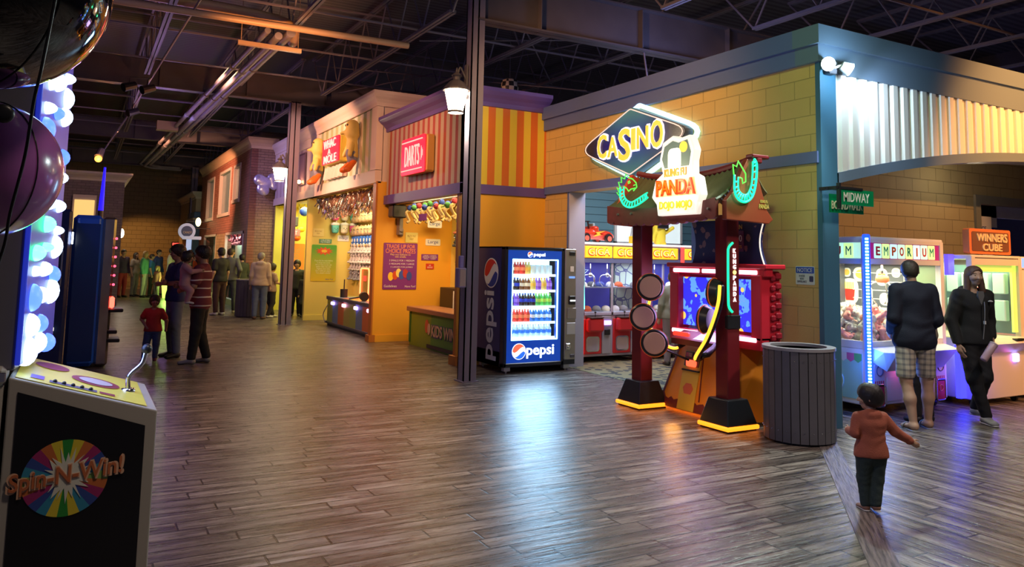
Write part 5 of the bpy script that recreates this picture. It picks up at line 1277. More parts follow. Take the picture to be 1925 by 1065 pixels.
    for z, x in ((1.545, 6.005), (.865, 5.985)):
        for (ya, yb) in ((6.93, 6.50), (6.46, 6.02), (5.98, 5.66)): MB().box(x, x+.02, yb, ya, z-.022, z+.022, .008).build('light_bar', lb, hs)
    light('screen_glow', 'AREA', (5.95, 6.3, 1.2), (.7, .45, 1), 9, .9, (5, 6.3, .9), sy=.5)
    # lower cabinet
    b = MB(); bt = [(5.84, 5.86), (6.34, 5.70), (6.34, 7.02), (5.84, 6.99)]; tp = [(6.02, 5.95), (6.30, 5.80), (6.30, 6.84), (6.02, 6.76)]
    vs = [(x, y, .03) for x, y in bt]+[(x, y, .82) for x, y in tp]
    b.add(vs, [(0, 1, 2, 3), (4, 5, 6, 7)]+[(i, (i+1) % 4, 4+(i+1) % 4, 4+i) for i in range(4)])
    cab = b.build('lower_cabinet', org, t)
    def onf(y, z, out=.004):   # point on the leaning front face
        q = (z-.03)/.79; return Vector((5.84+.18*q-out, y, z))
    def strip(pts, m_, name, par, out=.006):
        MB().add([onf(y, z, out) for y, z in pts]+[onf(y, z, 0) for y, z in pts], [tuple(range(len(pts)))]+[(i, (i+1) % len(pts), len(pts)+(i+1) % len(pts), len(pts)+i) for i in range(len(pts))]).build(name, m_, par)
    sc = [(6.985, .035)]; y = 6.985
    top = []
    for k in range(25):
        q = k/24; yy = 6.975-q*1.10; top.append((yy, .10+.045*abs(math.sin(q*PI*9))+(.06 if k in (0, 1) else 0)))
    strip([(6.985, .035)]+top+[(5.87, .035)], mar, 'scalloped_skirt', cab)
    strip([(6.985, .035), (6.955, .035), (6.735, .82), (6.76, .82)], mar, 'corner_line', cab)
    strip([(6.36, .15), (6.345, .15), (6.40, .80), (6.415, .80)], mar, 'panel_line', cab)
    strip([(6.67, .04), (6.41, .04), (6.41, .66), (6.67, .66)], mat('coin_yellow', (.70, .46, .04), .4), 'coin_door', cab, .012)
    dm = mat('coin_dark', (.08, .04, .04), .4)
    strip([(6.655, .50), (6.425, .50), (6.425, .65), (6.655, .65)], dm, 'coin_plate', cab, .02)
    strip([(6.64, .60), (6.54, .60), (6.54, .645), (6.64, .645)], CHROME, 'bill_slot', cab, .028)
    MB().box(5.90, 5.945, 6.46, 6.60, .50, .57, .01).build('card_reader', glow('reader_red', (1, .10, .04), 1.6), cab)
    strip([(6.67, .45), (6.41, .45), (6.41, .465), (6.67, .465)], BLACK, 'tray_lip', cab, .03)
    strip([(6.62-.0, .27), (6.58, .32), (6.5, .32), (6.46, .27), (6.49, .21), (6.59, .21)], mat('logo_orange_print', (.65, .14, .03), .5), 'logo_print', cab, .015)
    # console top, sloping towards the player
    b = MB().add([(5.80, 6.02, .80), (5.80, 6.72, .80), (6.1, 6.72, .93), (6.1, 6.02, .93), (5.80, 6.02, .74), (5.80, 6.72, .74), (6.1, 6.72, .78), (6.1, 6.02, .78)], [(0, 1, 2, 3), (4, 5, 6, 7), (0, 1, 5, 4), (1, 2, 6, 5), (2, 3, 7, 6), (3, 0, 4, 7)])
    cs = b.build('console', mar, t); MB().add([(5.82, 6.04, .812), (5.82, 6.40, .812), (6.08, 6.40, .925), (6.08, 6.04, .925)], [(0, 1, 2, 3)]).build('console_plate', mat('console_pale', (.62, .50, .42), .35), cs)
    MB().tube([(5.80, 6.02, .79), (5.66, 6.0, .70), (5.6, 6.02, .69)], .03, 8).build('console_bumper', bk, cs, True)
    MB().box(5.80, 5.84, 6.45, 6.70, .83, .875, .01).build('button_bar', glow('button_red', (1, .04, .02), 1.3), cs)
    # drum pads on two neon arcs
    skin = mat('drum_skin', (.62, .38, .28), .55)
    def arc(pts, pads, nrm, nm):
        c = curve_pts(pts, 8); a = MB().tube(c, .028, 8).build('drum_arm', bk, t, True)
        n_ = Vector(nrm).normalized()
        MB().tube([p+(n_*.035 if nm == 'l' else Vector((-.035, -.01, 0))) for p in c[:36]], .016, 8).build('neon_edge', glow('arc_amber', (1, .42, .03), 1.7), a, True)
        for p in pads:
            p = Vector(p)
            d = MB().cyl(p-n_*.075, p+n_*.01, .115, .145, 28).cyl(p+n_*.01, p+n_*.03, .145, .132, 28).build('drum_pad', bk, t, auto=40)
            MB().cyl(p+n_*.028, p+n_*.036, .118, .112, 28).build('drum_skin', skin, d)
            MB().tube([p+n_*.0+.145*(math.cos(q)*n_.orthogonal().normalized()+math.sin(q)*n_.cross(n_.orthogonal().normalized())) for q in [2*PI*k/28 for k in range(28)]], .006, 6, True).build('rim_light', mat('rim_maroon', (.2, .03, .02), .3, 0, (1, .15, .03), .25), d)
        return a
    arc([(5.50, 6.60, 1.48), (5.52, 6.74, 1.25), (5.54, 6.80, 1.02), (5.58, 6.72, .80), (5.74, 6.62, .70), (5.88, 6.60, .74)], [(5.42, 6.62, 1.36), (5.42, 6.74, 1.03), (5.42, 6.55, .77)], (-.62, -.78, .02), 'l')
    b = MB().cyl((5.50, 6.55, .72), (5.84, 6.48, .58), .012, n=6).build('drum_brace', bk, t)
    arc([(5.47, 5.60, 1.42), (5.45, 5.60, 1.26), (5.44, 5.66, 1.08), (5.45, 5.78, .88), (5.48, 5.95, .70), (5.60, 6.05, .66), (5.86, 6.08, .78)], [(5.60, 5.84, 1.34), (5.60, 5.98, 1.06)], (-.35, .93, .02), 'r')
    light('game_floor_glow', 'POINT', (5.45, 6.3, .12), (1, .4, .05), 1.6, .1)
    return t
tower_game()

def tile_letters(word, o, f, w, h, par, cols, m_edge):
    n = len(word); cw = w/n
    for i, ch in enumerate(word):
        q = pic(o, f, -w/2+cw*(i+.5), 0, .0)
        a = MB().prism(rrect(cw*.90, h, .01), q, f, .004).build('letter_tile', cols[i % len(cols)], par)
        letters('lettering', ch, pic(q, f, 0, 0, .005), f, cw*(.16 if ch == 'I' else .52), h*.62, m_edge[i % len(m_edge)], a, .003, 0 if ch == 'M' else .03)

def plush_heap(n, box, lab, grp, seed, protos, cat='plush toy', part_of=None):
    rng = random.Random(seed); x0, x1, y0, y1, z0, z1 = box
    for i in range(n):
        p = protos[rng.randrange(len(protos))]
        if not p.get('used'): p['used'] = 1; o = p
        else: o = copy_tree(p)
        if 'used' in o: pass
        o.location = (rng.uniform(x0, x1), rng.uniform(y0, y1), rng.uniform(z0, z1)); o.rotation_euler = (rng.uniform(-1, 1), rng.uniform(-1, 1), rng.uniform(0, 6.28))
        o['label'] = lab; o['group'] = grp

def make_plush(c1, c2, kind, s=1.0, vox=.012):
    """small stuffed toy, about 20 cm; front towards -Y, base at z=0"""
    m1 = mat('plush_%.2f_%.2f_%.2f' % c1, c1, .85, noise=.15, nscale=30); m2 = mat('plush_%.2f_%.2f_%.2f' % c2, c2, .85); dk = mat('plush_eye', (.02, .02, .02), .3)
    r = thing('plush_toy', (0, 0, 0), '', 'plush toy')
    if kind == 'bear':
        sdf_obj('body', [('+', (0, 0, .05*s), (0, 0, .09*s), .052*s, .045*s), ('+', (0, -.005, .155*s), (0, -.005, .16*s), .048*s, .048*s), ('+', (-.035*s, 0, .20*s), (-.036*s, 0, .205*s), .018*s, .016*s), ('+', (.035*s, 0, .20*s), (.036*s, 0, .205*s), .018*s, .016*s),
            ('+', (-.045*s, -.01, .10*s), (-.075*s, -.03*s, .06*s), .018*s, .018*s), ('+', (.045*s, -.01, .10*s), (.075*s, -.03*s, .06*s), .018*s, .018*s), ('+', (-.03*s, -.02*s, .03*s), (-.04*s, -.07*s, .02*s), .022*s, .022*s), ('+', (.03*s, -.02*s, .03*s), (.04*s, -.07*s, .02*s), .022*s, .022*s)], vox*s, m1, r, k=.012*s)
        MB().sph((0, -.05*s, .145*s), (.02*s, .012*s, .015*s), 10, 6).build('muzzle', m2, r, True)
        MB().sph((-.018*s, -.049*s, .168*s), .006*s, 6, 4).sph((.018*s, -.049*s, .168*s), .006*s, 6, 4).build('eyes', dk, r, True)
    elif kind == 'cup':
        MB().lathe([(.035*s, 0), (.05*s, .02*s), (.058*s, .10*s), (.06*s, .12*s), (.05*s, .135*s)], (0, 0, 0), 14).build('body', m1, r, True)
        MB().lathe([(.062*s, .115*s), (.066*s, .125*s), (.062*s, .145*s), (.03*s, .16*s)], (0, 0, 0), 14).cyl((.01*s, 0, .155*s), (.02*s, 0, .20*s), .007*s, n=6).build('lid', m2, r, True)
        MB().sph((-.02*s, -.053*s, .07*s), .006*s, 6, 4).sph((.02*s, -.053*s, .07*s), .006*s, 6, 4).sph((0, -.054*s, .055*s), (.008*s, .004*s, .004*s), 6, 4).build('eyes', dk, r, True)
    elif kind == 'box':
        sdf_obj('body', [('+', (-.04*s, 0, .05*s), (.04*s, 0, .05*s), .045*s, .045*s, (1, .8, 1)), ('+', (-.04*s, 0, .10*s), (.04*s, 0, .10*s), .045*s, .045*s, (1, .8, 1)), ('+', (-.055*s, 0, .145*s), (-.06*s, 0, .16*s), .014*s, .01*s), ('+', (.055*s, 0, .145*s), (.06*s, 0, .16*s), .014*s, .01*s)], vox*s, m1, r, k=.01*s)
        MB().lathe([(.04*s, .0), (.05*s, .02*s)], (0, 0, .055*s), 10).build('band', m2, r)
        MB().sph((-.025*s, -.038*s, .10*s), .007*s, 6, 4).sph((.025*s, -.038*s, .10*s), .007*s, 6, 4).build('eyes', dk, r, True)
    elif kind == 'bag':
        MB().box(-.055*s, .055*s, -.02*s, .02*s, 0, .15*s, .015*s).build('body', m1, r, True); MB().prism(circle(.03*s, 14, 0, .08*s), (0, -.02*s, 0), '-Y', .003).build('patch', m2, r)
        MB().box(-.05*s, .05*s, -.022*s, .022*s, -.03*s, .01*s, .008*s).build('hem', mat('plush_orange_hem', (.85, .35, .05), .8), r)
    elif kind == 'snake':
        m3 = m2
        MB().tube(curve_pts([(0, 0, 0), (0, -.05*s, -.04*s), (.0, -.02*s, -.10*s), (0, .02*s, -.15*s), (0, -.01*s, -.19*s)], 4), [.022*s]*10+[.018*s]*7 if False else .020*s, 8).build('body', m3, r, True)
        MB().sph((0, -.01*s, .035*s), (.045*s, .04*s, .045*s), 10, 8).build('head', m1, r, True)
        MB().sph((-.018*s, -.045*s, .05*s), .008*s, 6, 4).sph((.018*s, -.045*s, .05*s), .008*s, 6, 4).build('eyes', dk, r, True)
    return r

def emporium():
    x0, x1, y0, y1, H = 7.67, 9.10, 5.62, 7.02, 1.97
    t = thing('crane_machine', ((x0+x1)/2, (y0+y1)/2, 0), 'white EMPORIUM crane machine full of plush with a blue lit corner', 'crane machine')
    cr = mat('cabinet_cream', (.66, .62, .58), .4); wh = mat('cabinet_white', (.70, .70, .74), .4)
    b = MB().box(x0, x1, y0, y1, .10, .72, .01); base = b.build('cabinet', wh, t); MB().box(x0, x1, y0, y1, H-.04, H, .01).build('top', wh, t)
    b = MB()
    for (x, y) in ((x0+.03, y0+.03), (x1-.03, y0+.03), (x0+.03, y1-.03), (x1-.03, y1-.03)): b.box(x-.033, x+.033, y-.033, y+.033, .7, H-.03)
    b.box(x0, x1, y0, y0+.05, .72, .80).box(x0, x0+.05, y0, y1, .72, .80).box(x1-.05, x1, y0, y1, .72, .80)
    b.box(x0, x1, y0, y0+.05, 1.66, 1.72).box(x0, x0+.05, y0, y1, 1.66, 1.72).box(x1-.05, x1, y0, y1, 1.66, 1.72)
    b.box(x0, x1, y0, y0+.05, 1.90, H-.03).box(x0, x0+.05, y0, y1, 1.90, H-.03); b.build('frame', cr, t)
    MB().box(x0+.05, x1-.05, y1-.05, y1-.02, .72, 1.9).build('back_panel', mat('mirror_grey', (.35, .42, .45), .25, .3), t)
    MB().box(x0+.02, x0+.028, y0+.05, y1-.05, .8, 1.66).build('side_glass', glass(), t)
    MB().box(x0+.06, x1-.06, y0+.02, y0+.028, .8, 1.66).build('front_glass', glass(), t)
    MB().box(x0+.06, x1-.06, y0+.05, y1-.05, .74, .77).build('play_floor', wh, t)
    MB().box(x0+.05, x1-.05, y0+.05, y1-.05, 1.67, 1.69).build('ceiling_panel', WHITE, t)
    cols = [mat('tile_mint', (.45, .75, .6), .4, 0, (.45, .9, .65), .75), mat('tile_lime', (.65, .8, .3), .4, 0, (.6, .9, .3), .75), mat('tile_sky', (.5, .75, .8), .4, 0, (.5, .85, .9), .7)]
    ink = [mat('tile_ink_red', (.65, .03, .05), .5), mat('tile_ink_teal', (.02, .28, .22), .5), mat('tile_ink_red2', (.7, .10, .02), .5)]
    hd = mat('header_mint', (.5, .8, .6), .4, 0, (.5, .9, .6), .6); mg = mat('header_magenta', (.35, .02, .16), .4, 0, (.5, .02, .2), .3)
    h = MB().box(x0+.06, x1-.06, y0+.01, y0+.04, 1.72, 1.90).build('header', mg, t); tile_letters('EMPORIUM', ((x0+x1)/2, y0+.01, 1.81), '-Y', 1.14, .165, h, cols, ink)
    h = MB().box(x0+.01, x0+.04, y0+.06, y1-.06, 1.72, 1.90).build('header', hd, t); tile_letters('EMPORIUM', (x0+.01, 6.33, 1.81), '-X', 1.10, .165, h, cols, ink)
    # blue corner light
    MB().box(x0-.05, x0+.015, y0-.05, y0+.015, .30, H+.02, .01).build('corner_channel', glow('channel_blue', (.01, .05, 1), 2.2), t)
    bs = glow('led_dot_cyan', (.15, .65, 1), 10)
    st = MB()
    for k in range(46): z = .33+k*.0355; st.box(x0-.06, x0-.035, y0-.06, y0-.035, z, z+.020)
    s = st.build('corner_light_dots', bs, t)
    for z in (.6, 1.1, 1.6): light('corner_led', 'POINT', (x0-.12, y0-.12, z), (.05, .16, 1), 5.5, .06)
    # front console
    b = MB().add([(x0+.04, y0, .74), (x0+.04, y0-.16, .70), (x0+.16, y0-.24, .70), (x1-.16, y0-.24, .70), (x1-.04, y0-.16, .70), (x1-.04, y0, .74), (x0+.04, y0, .58), (x0+.04, y0-.02, .58), (x0+.2, y0-.08, .48), (x1-.2, y0-.08, .48), (x1-.04, y0-.02, .58), (x1-.04, y0, .58)],
        [(0, 1, 2, 3, 4, 5), (6, 7, 8, 9, 10, 11), (0, 1, 7, 6), (1, 2, 8, 7), (2, 3, 9, 8), (3, 4, 10, 9), (4, 5, 11, 10), (5, 0, 6, 11)])
    cs = b.build('console', wh, t)
    for xx in (7.98, 8.6): MB().cyl((xx, y0-.13, .72), (xx, y0-.13, .80), .008, n=6).sph((xx, y0-.13, .81), .02, 8, 6).build('joystick', BLACK, cs)
    for i, (xx, c) in enumerate(((8.10, (.1, .5, 1)), (8.14, (1, .15, .5)))): MB().box(xx-.05, xx+.05, y0-.12+.0, y0-.07, .49-.03*i, .53-.03*i, .008).build('card_reader', glow('reader_%d' % i, c, 5), cs)
    MB().box(7.88, 7.98, y0-.1, y0-.05, .56, .59, .006).build('button_light', glow('button_cyan', (.1, .5, 1), 3), cs)
    # prize doors with arched emblem
    for xx in (7.84, 8.96):
        e = MB().prism([(-.09, -.14), (.09, -.14)]+[(.09*math.cos(a), .04+.10*math.sin(a)) for a in [PI*k/10 for k in range(11)]], (xx, y0, .45), '-Y', .012).build('emblem', mat('emblem_pale', (.55, .52, .58), .4), base)
        MB().tube([pic((xx, y0, .45), '-Y', .055*math.cos(a), .03+.055*math.sin(a), .015) for a in [2*PI*k/16 for k in range(16)]], .006, 5, True).build('wheel_print', mat('emblem_ink', (.10, .08, .14), .5), e)
        b = MB()
        for k in range(5): b.prism([(-.085+.034*k, -.12), (-.085+.034*k+.017, -.12), (-.085+.034*k+.017, -.08), (-.085+.034*k, -.08)], (xx, y0, .45), '-Y', .014)
        b.build('awning_print', mat('emblem_red', (.55, .04, .08), .5), e)
        d = MB().prism(rrect(.15, .22, .02), (xx, y0, .21), '-Y', .012).build('prize_door', mat('prize_red', (.45, .03, .06), .4), base)
        MB().tube([pic((xx, y0, .21), '-Y', x, z, .012) for x, z in rrect(.17, .24, .03)], .008, 6, True).build('door_trim', CHROME, d, True)
        MB().tube([pic((xx, y0, .21), '-Y', .035*math.cos(a), .02+.035*math.sin(a), .014) for a in [2*PI*k/14 for k in range(14)]], .005, 5, True).build('swirl', mat('swirl_pink', (.7, .25, .3), .4), d)
    b = MB().box(x0+.3, x0+.95, y0-.004, y0, .14, .40).build('service_door', wh, base)
    # left side print: striped awning over a teal swirl
    s = MB().box(x0-.006, x0, 5.70, 6.85, .16, .66).build('side_print', mat('side_mint', (.30, .62, .58), .4), base)
    b = MB()
    for k in range(12):
        ya = 5.70+k*.0958;  b.m(k % 3).prism([(-ya, .66), (-ya-.0958, .66), (-ya-.0958, .59), (-ya-.045, .56), (-ya, .59)], (x0-.006, 0, 0), '-X', .004)
    b.build('awning_print', [mat('awn_green', (.10, .42, .14), .5), mat('awn_pink', (.6, .12, .3), .5), WHITE], s)
    for r_ in (.06, .12, .18): MB().tube([pic((x0-.006, 6.12, .34), '-X', r_*math.cos(a), r_*.8*math.sin(a), .003) for a in [2*PI*k/28 for k in range(28)]], .008, 5, True).build('swirl', mat('swirl_mint', (.5, .8, .75), .4), s)
    letters('lettering', 'OPEN', (x0-.01, 6.15, .44), '-X', .16, .045, mat('open_ink', (.4, .03, .05), .5), s, .003, .02)
    # prints on the inner side panels
    fr = mat('print_white', (.85, .85, .8), .5); inner = MB().box(x0+.06, x1-.06, y1-.07, y1-.055, .85, 1.64).build('inner_print', mat('inner_dark', (.10, .11, .14), .4), t)
    foods = [(7.80, 1.50, .07, .05, (.8, .55, .1)), (8.02, 1.46, .11, .09, (.85, .6, .15)), (8.3, 1.52, .07, .07, (.9, .7, .5)), (8.6, 1.45, .09, .11, (.8, .6, .1)), (8.1, 1.15, .09, .10, (.8, .5, .05)), (8.62, 1.12, .09, .10, (.85, .6, .2)), (8.35, 1.22, .05, .07, (.8, .75, .7))]
    for i, (x, z, rx, rz, c) in enumerate(foods):
        o = MB().prism(circle(rx, 16, ry=rz), (x, y1-.07, z), '-Y', .004).build('food_sticker', fr, inner); MB().prism(circle(rx*.7, 14, ry=rz*.65), (x, y1-.074, z), '-Y', .004).build('food_print', mat('food_%d' % i, c, .5), o) if False else MB().prism(circle(rx*.7, 14, ry=rz*.65), (x, y1-.074, z), '-Y', .004).build('food_print', mat('food_%d' % i, c, .5), inner)
    # printed right wall with fries, burger and pizza stickers, mirror strip nearer the front
    sp = MB().box(x1-.06, x1-.04, 6.08, y1-.04, .80, 1.66).build('side_print_wall', MATS['inner_dark'], t)
    MB().box(x1-.06, x1-.04, y0+.05, 6.08, .80, 1.66).build('side_mirror', mat('mirror_green', (.22, .32, .20), .3, .2), t)
    F = '-X'; X_ = x1-.06
    def stick(oy, oz, w, h, col, pts=None):
        k_ = MB().prism(rrect(w, h, min(w, h)*.4), (X_, oy, oz), F, .003).build('food_sticker', fr, sp)
        MB().prism(pts or circle(w*.36, 16, ry=h*.34), (X_, oy, oz), F, .006).build('food_print', mat('food_%.2f_%.2f' % (oy, oz), col, .5), sp)
    stick(6.88, 1.30, .26, .34, (.72, .04, .02), [(-.06, -.12), (.06, -.12), (.08, .03), (-.08, .03)])
    b = MB()
    for k in range(5): b.box(X_-.008, X_, 6.88+.06-.03*k, 6.88+.075-.03*k, 1.33, 1.42)
    b.build('fries_print', mat('fries_yellow', (.9, .65, .1), .5), sp)
    stick(6.70, 1.53, .24, .18, (.85, .55, .10)); stick(6.92, 1.55, .12, .12, (.8, .5, .1)); stick(6.62, 1.24, .16, .28, (.85, .30, .05), [(0, -.11), (.05, .07), (-.05, .09)])
    stick(6.86, 1.05, .30, .14, (.85, .75, .2)); stick(6.40, 1.50, .16, .22, (.85, .6, .1)); stick(6.36, 1.22, .16, .16, (.8, .7, .65)); stick(6.22, 1.32, .14, .20, (.8, .5, .1)); stick(6.40, 1.02, .16, .18, (.85, .6, .2)); stick(6.20, 1.56, .12, .12, (.9, .8, .5))
    # rack bars and claw
    b = MB()
    for k in range(6): b.cyl((x1-.14, y0+.40, 1.0+.11*k), (x1-.14, y1-.25, 1.0+.11*k), .006, n=6)
    for yy in (y0+.42, y1-.4): b.cyl((x1-.14, yy, .78), (x1-.14, yy, 1.6), .007, n=6)
    b.build('wire_rack', mat('rack_white', (.7, .72, .7), .3, .4), t)
    cx, cy = 8.55, 6.05; b = MB().cyl((cx, cy, 1.66), (cx, cy, 1.50), .012, n=8)
    for k in range(3):
        a = k*2*PI/3+.3; c_, s_ = math.cos(a), math.sin(a); b.tube(curve_pts([(cx, cy, 1.46), (cx+.12*c_, cy+.12*s_, 1.42), (cx+.15*c_, cy+.15*s_, 1.30), (cx+.07*c_, cy+.07*s_, 1.18)], 4), .009, 6)
    cl = b.build('claw', CHROME, t, True); MB().lathe([(.06, 0), (.08, .03), (.07, .08), (.02, .09)], (cx, cy, 1.44), 14).build('claw_hub', mat('claw_hub_red', (.8, .12, .05), .3, 0, (1, .2, .05), .6), cl, True)
    b = MB()
    for (x, y) in ((x0+.1, y0+.12), (x1-.1, y0+.12), (x0+.1, y1-.12), (x1-.1, y1-.12)): b.cyl((x-.02, y, .04), (x+.02, y, .04), .04, n=12).box(x-.03, x+.03, y-.03, y+.03, .06, .10)
    b.build('casters', BLACK, t)
    light('crane_lamp', 'AREA', ((x0+x1)/2, (y0+y1)/2, 1.65), (1, 1, .62), 36, 1.0, ((x0+x1)/2, (y0+y1)/2, 0), sy=1.1)
    # the heap of toys
    pr = [make_plush((.62, .60, .55), (.7, .4, .35), 'bear', .9), make_plush((.45, .47, .50), (.7, .7, .7), 'bear', .9), make_plush((.70, .30, .28), (.8, .75, .7), 'bear', .85), make_plush((.66, .50, .40), (.8, .7, .6), 'box', .9), make_plush((.40, .50, .62), (.8, .8, .8), 'box', .9)]
    rng = random.Random(9); used = [0]*5; k = 0
    for layer in range(3):
        for ix in range(8-layer):
            for iy in range(7-layer):
                x = x0+.17+layer*.05+ix*(.90/7.5); y = y0+.18+layer*.06+iy*.17
                z = .775+layer*.11+.02*rng.random()
                if layer == 2 and rng.random() < .35: continue
                i = rng.randrange(5); o = pr[i] if not used[i] else copy_tree(pr[i]); used[i] = 1
                o.location = (x+rng.uniform(-.02, .02), y+rng.uniform(-.02, .02), z); o.rotation_euler = (rng.uniform(-.9, .9), rng.uniform(-.9, .9), rng.uniform(-1, 1))
                o['label'] = ['pale bear', 'grey bear', 'red bear', 'tan square', 'blue square'][i]+' plush in the heap inside the EMPORIUM crane machine'; o['group'] = 'plush heap in the EMPORIUM crane machine, kind %s' % 'abcde'[i]
                k += 1
    # winners cube
    x0, x1, y0, y1, H = 9.34, 10.42, 5.42, 6.45, 1.80
    t = thing('prize_machine', ((x0+x1)/2, (y0+y1)/2, 0), 'pale WINNERS CUBE prize machine with yellow green lit glass', 'prize machine')
    base = MB().box(x0, x1, y0, y1, .08, .80, .01).build('cabinet', cr, t); MB().box(x0, x1, y0, y1, H-.05, H, .01).build('top', cr, t)
    b = MB()
    for (x, y) in ((x0+.035, y0+.03), (x1-.035, y0+.03), (x0+.035, y1-.03), (x1-.035, y1-.03)): b.box(x-.038, x+.038, y-.033, y+.033, .78, H-.02)
    b.box(x0, x1, y0, y0+.04, 1.68, H-.03); b.build('frame', cr, t)
    lg = mat('lime_lit', (.6, .75, .2), .4, 0, (.6, .85, .15), .5)
    MB().box(x0+.07, x0+.11, y0+.03, y0+.06, .85, 1.68).box(x1-.16, x1-.07, y0+.03, y0+.06, .85, 1.68).box(x0+.07, x1-.07, y0+.03, y0+.06, 1.60, 1.68).build('lime_light', lg, t)
    MB().box(x0+.06, x1-.06, y0+.01, y0+.018, .82, 1.68).build('front_glass', glass(), t)
    MB().box(x0+.01, x0+.018, y0+.06, y1-.06, .82, 1.68).build('side_glass', glass(), t); MB().box(x1-.03, x1-.01, y0+.06, y1-.06, .82, 1.68).build('side_panel', mat('side_green', (.16, .26, .34), .35), t)
    MB().box(x0+.05, x1-.05, y1-.05, y1-.02, .8, 1.7).build('back_panel', mat('back_teal', (.18, .28, .42), .3, .2), t)
    b = MB()
    for i in range(4):
        for j in range(2): b.box(x1-.18, x1-.08, y0+.12+.2*i, y0+.27+.2*i, .98+.34*j, 1.24+.34*j, .01)
    b.build('prize_boxes', mat('prize_pale', (.45, .6, .68), .4, 0, (.4, .7, .9), .08), t)
    MB().tube([(x1-.22+.05*math.cos(a), y0+.4, 1.35+.06*math.sin(a)) for a in [2*PI*k/12 for k in range(12)]], .015, 6, True).build('ring_prize', glow('ring_red', (1, .08, .1), 2), t, True)
    b = MB().add([(x0, y0, .80), (x1, y0, .80), (x1, y0-.12, .74), (x0, y0-.12, .74), (x0, y0, .62), (x1, y0, .62)], [(0, 1, 2, 3), (2, 3, 4, 5), (0, 3, 4), (1, 2, 5), (0, 1, 5, 4)])
    cs = b.build('console', cr, t); MB().box(x1-.35, x1-.15, y0-.10, y0-.04, .77, .79).build('control_plate', BLACK, cs)
    MB().box(x1-.30, x1-.18, y0-.03, y0+.0, .50, .60, .01).build('card_reader', glow('reader_multi', (.35, .3, 1), 5), base); MB().box(x1-.30, x1-.26, y0-.035, y0, .50, .59, .008).build('reader_lamp', glow('reader_pink', (1, .15, .7), 5), base)
    MB().box(x0-.14, x0-.02, y0+.10, y0+.16, .10, .72).build('side_light', glow('side_blue', (.02, .02, 1), 4), t); MB().box(x0-.14, x0-.02, y0+.2, y0+.25, 1.55, 1.80).build('side_light', glow('side_blue2', (.05, .03, 1), 3.0), t)
    light('blue_gap', 'POINT', (x0-.08, y0-.15, .4), (.06, .04, 1), 4, .06)
    sg = MB().prism(rrect(.90, .31, .03), (9.90, 5.50, 1.97), '-Y', .0, .08).build('top_sign', mat('sign_rust', (.55, .16, .06), .45), t)
    MB().prism(rrect(.80, .24, .02), (9.90, 5.50, 1.97), '-Y', .006).build('sign_panel', mat('sign_brown', (.14, .06, .04), .5), sg)
    gt = mat('sign_goldtan', (.70, .45, .22), .45, 0, (1, .5, .2), .12)
    letters('lettering', 'WINNERS', (9.92, 5.494, 2.02), '-Y', .66, .10, gt, sg, .012, .02, warp=lambda X, Y: Y*(1+.3*X)); letters('lettering', 'CUBE', (9.92, 5.494, 1.90), '-Y', .42, .09, gt, sg, .012, .02)
    b = MB()
    for (x, y) in ((x0+.1, y0+.1), (x1-.1, y0+.1), (x0+.1, y1-.1), (x1-.1, y1-.1)): b.cyl((x-.02, y, .04), (x+.02, y, .04), .04, n=12)
    b.build('casters', BLACK, t)
    light('cube_lamp', 'AREA', ((x0+x1)/2, (y0+y1)/2, 1.72), (.85, 1, .40), 16, .9, ((x0+x1)/2, (y0+y1)/2, 0))
    # next machine at the picture edge
    x0, x1, y0, y1 = 10.58, 11.5, 5.5, 6.5
    t = thing('prize_machine', (11.0, 6.0, 0), 'violet lit prize machine cut by the right edge of the picture', 'prize machine')
    MB().box(x0, x1, y0, y1, .08, .75, .01).build('cabinet', wh, t); MB().box(x0, x1, y0, y1, 1.62, 1.80, .01).build('top', wh, t); MB().box(x0+.02, x1-.02, y1-.1, y1-.05, .75, 1.62).build('back_panel', mat('back_violet', (.4, .2, .6), .4, 0, (.5, .25, 1), .25), t)
    b = MB()
    for (x, y) in ((x0+.03, y0+.03), (x1-.03, y0+.03), (x0+.03, y1-.03)): b.box(x-.033, x+.033, y-.033, y+.033, .74, 1.63)
    b.box(x0, x1, y0, y0+.03, 1.60, 1.64).box(x0, x0+.03, y0, y1, 1.60, 1.64)
    b.build('frame', wh, t)
    for i, c in enumerate(((.9, .1, .2), (.9, .7, .1), (.1, .6, .3), (.1, .3, .9))): MB().lathe([(.06, -.02), (.085, 0), (.06, .02)], (x0+.12, y0+.35, .98+.07*i), 16).build('ring_prize', mat('ring_%d' % i, c, .3, 0, c, .4), t, True)
    MB().box(x0, x1, y0+.0, y0+.03, 1.66, 1.78).build('header', glow('header_violet', (.3, .4, 1), 1.2), t)
    # poster standing in the side room behind
    t = thing('white_poster', (12.95, 7.2, 2.2), 'white poster with blue print behind the WINNERS CUBE sign', 'poster'); MB().box(12.9, 13.55, 7.50, 7.52, 1.6, 2.52).build('panel', mat('poster_pale', (.7, .72, .85), .5), t)
    letters('lettering', 'SPACE\nRACERS', (13.22, 7.497, 2.25), '-Y', .42, .2, INKB, t, .003); letters('lettering', 'PLAY NOW', (13.22, 7.497, 1.95), '-Y', .42, .1, INKB, t, .003)
    b = MB().box(13.0, 13.05, 7.7, 7.9, 0, 1.6).box(13.4, 13.45, 7.7, 7.9, 0, 1.6).build('stand', DKMET, t)
emporium()

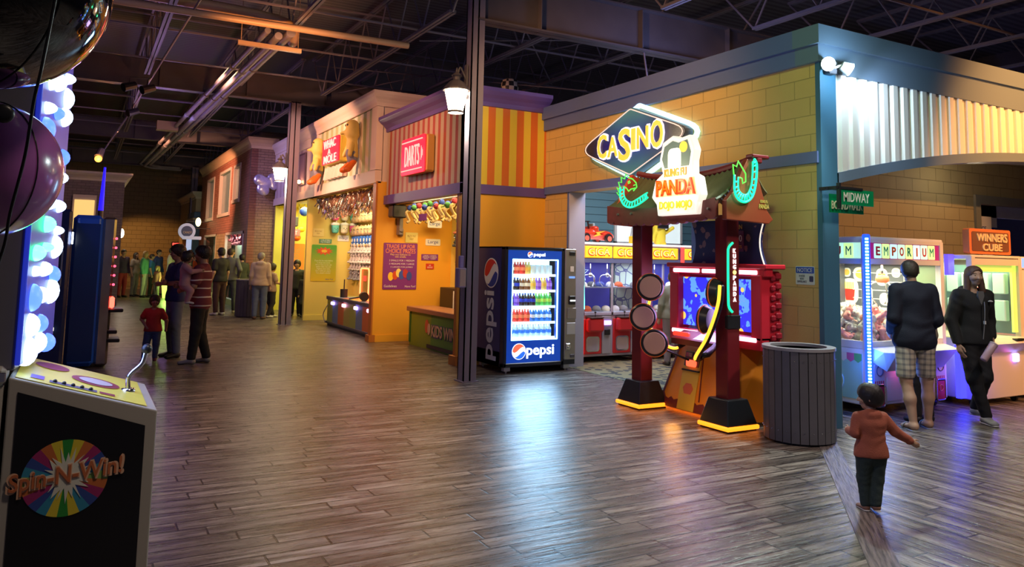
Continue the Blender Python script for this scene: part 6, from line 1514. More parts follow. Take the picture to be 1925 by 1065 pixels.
def left_machines():
    # spinning prize game in the near left corner
    t = thing('spin_game', (-.1, 4.1, 0), 'black sided Spin-N-Win game with yellow control top, lever and bright bulbs', 'arcade game')
    y0, y1 = 3.73, 4.48; xf, xb = .335, -.22
    blk = mat('laminate_black', (.008, .008, .012), .35); tr = mat('trim_putty', (.42, .40, .36), .5)
    P = [(xb, 0), (xf-.03, 0), (xf, .30), (xf, .945), (xb, 1.115)]
    body = MB().add([(x, y, z) for y in (y0, y1) for x, z in P], [tuple(range(5)), tuple(range(5, 10))]+[(i, (i+1) % 5, 5+(i+1) % 5, 5+i) for i in range(5)]).build('cabinet', tr, t, bevel=.006)
    MB().prism([(xb+.035, .04), (xf-.065, .04), (xf-.045, .30), (xf-.045, .885), (xb+.035, 1.055)], (0, y0, 0), '-Y', .004).build('side_panel', blk, body)
    # wheel graphic
    c0 = (.005, y0-.004, .70); R = .158
    cols = [(.75, .62, .05), (.60, .16, .05), (.35, .03, .16), (.04, .10, .40), (.05, .32, .50), (.25, .45, .12), (.08, .40, .12), (.75, .62, .05)]
    seq = [(.03, .30, .05), (.75, .62, .05), (.60, .17, .05), (.36, .03, .16), (.04, .08, .34), (.04, .28, .46), (.25, .42, .12)]
    order = [0, 1, 2, 3, 4, 5, 6, 2, 3, 4, 5, 1, 0, 1, 5, 4, 3, 2, 6, 5, 4, 3, 2, 1]
    wheel = MB().prism(circle(R, 48, ry=R*.98), c0, '-Y', .001).build('wheel_print', blk, body)
    n = 24; packs = {}
    for k, q in enumerate(order):
        a = PI/2-2*PI*(k)/n; da = PI/n
        poly = [(0, 0)]+[(R*.985*math.cos(a+da*s), R*.965*math.sin(a+da*s)) for s in (-1, -.5, 0, .5, 1)]
        packs.setdefault(q, MB()).prism(poly, c0, '-Y', .003)
    for q, b in packs.items(): b.build('wheel_colour', mat('wheel_%d' % q, seq[q], .4), wheel)
    st = [((.09 if k % 2 == 0 else .05)*math.cos(2*PI*k/40)*(1+.12*math.sin(k*2.3)), (.105 if k % 2 == 0 else .055)*math.sin(2*PI*k/40)*(1+.12*math.sin(k*1.7))) for k in range(40)]
    MB().prism(st, (c0[0]+.005, c0[1], c0[2]+.01), '-Y', .005).build('starburst', mat('star_white', (.72, .74, .66), .45), wheel)
    sh = lambda X, Y: Y+.10*X+.0*X
    letters('lettering_edge', 'Spin-N-Win!', (c0[0]+.005, c0[1]-.004, c0[2]+.005), '-Y', .42, .105, mat('spin_cream', (.72, .45, .30), .45), wheel, .003, .05, warp=sh, shear=.0)
    letters('lettering', 'Spin-N-Win!', (c0[0]+.005, c0[1]-.008, c0[2]+.007), '-Y', .40, .09, mat('spin_orange', (.55, .16, .06), .45), wheel, .002, .012, warp=sh)
    # sloping control top
    def top(x, y, h=0): q = (x-xb)/(xf-xb); return (x, y, 1.115-.17*q+h)
    yl = mat('panel_yellow', (.66, .60, .10), .35, 0, (.7, .6, .1), .12, noise=.25, nscale=5)
    cp = MB().add([top(xb+.02, y0+.03, .004), top(xf-.04, y0+.03, .004), top(xf-.04, y1-.03, .004), top(xb+.02, y1-.03, .004)], [(0, 1, 2, 3)]).build('control_top', yl, body)
    def patch(xa, xb_, ya, yb, m_, nm='print', h=.007):
        MB().add([top(xa, ya, h), top(xb_, ya, h), top(xb_, yb, h), top(xa, yb, h)], [(0, 1, 2, 3)]).build(nm, m_, cp)
    def oval(x, y, rx, ry, m_, h=.008): MB().add([top(x+rx*math.cos(a), y+ry*math.sin(a), h) for a in [2*PI*k/20 for k in range(20)]], [tuple(range(20))]).build('print', m_, cp)
    oval(.10, 4.10, .10, .12, mat('print_maroon', (.30, .05, .08), .4)); oval(.10, 4.10, .07, .08, mat('print_grey', (.6, .55, .55), .4), .010); oval(-.08, 4.28, .07, .10, MATS['print_maroon']); patch(-.08, .10, 3.80, 3.86, mat('print_slate', (.12, .13, .22), .4)); patch(.11, .17, 3.80, 3.85, MATS['print_maroon']); patch(-.15, -.10, 3.82, 3.92, mat('print_violet', (.2, .12, .45), .4))
    b = MB()
    for i in range(5): q = top(-.06+.034*i, 3.83, .010); b.sph(q, .009, 8, 5)
    b.build('buttons', BLACK, cp, True)
    L = [top(.235, 4.08), top(.235, 4.08, .07), (.285, 4.08, 1.10), (.30, 4.08, 1.155)]
    lv = MB().tube(curve_pts(L, 5), .011, 10).cyl(top(.235, 4.08, -.01), top(.235, 4.08, .015), .03, n=16).build('lever', CHROME, body, True); MB().sph((.303, 4.08, 1.17), .024, 16, 12).build('knob', BLACK, lv, True)
    MB().box(xf, xf+.012, 3.9, 4.0, .66, .69).build('front_lamp', glow('lamp_orange', (1, .5, .2), 4), body)
    MB().box(xb-.28, xb-.01, y0-.03, y0+.2, 1.085, 1.16, .015).build('rear_lid', tr, body); MB().box(xb-.035, xb-.008, y0-.045, y0-.03, 1.10, 1.14, .004).build('latch', CHROME, body)
    MB().box(xb-.28, xb-.015, y0-.01, y1, 0, 1.09, .01).build('rear_box', tr, body)
    # upright head with bulbs
    hg = mat('head_grey', (.15, .15, .18), .4)
    h = MB().prism([(-1.0, y0+.01), (-.205, y0+.01), (-.115, y1), (-1.0, y1)], (0, 0, 1.14), '+Z', 1.9).build('head', hg, t, bevel=.008)
    MB().prism([(-.203, y0+.02), (-.185, y0+.02), (-.095, y1-.02), (-.115, y1-.02)], (0, 0, 1.16), '+Z', 1.84).build('lamp_board', mat('lamp_board', (.04, .05, .16), .4, 0, (.03, .05, 1), .18), h)
    MB().box(-.205, -.185, y0-.005, y0+.02, 1.16, 3.0, .004).build('head_edge', mat('edge_blue', (.05, .08, .5), .3, 0, (.03, .06, 1), .25), h)
    rng = random.Random(12); wb = glow('bulb_white', (.45, .62, 1), 5); bb = glow('bulb_blue', (.06, .14, 1), 2.5); gb = glow('bulb_green', (.05, 1, .25), 7)
    z = 1.21; i = 0
    while z < 2.95:
        for k, y in enumerate((3.86, 4.06, 4.30)):
            r_ = rng.choice((.040, .050, .035, .056)); m_ = wb if rng.random() < .72 else bb
            if 1.60 < z < 1.76 and k < 2: m_ = gb
            if rng.random() < .22: continue
            MB().sph((-.19+.12*(y-y0), y+rng.uniform(-.03, .03), z+rng.uniform(-.03, .03)), (.045, r_*1.25, r_*rng.uniform(.6, 1.1)), 12, 8).build('bulb', m_, h, True)
        z += .105; i += 1
    light('bulb_light', 'AREA', (.02, 4.1, 2.0), (.30, .38, 1), 15, .6, (2, 4.1, 1.6), sy=1.6)
    # inflatable balls and the cable in front
    def px(x, y, d):   # centre of view: a point at depth d along the view, worked out once
        yaw, pitch, roll = (math.radians(a) for a in (29.04, 5.67, 1.22)); return None
    bb_ = mat('ball_black', (.004, .004, .006), .06, coat=1); pb = mat('ball_purple', (.34, .10, .36), .22, coat=.3)
    b = thing('inflatable_ball', BALL1, 'large glossy black inflatable ball hung in the top left corner', 'ball')
    MB().sph(BALL1, .375, 64, 40).build('body', bb_, b, True)
    MB().lathe([(.018, 0), (.03, .006), (.03, .014), (.012, .018)], (VALVE[0], VALVE[1], VALVE[2]), 16, 'y').build('valve', BLACK, b, True)
    MB().tube([(BALL1[0]+.376*math.sin(a)*.62, BALL1[1]-.376*math.sin(a)*.79, BALL1[2]+.376*math.cos(a)) for a in [PI*k/24 for k in range(25)]], .0025, 5).build('seam', mat('seam_dark', (.01, .01, .012), .4), b)
    b2 = thing('inflatable_ball', BALL2, 'large purple inflatable ball hung under the black ball', 'ball')
    MB().sph(BALL2, .245, 64, 40).build('body', pb, b2, True)
    MB().tube([(BALL2[0]+.2465*math.sin(a)*.68, BALL2[1]-.2465*math.sin(a)*.73, BALL2[2]+.2465*math.cos(a)) for a in [PI*k/24 for k in range(25)]], .0025, 5).build('seam', MATS['seam_dark'], b2)
    tag(MB().tube(curve_pts(CABLE, 6), .0045, 6).build('hanging_cable', BLACK, None, True), 'thin black cable hanging in front of the black and purple balls', 'cable')
    MB().cyl((BALL1[0], BALL1[1], BALL1[2]+.36), (BALL1[0], BALL1[1], 6.5), .004, n=5).build('hanging_cord', BLACK, b)
    MB().cyl((BALL2[0]-.0, BALL2[1]+.12, BALL2[2]+.21), (BALL2[0], BALL2[1]+.42, 6.4), .004, n=5).build('hanging_cord', BLACK, b2)
    # blue glossy cabinet further back
    t = thing('arcade_cabinet', (.15, 12.8, 0), 'tall glossy blue cabinet with chrome front edge, red lamp and black ledges', 'arcade game')
    gb_ = mat('gloss_blue', (.03, .16, .9), .14, coat=.5)
    MB().box(-.12, .25, 12.35, 13.3, .02, 2.12, .05).build('cabinet', gb_, t)
    MB().box(.25, .42, 12.37, 13.3, .02, 2.10, .03).build('chrome_front', mat('chrome_front', (.5, .42, .38), .14, .9, noise=.5, nscale=4), t)
    MB().box(-.08, .22, 12.335, 12.35, .1, 2.0).build('side_strip', mat('strip_blue', (.015, .05, .26), .15), t)
    for z, x in ((.76, .58), (.46, .52), (.34, .56)): MB().box(.40, x, 12.35, 12.75, z, z+.05, .012).build('ledge', BLACK, t)
    MB().box(.40, .46, 12.33, 12.45, .82, .98, .02).build('red_lamp', glow('lamp_red', (1, .05, .03), 6), t)
    b = MB()
    for k in range(6): b.sph((.43, 12.36, 1.15+.13*k), .018, 8, 6)
    b.build('lamp_row', glow('lamp_red2', (1, .06, .12), 3), t, True)
    # dark glass cabinet between
    t = thing('arcade_cabinet', (-.5, 11.6, 0), 'dark glass fronted blue cabinet between the bulbs and the glossy blue cabinet', 'arcade game')
    MB().box(-.9, -.13, 11.5, 12.3, .02, 2.15, .03).build('cabinet', mat('cab_navy', (.015, .03, .12), .2), t)
    s = MB().box(-.55, -.20, 11.485, 11.5, 1.15, 1.62, .01).build('screen_frame', mat('frame_bluegrey', (.2, .25, .4), .3), t); MB().box(-.53, -.22, 11.478, 11.486, 1.17, 1.60).build('dark_glass', mat('dark_glass', (.02, .03, .05), .05), s)
    MB().box(-.55, -.20, 11.485, 11.5, 1.66, 1.86).build('print_band', mat('band_print', (.25, .2, .2), .4, noise=.5, nscale=12), t); MB().box(-.12, -.10, 11.5, 11.6, 1.70, 1.86, .01).build('white_lamp', glow('lamp_white2', (.8, .9, 1), 8), t)
    MB().box(-.28, -.24, 11.47, 11.486, .60, .64).build('button', glow('button_pale', (1, .9, .6), 2), t)
left_machines()
# ---------------------------------------------------------------- booth counters and prizes
def hang(proto, pts, lab, grp, rz0, rng, jr=.15, s=1.0):
    """copies of a toy at the given points; the first use places the toy itself"""
    for i, (x, y, z) in enumerate(pts):
        if not proto.get('placed'): proto['placed'] = 1; o = proto
        else: o = copy_tree(proto); 
        o.location = (x, y, z); o.rotation_euler = (rng.uniform(-jr, jr), rng.uniform(-jr, jr), rz0+rng.uniform(-jr, jr)); o.scale = (s, s, s)
        o['label'] = lab; o['group'] = grp
def booths():
    rng = random.Random(21)
    # whac counter: striped front, mallets, lamps, neon frames
    t = thing('game_counter', (5.5, 16.6, 0), 'whac booth counter with olive, blue and orange striped front', 'counter')
    cols = [(.36, .40, .08), (.16, .24, .40), (.60, .16, .04), (.40, .36, .08)]
    b = MB().box(5.16, 6.0, 14.6, 18.1, .0, .66, .01); body = b.build('body', mat('counter_teal', (.10, .14, .16), .4), t)
    q = MB()
    for k in range(8): q.m(k % 4).box(5.135, 5.16, 18.05-.43*(k+1), 18.05-.43*k, .09, .62)
    q.build('front_panel', [mat('counter_%.2f_%.2f' % c[:2], c, .45) for c in cols], body)
    MB().box(5.12, 5.17, 14.6, 18.12, .60, .68, .008).box(5.12, 5.17, 14.6, 18.12, .05, .10, .008).build('rail', DKMET, body)
    q = MB()
    for k in range(8): q.m(k % 4).box(5.16, 6.0, 18.05-.43*(k+1), 18.05-.43*k, .66, .672)
    q.build('counter_top', [mat('top_%.2f_%.2f' % c[:2], tuple(min(1, v*1.2) for v in c), .3) for c in cols], body)
    MB().tube(curve_pts([(5.14, 18.0, .5), (5.10, 18.25, .25), (5.11, 18.1, .06)], 5), .012, 6).build('hose', mat('hose_grey', (.4, .4, .42), .4), body, True)
    for i, y in enumerate((17.55, 16.7, 15.85, 15.0)):
        l = MB().box(5.09, 5.135, y-.09, y+.09, .50, .57, .012).build('lamp', glow('counter_lamp_%d' % (i % 2), ((.5, .3, 1), (1, .4, .8))[i % 2], 4), body)
    for i, y in enumerate((17.5, 16.0)):
        m_ = thing('mallet', (5.35, y, .67), ('black mallet standing on the whac counter near its far end', 'black mallet lying toward the near end of the whac counter')[i], 'mallet')
        if i == 0: MB().cyl((5.35, y, .672), (5.35, y, .86), .085, n=14).build('head', mat('rubber_black', (.02, .02, .022), .5), m_, auto=40); MB().cyl((5.35, y, .86), (5.36, y+.03, 1.08), .014, n=8).build('handle', BLACK, m_)
        else: MB().cyl((5.30, y-.13, .77), (5.36, y+.13, .77), .095, n=14).build('head', mat('rubber_black', (.02, .02, .022), .5), m_, auto=40); MB().cyl((5.33, y, .77), (5.12, y+.35, .70), .014, n=8).build('handle', BLACK, m_)
    nr = glow('frame_neon', (1, .12, .04), 5)
    for i, y in enumerate((17.35, 16.55, 15.75, 14.95)):
        f = thing('neon_frame', (5.82, y, .67), 'red neon outlined game display, number %s from the far end of the whac counter' % ('one', 'two', 'three', 'four')[i], 'display', 'neon displays on the whac counter')
        MB().box(5.80, 5.85, y-.32, y+.32, .672, 1.36, .02).build('panel', mat('display_olive', (.25, .25, .05), .4), f)
        MB().tube([pic((5.795, y, 1.02), '-X', x, z, .015) for x, z in rrect(.60, .64, .08)], .018, 8, True).build('neon_tube', nr, f, True)
        MB().box(5.77, 5.80, y-.06, y+.06, 1.05, 1.17).build('score_box', glow('score_red', (1, .05, .03), 1.2), f)
    light('neon_frames', 'AREA', (5.75, 16.3, 1.1), (1, .2, .1), 8, .5, (5, 16.3, .9), sy=2.4)
    # darts counter
    t = thing('game_counter', (5.7, 12.3, 0), 'darts booth counter with green KIDS WIN front and wood top', 'counter')
    gr = mat('counter_green', (.22, .32, .03), .45); g2 = mat('counter_green2', (.10, .30, .05), .45)
    b = MB().m(0).box(5.50, 5.95, 12.75, 13.75, .0, .62).m(1).box(5.50, 5.95, 11.0, 12.75, .0, .62); bd = b.build('body', [gr, g2], t)
    MB().box(5.485, 5.50, 13.70, 13.76, .05, .62).build('post_strip', mat('counter_darkgreen', (.03, .16, .03), .5), bd)
    MB().box(5.44, 6.0, 11.0, 13.8, .62, .71, .01).build('counter_top', mat('top_plum_wood', (.38, .17, .10), .3), t)
    MB().box(5.485, 5.50, 11.0, 12.9, .03, .09).build('kick_plate', BLACK, bd)
    ink = mat('kids_ink', (.62, .42, .28), .5, 0, None, 0); ed = mat('kids_edge', (.12, .10, .22), .5)
    letters('lettering_edge', 'KIDS WIN EVERY', (5.495, 11.85, .34), '-X', 1.72, .235, ed, bd, .008, .05); letters('lettering', 'KIDS WIN EVERY', (5.486, 11.85, .345), '-X', 1.69, .20, ink, bd, .006, .02)
    MB().prism(circle(.08, 18, ry=.12), (5.495, 12.92, .40), '-X', .008).build('balloon_print', mat('kids_balloon', (.60, .12, .05), .4), bd); MB().prism(circle(.06, 18, ry=.10), (5.487, 12.80, .36), '-X', .008).build('balloon_print', ink, bd)
    t = thing('black_cabinet', (6.55, 13.4, 0), 'black cabinet with a white seam at the back of the darts booth', 'cabinet')
    MB().box(6.25, 6.55, 12.9, 14.1, 0, 1.05, .01).build('body', BLACK, t); MB().box(6.24, 6.25, 13.43, 13.46, .05, 1.0).build('seam', PAPER, t)
    # snakes hung along the top of the darts opening
    heads = [((.05, .10, .50), 'blue'), ((.08, .30, .08), 'green'), ((.55, .05, .08), 'red')]
    pr = [make_plush(c, (.62, .52, .25), 'snake', 1.0) for c, n in heads]
    for i in range(22):
        k = (0, 0, 1, 0, 2, 1)[i % 6]; y = 13.6-i*.125
        hang(pr[k], [(5.36+.05*(i % 2), y, 2.50+.03*math.sin(i*1.7))], 'hanging %s headed plush snake with tan body in the darts opening' % heads[k][1], '%s plush snakes hung in the darts opening' % heads[k][1], -PI/2, rng, .2, 1.25)
    tag(MB().cyl((5.38, 10.95, 2.64), (5.38, 14.2, 2.64), .012, n=6).build('hanging_rail', STEEL), 'metal rail carrying the plush snakes in the darts opening', 'rail')
    t = thing('purple_tag', (5.3, 12.9, 2.3), 'small purple sign hanging among the plush snakes', 'tag'); MB().box(5.28, 5.29, 12.6, 12.95, 2.28, 2.40, .0).build('panel', PUR, t)
    # plush wall of the darts booth
    mix = [make_plush((.70, .62, .52), (.8, .75, .7), 'bear'), make_plush((.08, .08, .09), (.5, .5, .5), 'bear'), make_plush((.60, .20, .12), (.8, .6, .5), 'bear'), make_plush((.45, .40, .38), (.7, .6, .5), 'bear'), make_plush((.30, .6, .15), (.8, .2, .6), 'box')]
    nm = ['cream bear', 'black bear', 'rust bear', 'taupe bear', 'lime square']
    for r_ in range(5):
        for c_ in range(8):
            k = rng.randrange(5) if r_ else 4
            hang(mix[k], [(6.51, 13.85-.28*c_, 1.42+.22*r_)], '%s plush hung in the %s row on the back wall of the darts booth' % (nm[k], ('lowest', 'second', 'middle', 'fourth', 'top')[r_]), '%s plush, %s row of the darts booth' % (nm[k], ('lowest', 'second', 'middle', 'fourth', 'top')[r_]), -PI/2, rng, .25, 1.25)
    # silver and bronze foil toys under the whac header
    fo = mat('foil_bronze', (.50, .26, .18), .28, .7, noise=.5, nscale=30); fs = mat('foil_steel', (.55, .52, .50), .25, .8, noise=.4, nscale=30)
    protos = []
    for m_, n_ in ((fo, 'bronze'), (fs, 'silver')):
        r = thing('foil_streamer_toy', (0, 0, 0), '', 'toy'); b = MB().sph((0, 0, 0), (.05, .05, .055), 8, 6)
        for k in range(5):
            a = k*1.26; b.add([(.03*math.cos(a), .03*math.sin(a), -.03), (.05*math.cos(a+.4), .05*math.sin(a+.4), -.03), (.075*math.cos(a+.2), .075*math.sin(a+.2), -.20), (.05*math.cos(a), .05*math.sin(a), -.19)], [(0, 1, 2, 3)])
            b.cyl((.04*math.cos(a), .04*math.sin(a), -.02), (.07*math.cos(a), .07*math.sin(a), -.17), .010, .004, 5)
        b.build('body', m_, r); protos.append((r, n_))
    pts = [[], []]
    for r_ in range(3):
        for c_ in range(34):
            y = 19.2-.135*c_; k = rng.random() < (.35 if r_ == 0 else .6)
            pts[int(k)].append((5.15+.10*r_+rng.uniform(-.03, .03), y, 2.98-.11*r_+rng.uniform(-.03, .03)))
    for (r, n_), pp in zip(protos, pts): hang(r, pp, 'one of the %s foil tasselled toys hung under the whac booth header' % n_, '%s foil tasselled toys under the whac header' % n_, 0, rng, .5, 1.1)
    # cups on the yellow partition and the wall beyond
    cups = [make_plush((.80, .12, .35), (.85, .8, .75), 'cup'), make_plush((.80, .74, .55), (.85, .85, .8), 'cup'), make_plush((.12, .55, .48), (.85, .85, .8), 'cup')]
    cn = ['pink', 'cream', 'mint']
    for c_, (top, bot) in enumerate(((0, 2), (1, 1), (2, 0))):
        for row, k in ((0, top), (1, bot)):
            hang(cups[k], [(5.62+.235*c_, 19.36, 2.52-.33*row)], '%s plush drink cup in the %s row on the yellow partition' % (cn[k], ('upper', 'lower')[row]), 'plush drink cups on the yellow partition', 0, rng, .05, 1.75)
    crab = [make_plush((.80, .20, .03), (.8, .6, .5), 'bear')]; tan = [make_plush((.78, .52, .28), (.8, .7, .6), 'box')]; bag = [make_plush((.03, .14, .55), (.7, .75, .8), 'bag')]; koa = [make_plush((.50, .49, .47), (.15, .15, .15), 'bear')]; mon = [make_plush((.62, .60, .58), (.2, .2, .2), 'bear')]; gre = [make_plush((.26, .27, .29), (.6, .6, .6), 'bear')]
    rows = [(crab, 2.76, .25, 1.5, 'orange plush'), (tan, 2.45, .27, 1.7, 'tan square plush'), (tan, 2.12, .27, 1.7, 'tan square plush'), (bag, 1.90, .24, 1.5, 'blue plush snack bag'), (koa, 1.68, .24, 1.35, 'grey koala plush'), (mon, 1.44, .22, 1.3, 'black and white plush'), (koa, 1.26, .24, 1.1, 'pale grey plush'), (gre, 1.02, .24, 1.2, 'dark grey plush')]
    rown = ['top', 'second', 'third', 'fourth', 'fifth', 'sixth', 'seventh', 'lowest']
    for ri, (p, z, st, s, lab) in enumerate(rows):
        n = int(3.4/st)
        hang(p[0], [(6.08, 19.3-st*k, z) for k in range(n)], '%s in the %s row of the prize wall in the whac booth' % (lab, rown[ri]), '%s, %s row of the whac prize wall' % (lab, rown[ri]), -PI/2, rng, .08, s)
    # pink hanging toys in the brick shop window
    pk = make_plush((.75, .22, .28), (.8, .7, .7), 'bear')
    hang(pk, [(4.30+.06*(i % 2), 24.3+.24*i, 2.0-.12*(i % 2)) for i in range(11)], 'pink plush hung in the near lower window of the brick building', 'pink plush in the brick shop window', -PI/2, rng, .3, 1.3)
    t = thing('shop_poster', (4.5, 25.4, 1.2), 'blue and yellow poster inside the near lower window of the brick building', 'poster'); MB().prism(rrect(1.0, 1.0, .03), (4.53, 25.5, 1.35), '-X', .01).build('panel', mat('shop_blue', (.10, .45, .6), .5, 0, (.1, .45, .6), .3), t); MB().prism(circle(.3, 20, ry=.2), (4.53, 25.5, 1.45), '-X', .016).build('oval', mat('shop_yellow', (.8, .75, .3), .5), t)
booths()
# ---------------------------------------------------------------- people
def person(name, label, H=1.75, kid=0., pos=(0, 0), face=0, P=None, skin=(.42, .26, .18), hair=(.02, .015, .012), top=None, bottom=None, shoes=None, vox=.012,
           hairstyle='short', sleeves='long', legs='long', girth=1.0, headyaw=0, headpitch=0, z0=0, torso_top_mat=None, extras=None, hat=None, group=None, fingers=True):
    """built at the origin looking towards -Y, then turned and moved. Joint positions in units of height"""
    a = kid; L = lambda u, v: u+(v-u)*a
    J = dict(pelvis=(0, 0, L(.53, .46)), waist=(0, 0, L(.61, .545)), chest=(0, .0, L(.74, .67)), neck=(0, .012, L(.825, .755)), head=(0, -.008, L(.925, .88)),
             shL=(L(.100, .100), 0, L(.798, .722)), shR=(-L(.100, .100), 0, L(.798, .722)), elL=(.124, .01, L(.635, .60)), elR=(-.124, .01, L(.635, .60)), wrL=(.138, -.03, L(.49, .48)), wrR=(-.138, -.03, L(.49, .48)),
             hiL=(.052, 0, L(.51, .44)), hiR=(-.052, 0, L(.51, .44)), knL=(.058, -.008, L(.285, .25)), knR=(-.058, -.008, L(.285, .25)), anL=(.06, .012, L(.045, .05)), anR=(-.06, .012, L(.045, .05)), toeL=None, toeR=None, haL=None, haR=None)
    if P: J.update(P)
    J = {k: (np.array(v, float)*H if v is not None else None) for k, v in J.items()}
    g = girth*(1+.25*a); hs = H*(1+.55*a)
    root = thing(name, (0, 0, 0), label, 'person', group)
    S = lambda r: r*H*g
    cov = dict(t=-.006*H if top is not None else 0, a=-.005*H if (top is not None and sleeves != 'short') else 0, l=-.007*H if (bottom is not None and legs == 'long') else 0)
    torso = [('+', J['pelvis'], J['waist'], S(.062), S(.056), (1.28, 1.0, 1), .03*H), ('+', J['waist'], J['chest'], S(.056), S(.066), (1.25, 1.0, 1), .03*H),
             ('+', (J['shL']+J['chest'])/2, (J['shR']+J['chest'])/2, S(.050), S(.050), (1, .95, 1.05), .03*H), ('+', J['shL']*.75+J['neck']*.25-np.array([0, 0, .012*H]), J['neck']-np.array([0, 0, .012*H]), S(.022), S(.030), None, .03*H), ('+', J['shR']*.75+J['neck']*.25-np.array([0, 0, .012*H]), J['neck']-np.array([0, 0, .012*H]), S(.022), S(.030), None, .03*H)]
    arm = {}; leg = {}
    for s in 'LR':
        arm[s] = [('+', J['sh'+s], J['el'+s], S(.030), S(.024), None, .012*H), ('+', J['el'+s], J['wr'+s], S(.024), S(.017), None, .012*H)]
        leg[s] = [('+', J['hi'+s], J['kn'+s], S(.050), S(.033), None, .02*H), ('+', J['kn'+s], (J['kn'+s]*.55+J['an'+s]*.45)+np.array([0, .008*H, 0]), S(.031), S(.031), None, .02*H), ('+', (J['kn'+s]*.55+J['an'+s]*.45)+np.array([0, .008*H, 0]), J['an'+s], S(.031), S(.020), None, .02*H)]
    # head: rotates about its centre
    hc = J['head']; cy, sy = math.cos(headyaw), math.sin(headyaw); cp, sp = math.cos(headpitch), math.sin(headpitch)
    Rz = np.array([[cy, -sy, 0], [sy, cy, 0], [0, 0, 1]]); Rx = np.array([[1, 0, 0], [0, cp, -sp], [0, sp, cp]]); RH = Rz@Rx
    hp = lambda x, y, z: hc+RH@(np.array([x, y, z])*hs)
    head = [('+', hp(0, .008, .012), hp(0, -.006, .008), .047*hs, .044*hs, None, .012*H), ('+', hp(0, -.012, -.022), hp(0, -.020, -.038), .033*hs, .024*hs, None, .018*H), ('+', hp(0, -.048, .0), hp(0, -.056, -.014), .0055*hs, .0075*hs, None, .008*H),
            ('+', hp(.019, -.040, -.012), hp(.023, -.034, -.012), .012*hs, .012*hs, None, .012*H), ('+', hp(-.019, -.040, -.012), hp(-.023, -.034, -.012), .012*hs, .012*hs, None, .012*H), ('+', hp(0, -.045, -.029), hp(0, -.044, -.030), .007*hs, .007*hs, None, .008*H)]
    ears = [('+', hp(s*.046, .004, .0), hp(s*.048, .006, -.012), .008*hs, .006*hs, None, .006*H) for s in (-1, 1)]
    neck = [('+', J['neck'], hp(0, .006, -.02), S(.030)/math.sqrt(g), S(.028)/math.sqrt(g), None, .02*H)]
    def hand(s):
        w = J['wr'+s]; d = (J['ha'+s] if J['ha'+s] is not None else (w-J['el'+s])); d = d/np.linalg.norm(d)
        side = np.array([0, -1., 0]) if abs(d[2]) > .6 else np.array([0, 0, 1.])
        side = side-side.dot(d)*d; side /= np.linalg.norm(side); nrm = np.cross(d, side); u = H*(1+.1*a)
        inward = nrm if (nrm[0] > 0) == (s == 'R') else -nrm
        o = [('+', w, w+d*.045*u, .014*u, .018*u, None, .008*u), ('+', w+d*.03*u+side*.010*u, w+d*.052*u+side*.008*u, .012*u, .012*u, None, .008*u), ('+', w+d*.03*u-side*.010*u, w+d*.052*u-side*.012*u, .012*u, .011*u, None, .008*u)]
        if fingers:
            for k, ln in enumerate((.040, .045, .042, .033)):
                b0 = w+d*.055*u+side*(.017-.0112*k)*u; m_ = b0+d*ln*.5*u+inward*.005*u; e = m_+d*ln*.45*u+inward*.013*u
                o += [('+', b0, m_, .0056*u, .0052*u, None, .002*u), ('+', m_, e, .0052*u, .0044*u, None, .002*u)]
            t0 = w+d*.02*u+side*.017*u; t1 = t0+d*.022*u+side*.014*u+inward*.006*u; o += [('+', t0, t1, .0068*u, .006*u, None, .004*u), ('+', t1, t1+d*.022*u+side*.003*u, .006*u, .005*u, None, .002*u)]
        return o
    feet = {}
    for s in 'LR':
        an = J['an'+s]; td = J['toe'+s] if J['toe'+s] is not None else np.array([.012 if s == 'L' else -.012, -.085, -.03])*H
        feet[s] = [('+', an+np.array([0, .012*H, -.02*H]), an+np.array([0, 0, -.012*H]), .022*H, .022*H, None, .01*H), ('+', an+np.array([0, 0, -.018*H]), an+td, .021*H, .017*H, (1.25, 1, .8), .015*H)]
    infl = lambda prims, d: [(q[0], q[1], q[2], q[3]+d, q[4]+d)+tuple(q[5:]) for q in prims]
    bare = []
    for s in 'LR': bare += infl(arm[s], cov['a'])+hand(s)+infl(leg[s], cov['l'])+(feet[s] if shoes is None else infl(feet[s], -.004*H))
    sk = mat('skin_%.2f_%.2f' % (skin[0], skin[1]), skin, .5)
    sdf_obj('body', infl(torso, cov['t'])+neck+head+ears+bare, vox*.8, sk, root, k=.012*H)
    # face
    ew = mat('eye_white', (.7, .68, .65), .3); ed = mat('eye_dark', (.03, .02, .02), .2)
    for sx in (-1, 1):
        c = hp(sx*.0185, -.0415, .004); e = MB().sph(c, .0056*hs, 10, 8).build('eye', ew, root, True); c2 = hp(sx*.0187, -.0455, .004); MB().sph(c2, .0040*hs, 8, 6).build('iris', ed, e, True)
    MB().tube([hp(x, -.0505+abs(x)*.25, -.030-abs(x)*.06) for x in (-.014, -.007, 0, .007, .014)], .0022*hs, 6).build('mouth', mat('lips', tuple(v*.6 for v in skin), .5), root, True)
    hm = mat('hair_%.3f_%.3f' % (hair[0], hair[1]), hair, .55, noise=.3, nscale=40)
    for sx in (-1, 1): MB().tube([hp(sx*.028, -.042, .016), hp(sx*.018, -.047, .0195), hp(sx*.009, -.047, .0175)], .0019*hs, 5).build('eyebrow', hm, root, True)
    # hair
    hr = [('+', hp(0, .013, .016), hp(0, -.004, .019), .050*hs, .048*hs, None, .01*H), ('+', hp(0, .018, -.006), hp(0, .014, .0), .046*hs, .046*hs, None, .01*H)]
    cut = [('-', hp(0, -.095, -.014), hp(0, -.066, -.016), .050*hs, .045*hs, (1.1, 1, 1)), ('-', hp(0, -.04, -.075), hp(0, .05, -.088), .046*hs, .045*hs, (1.4, 1, 1))]
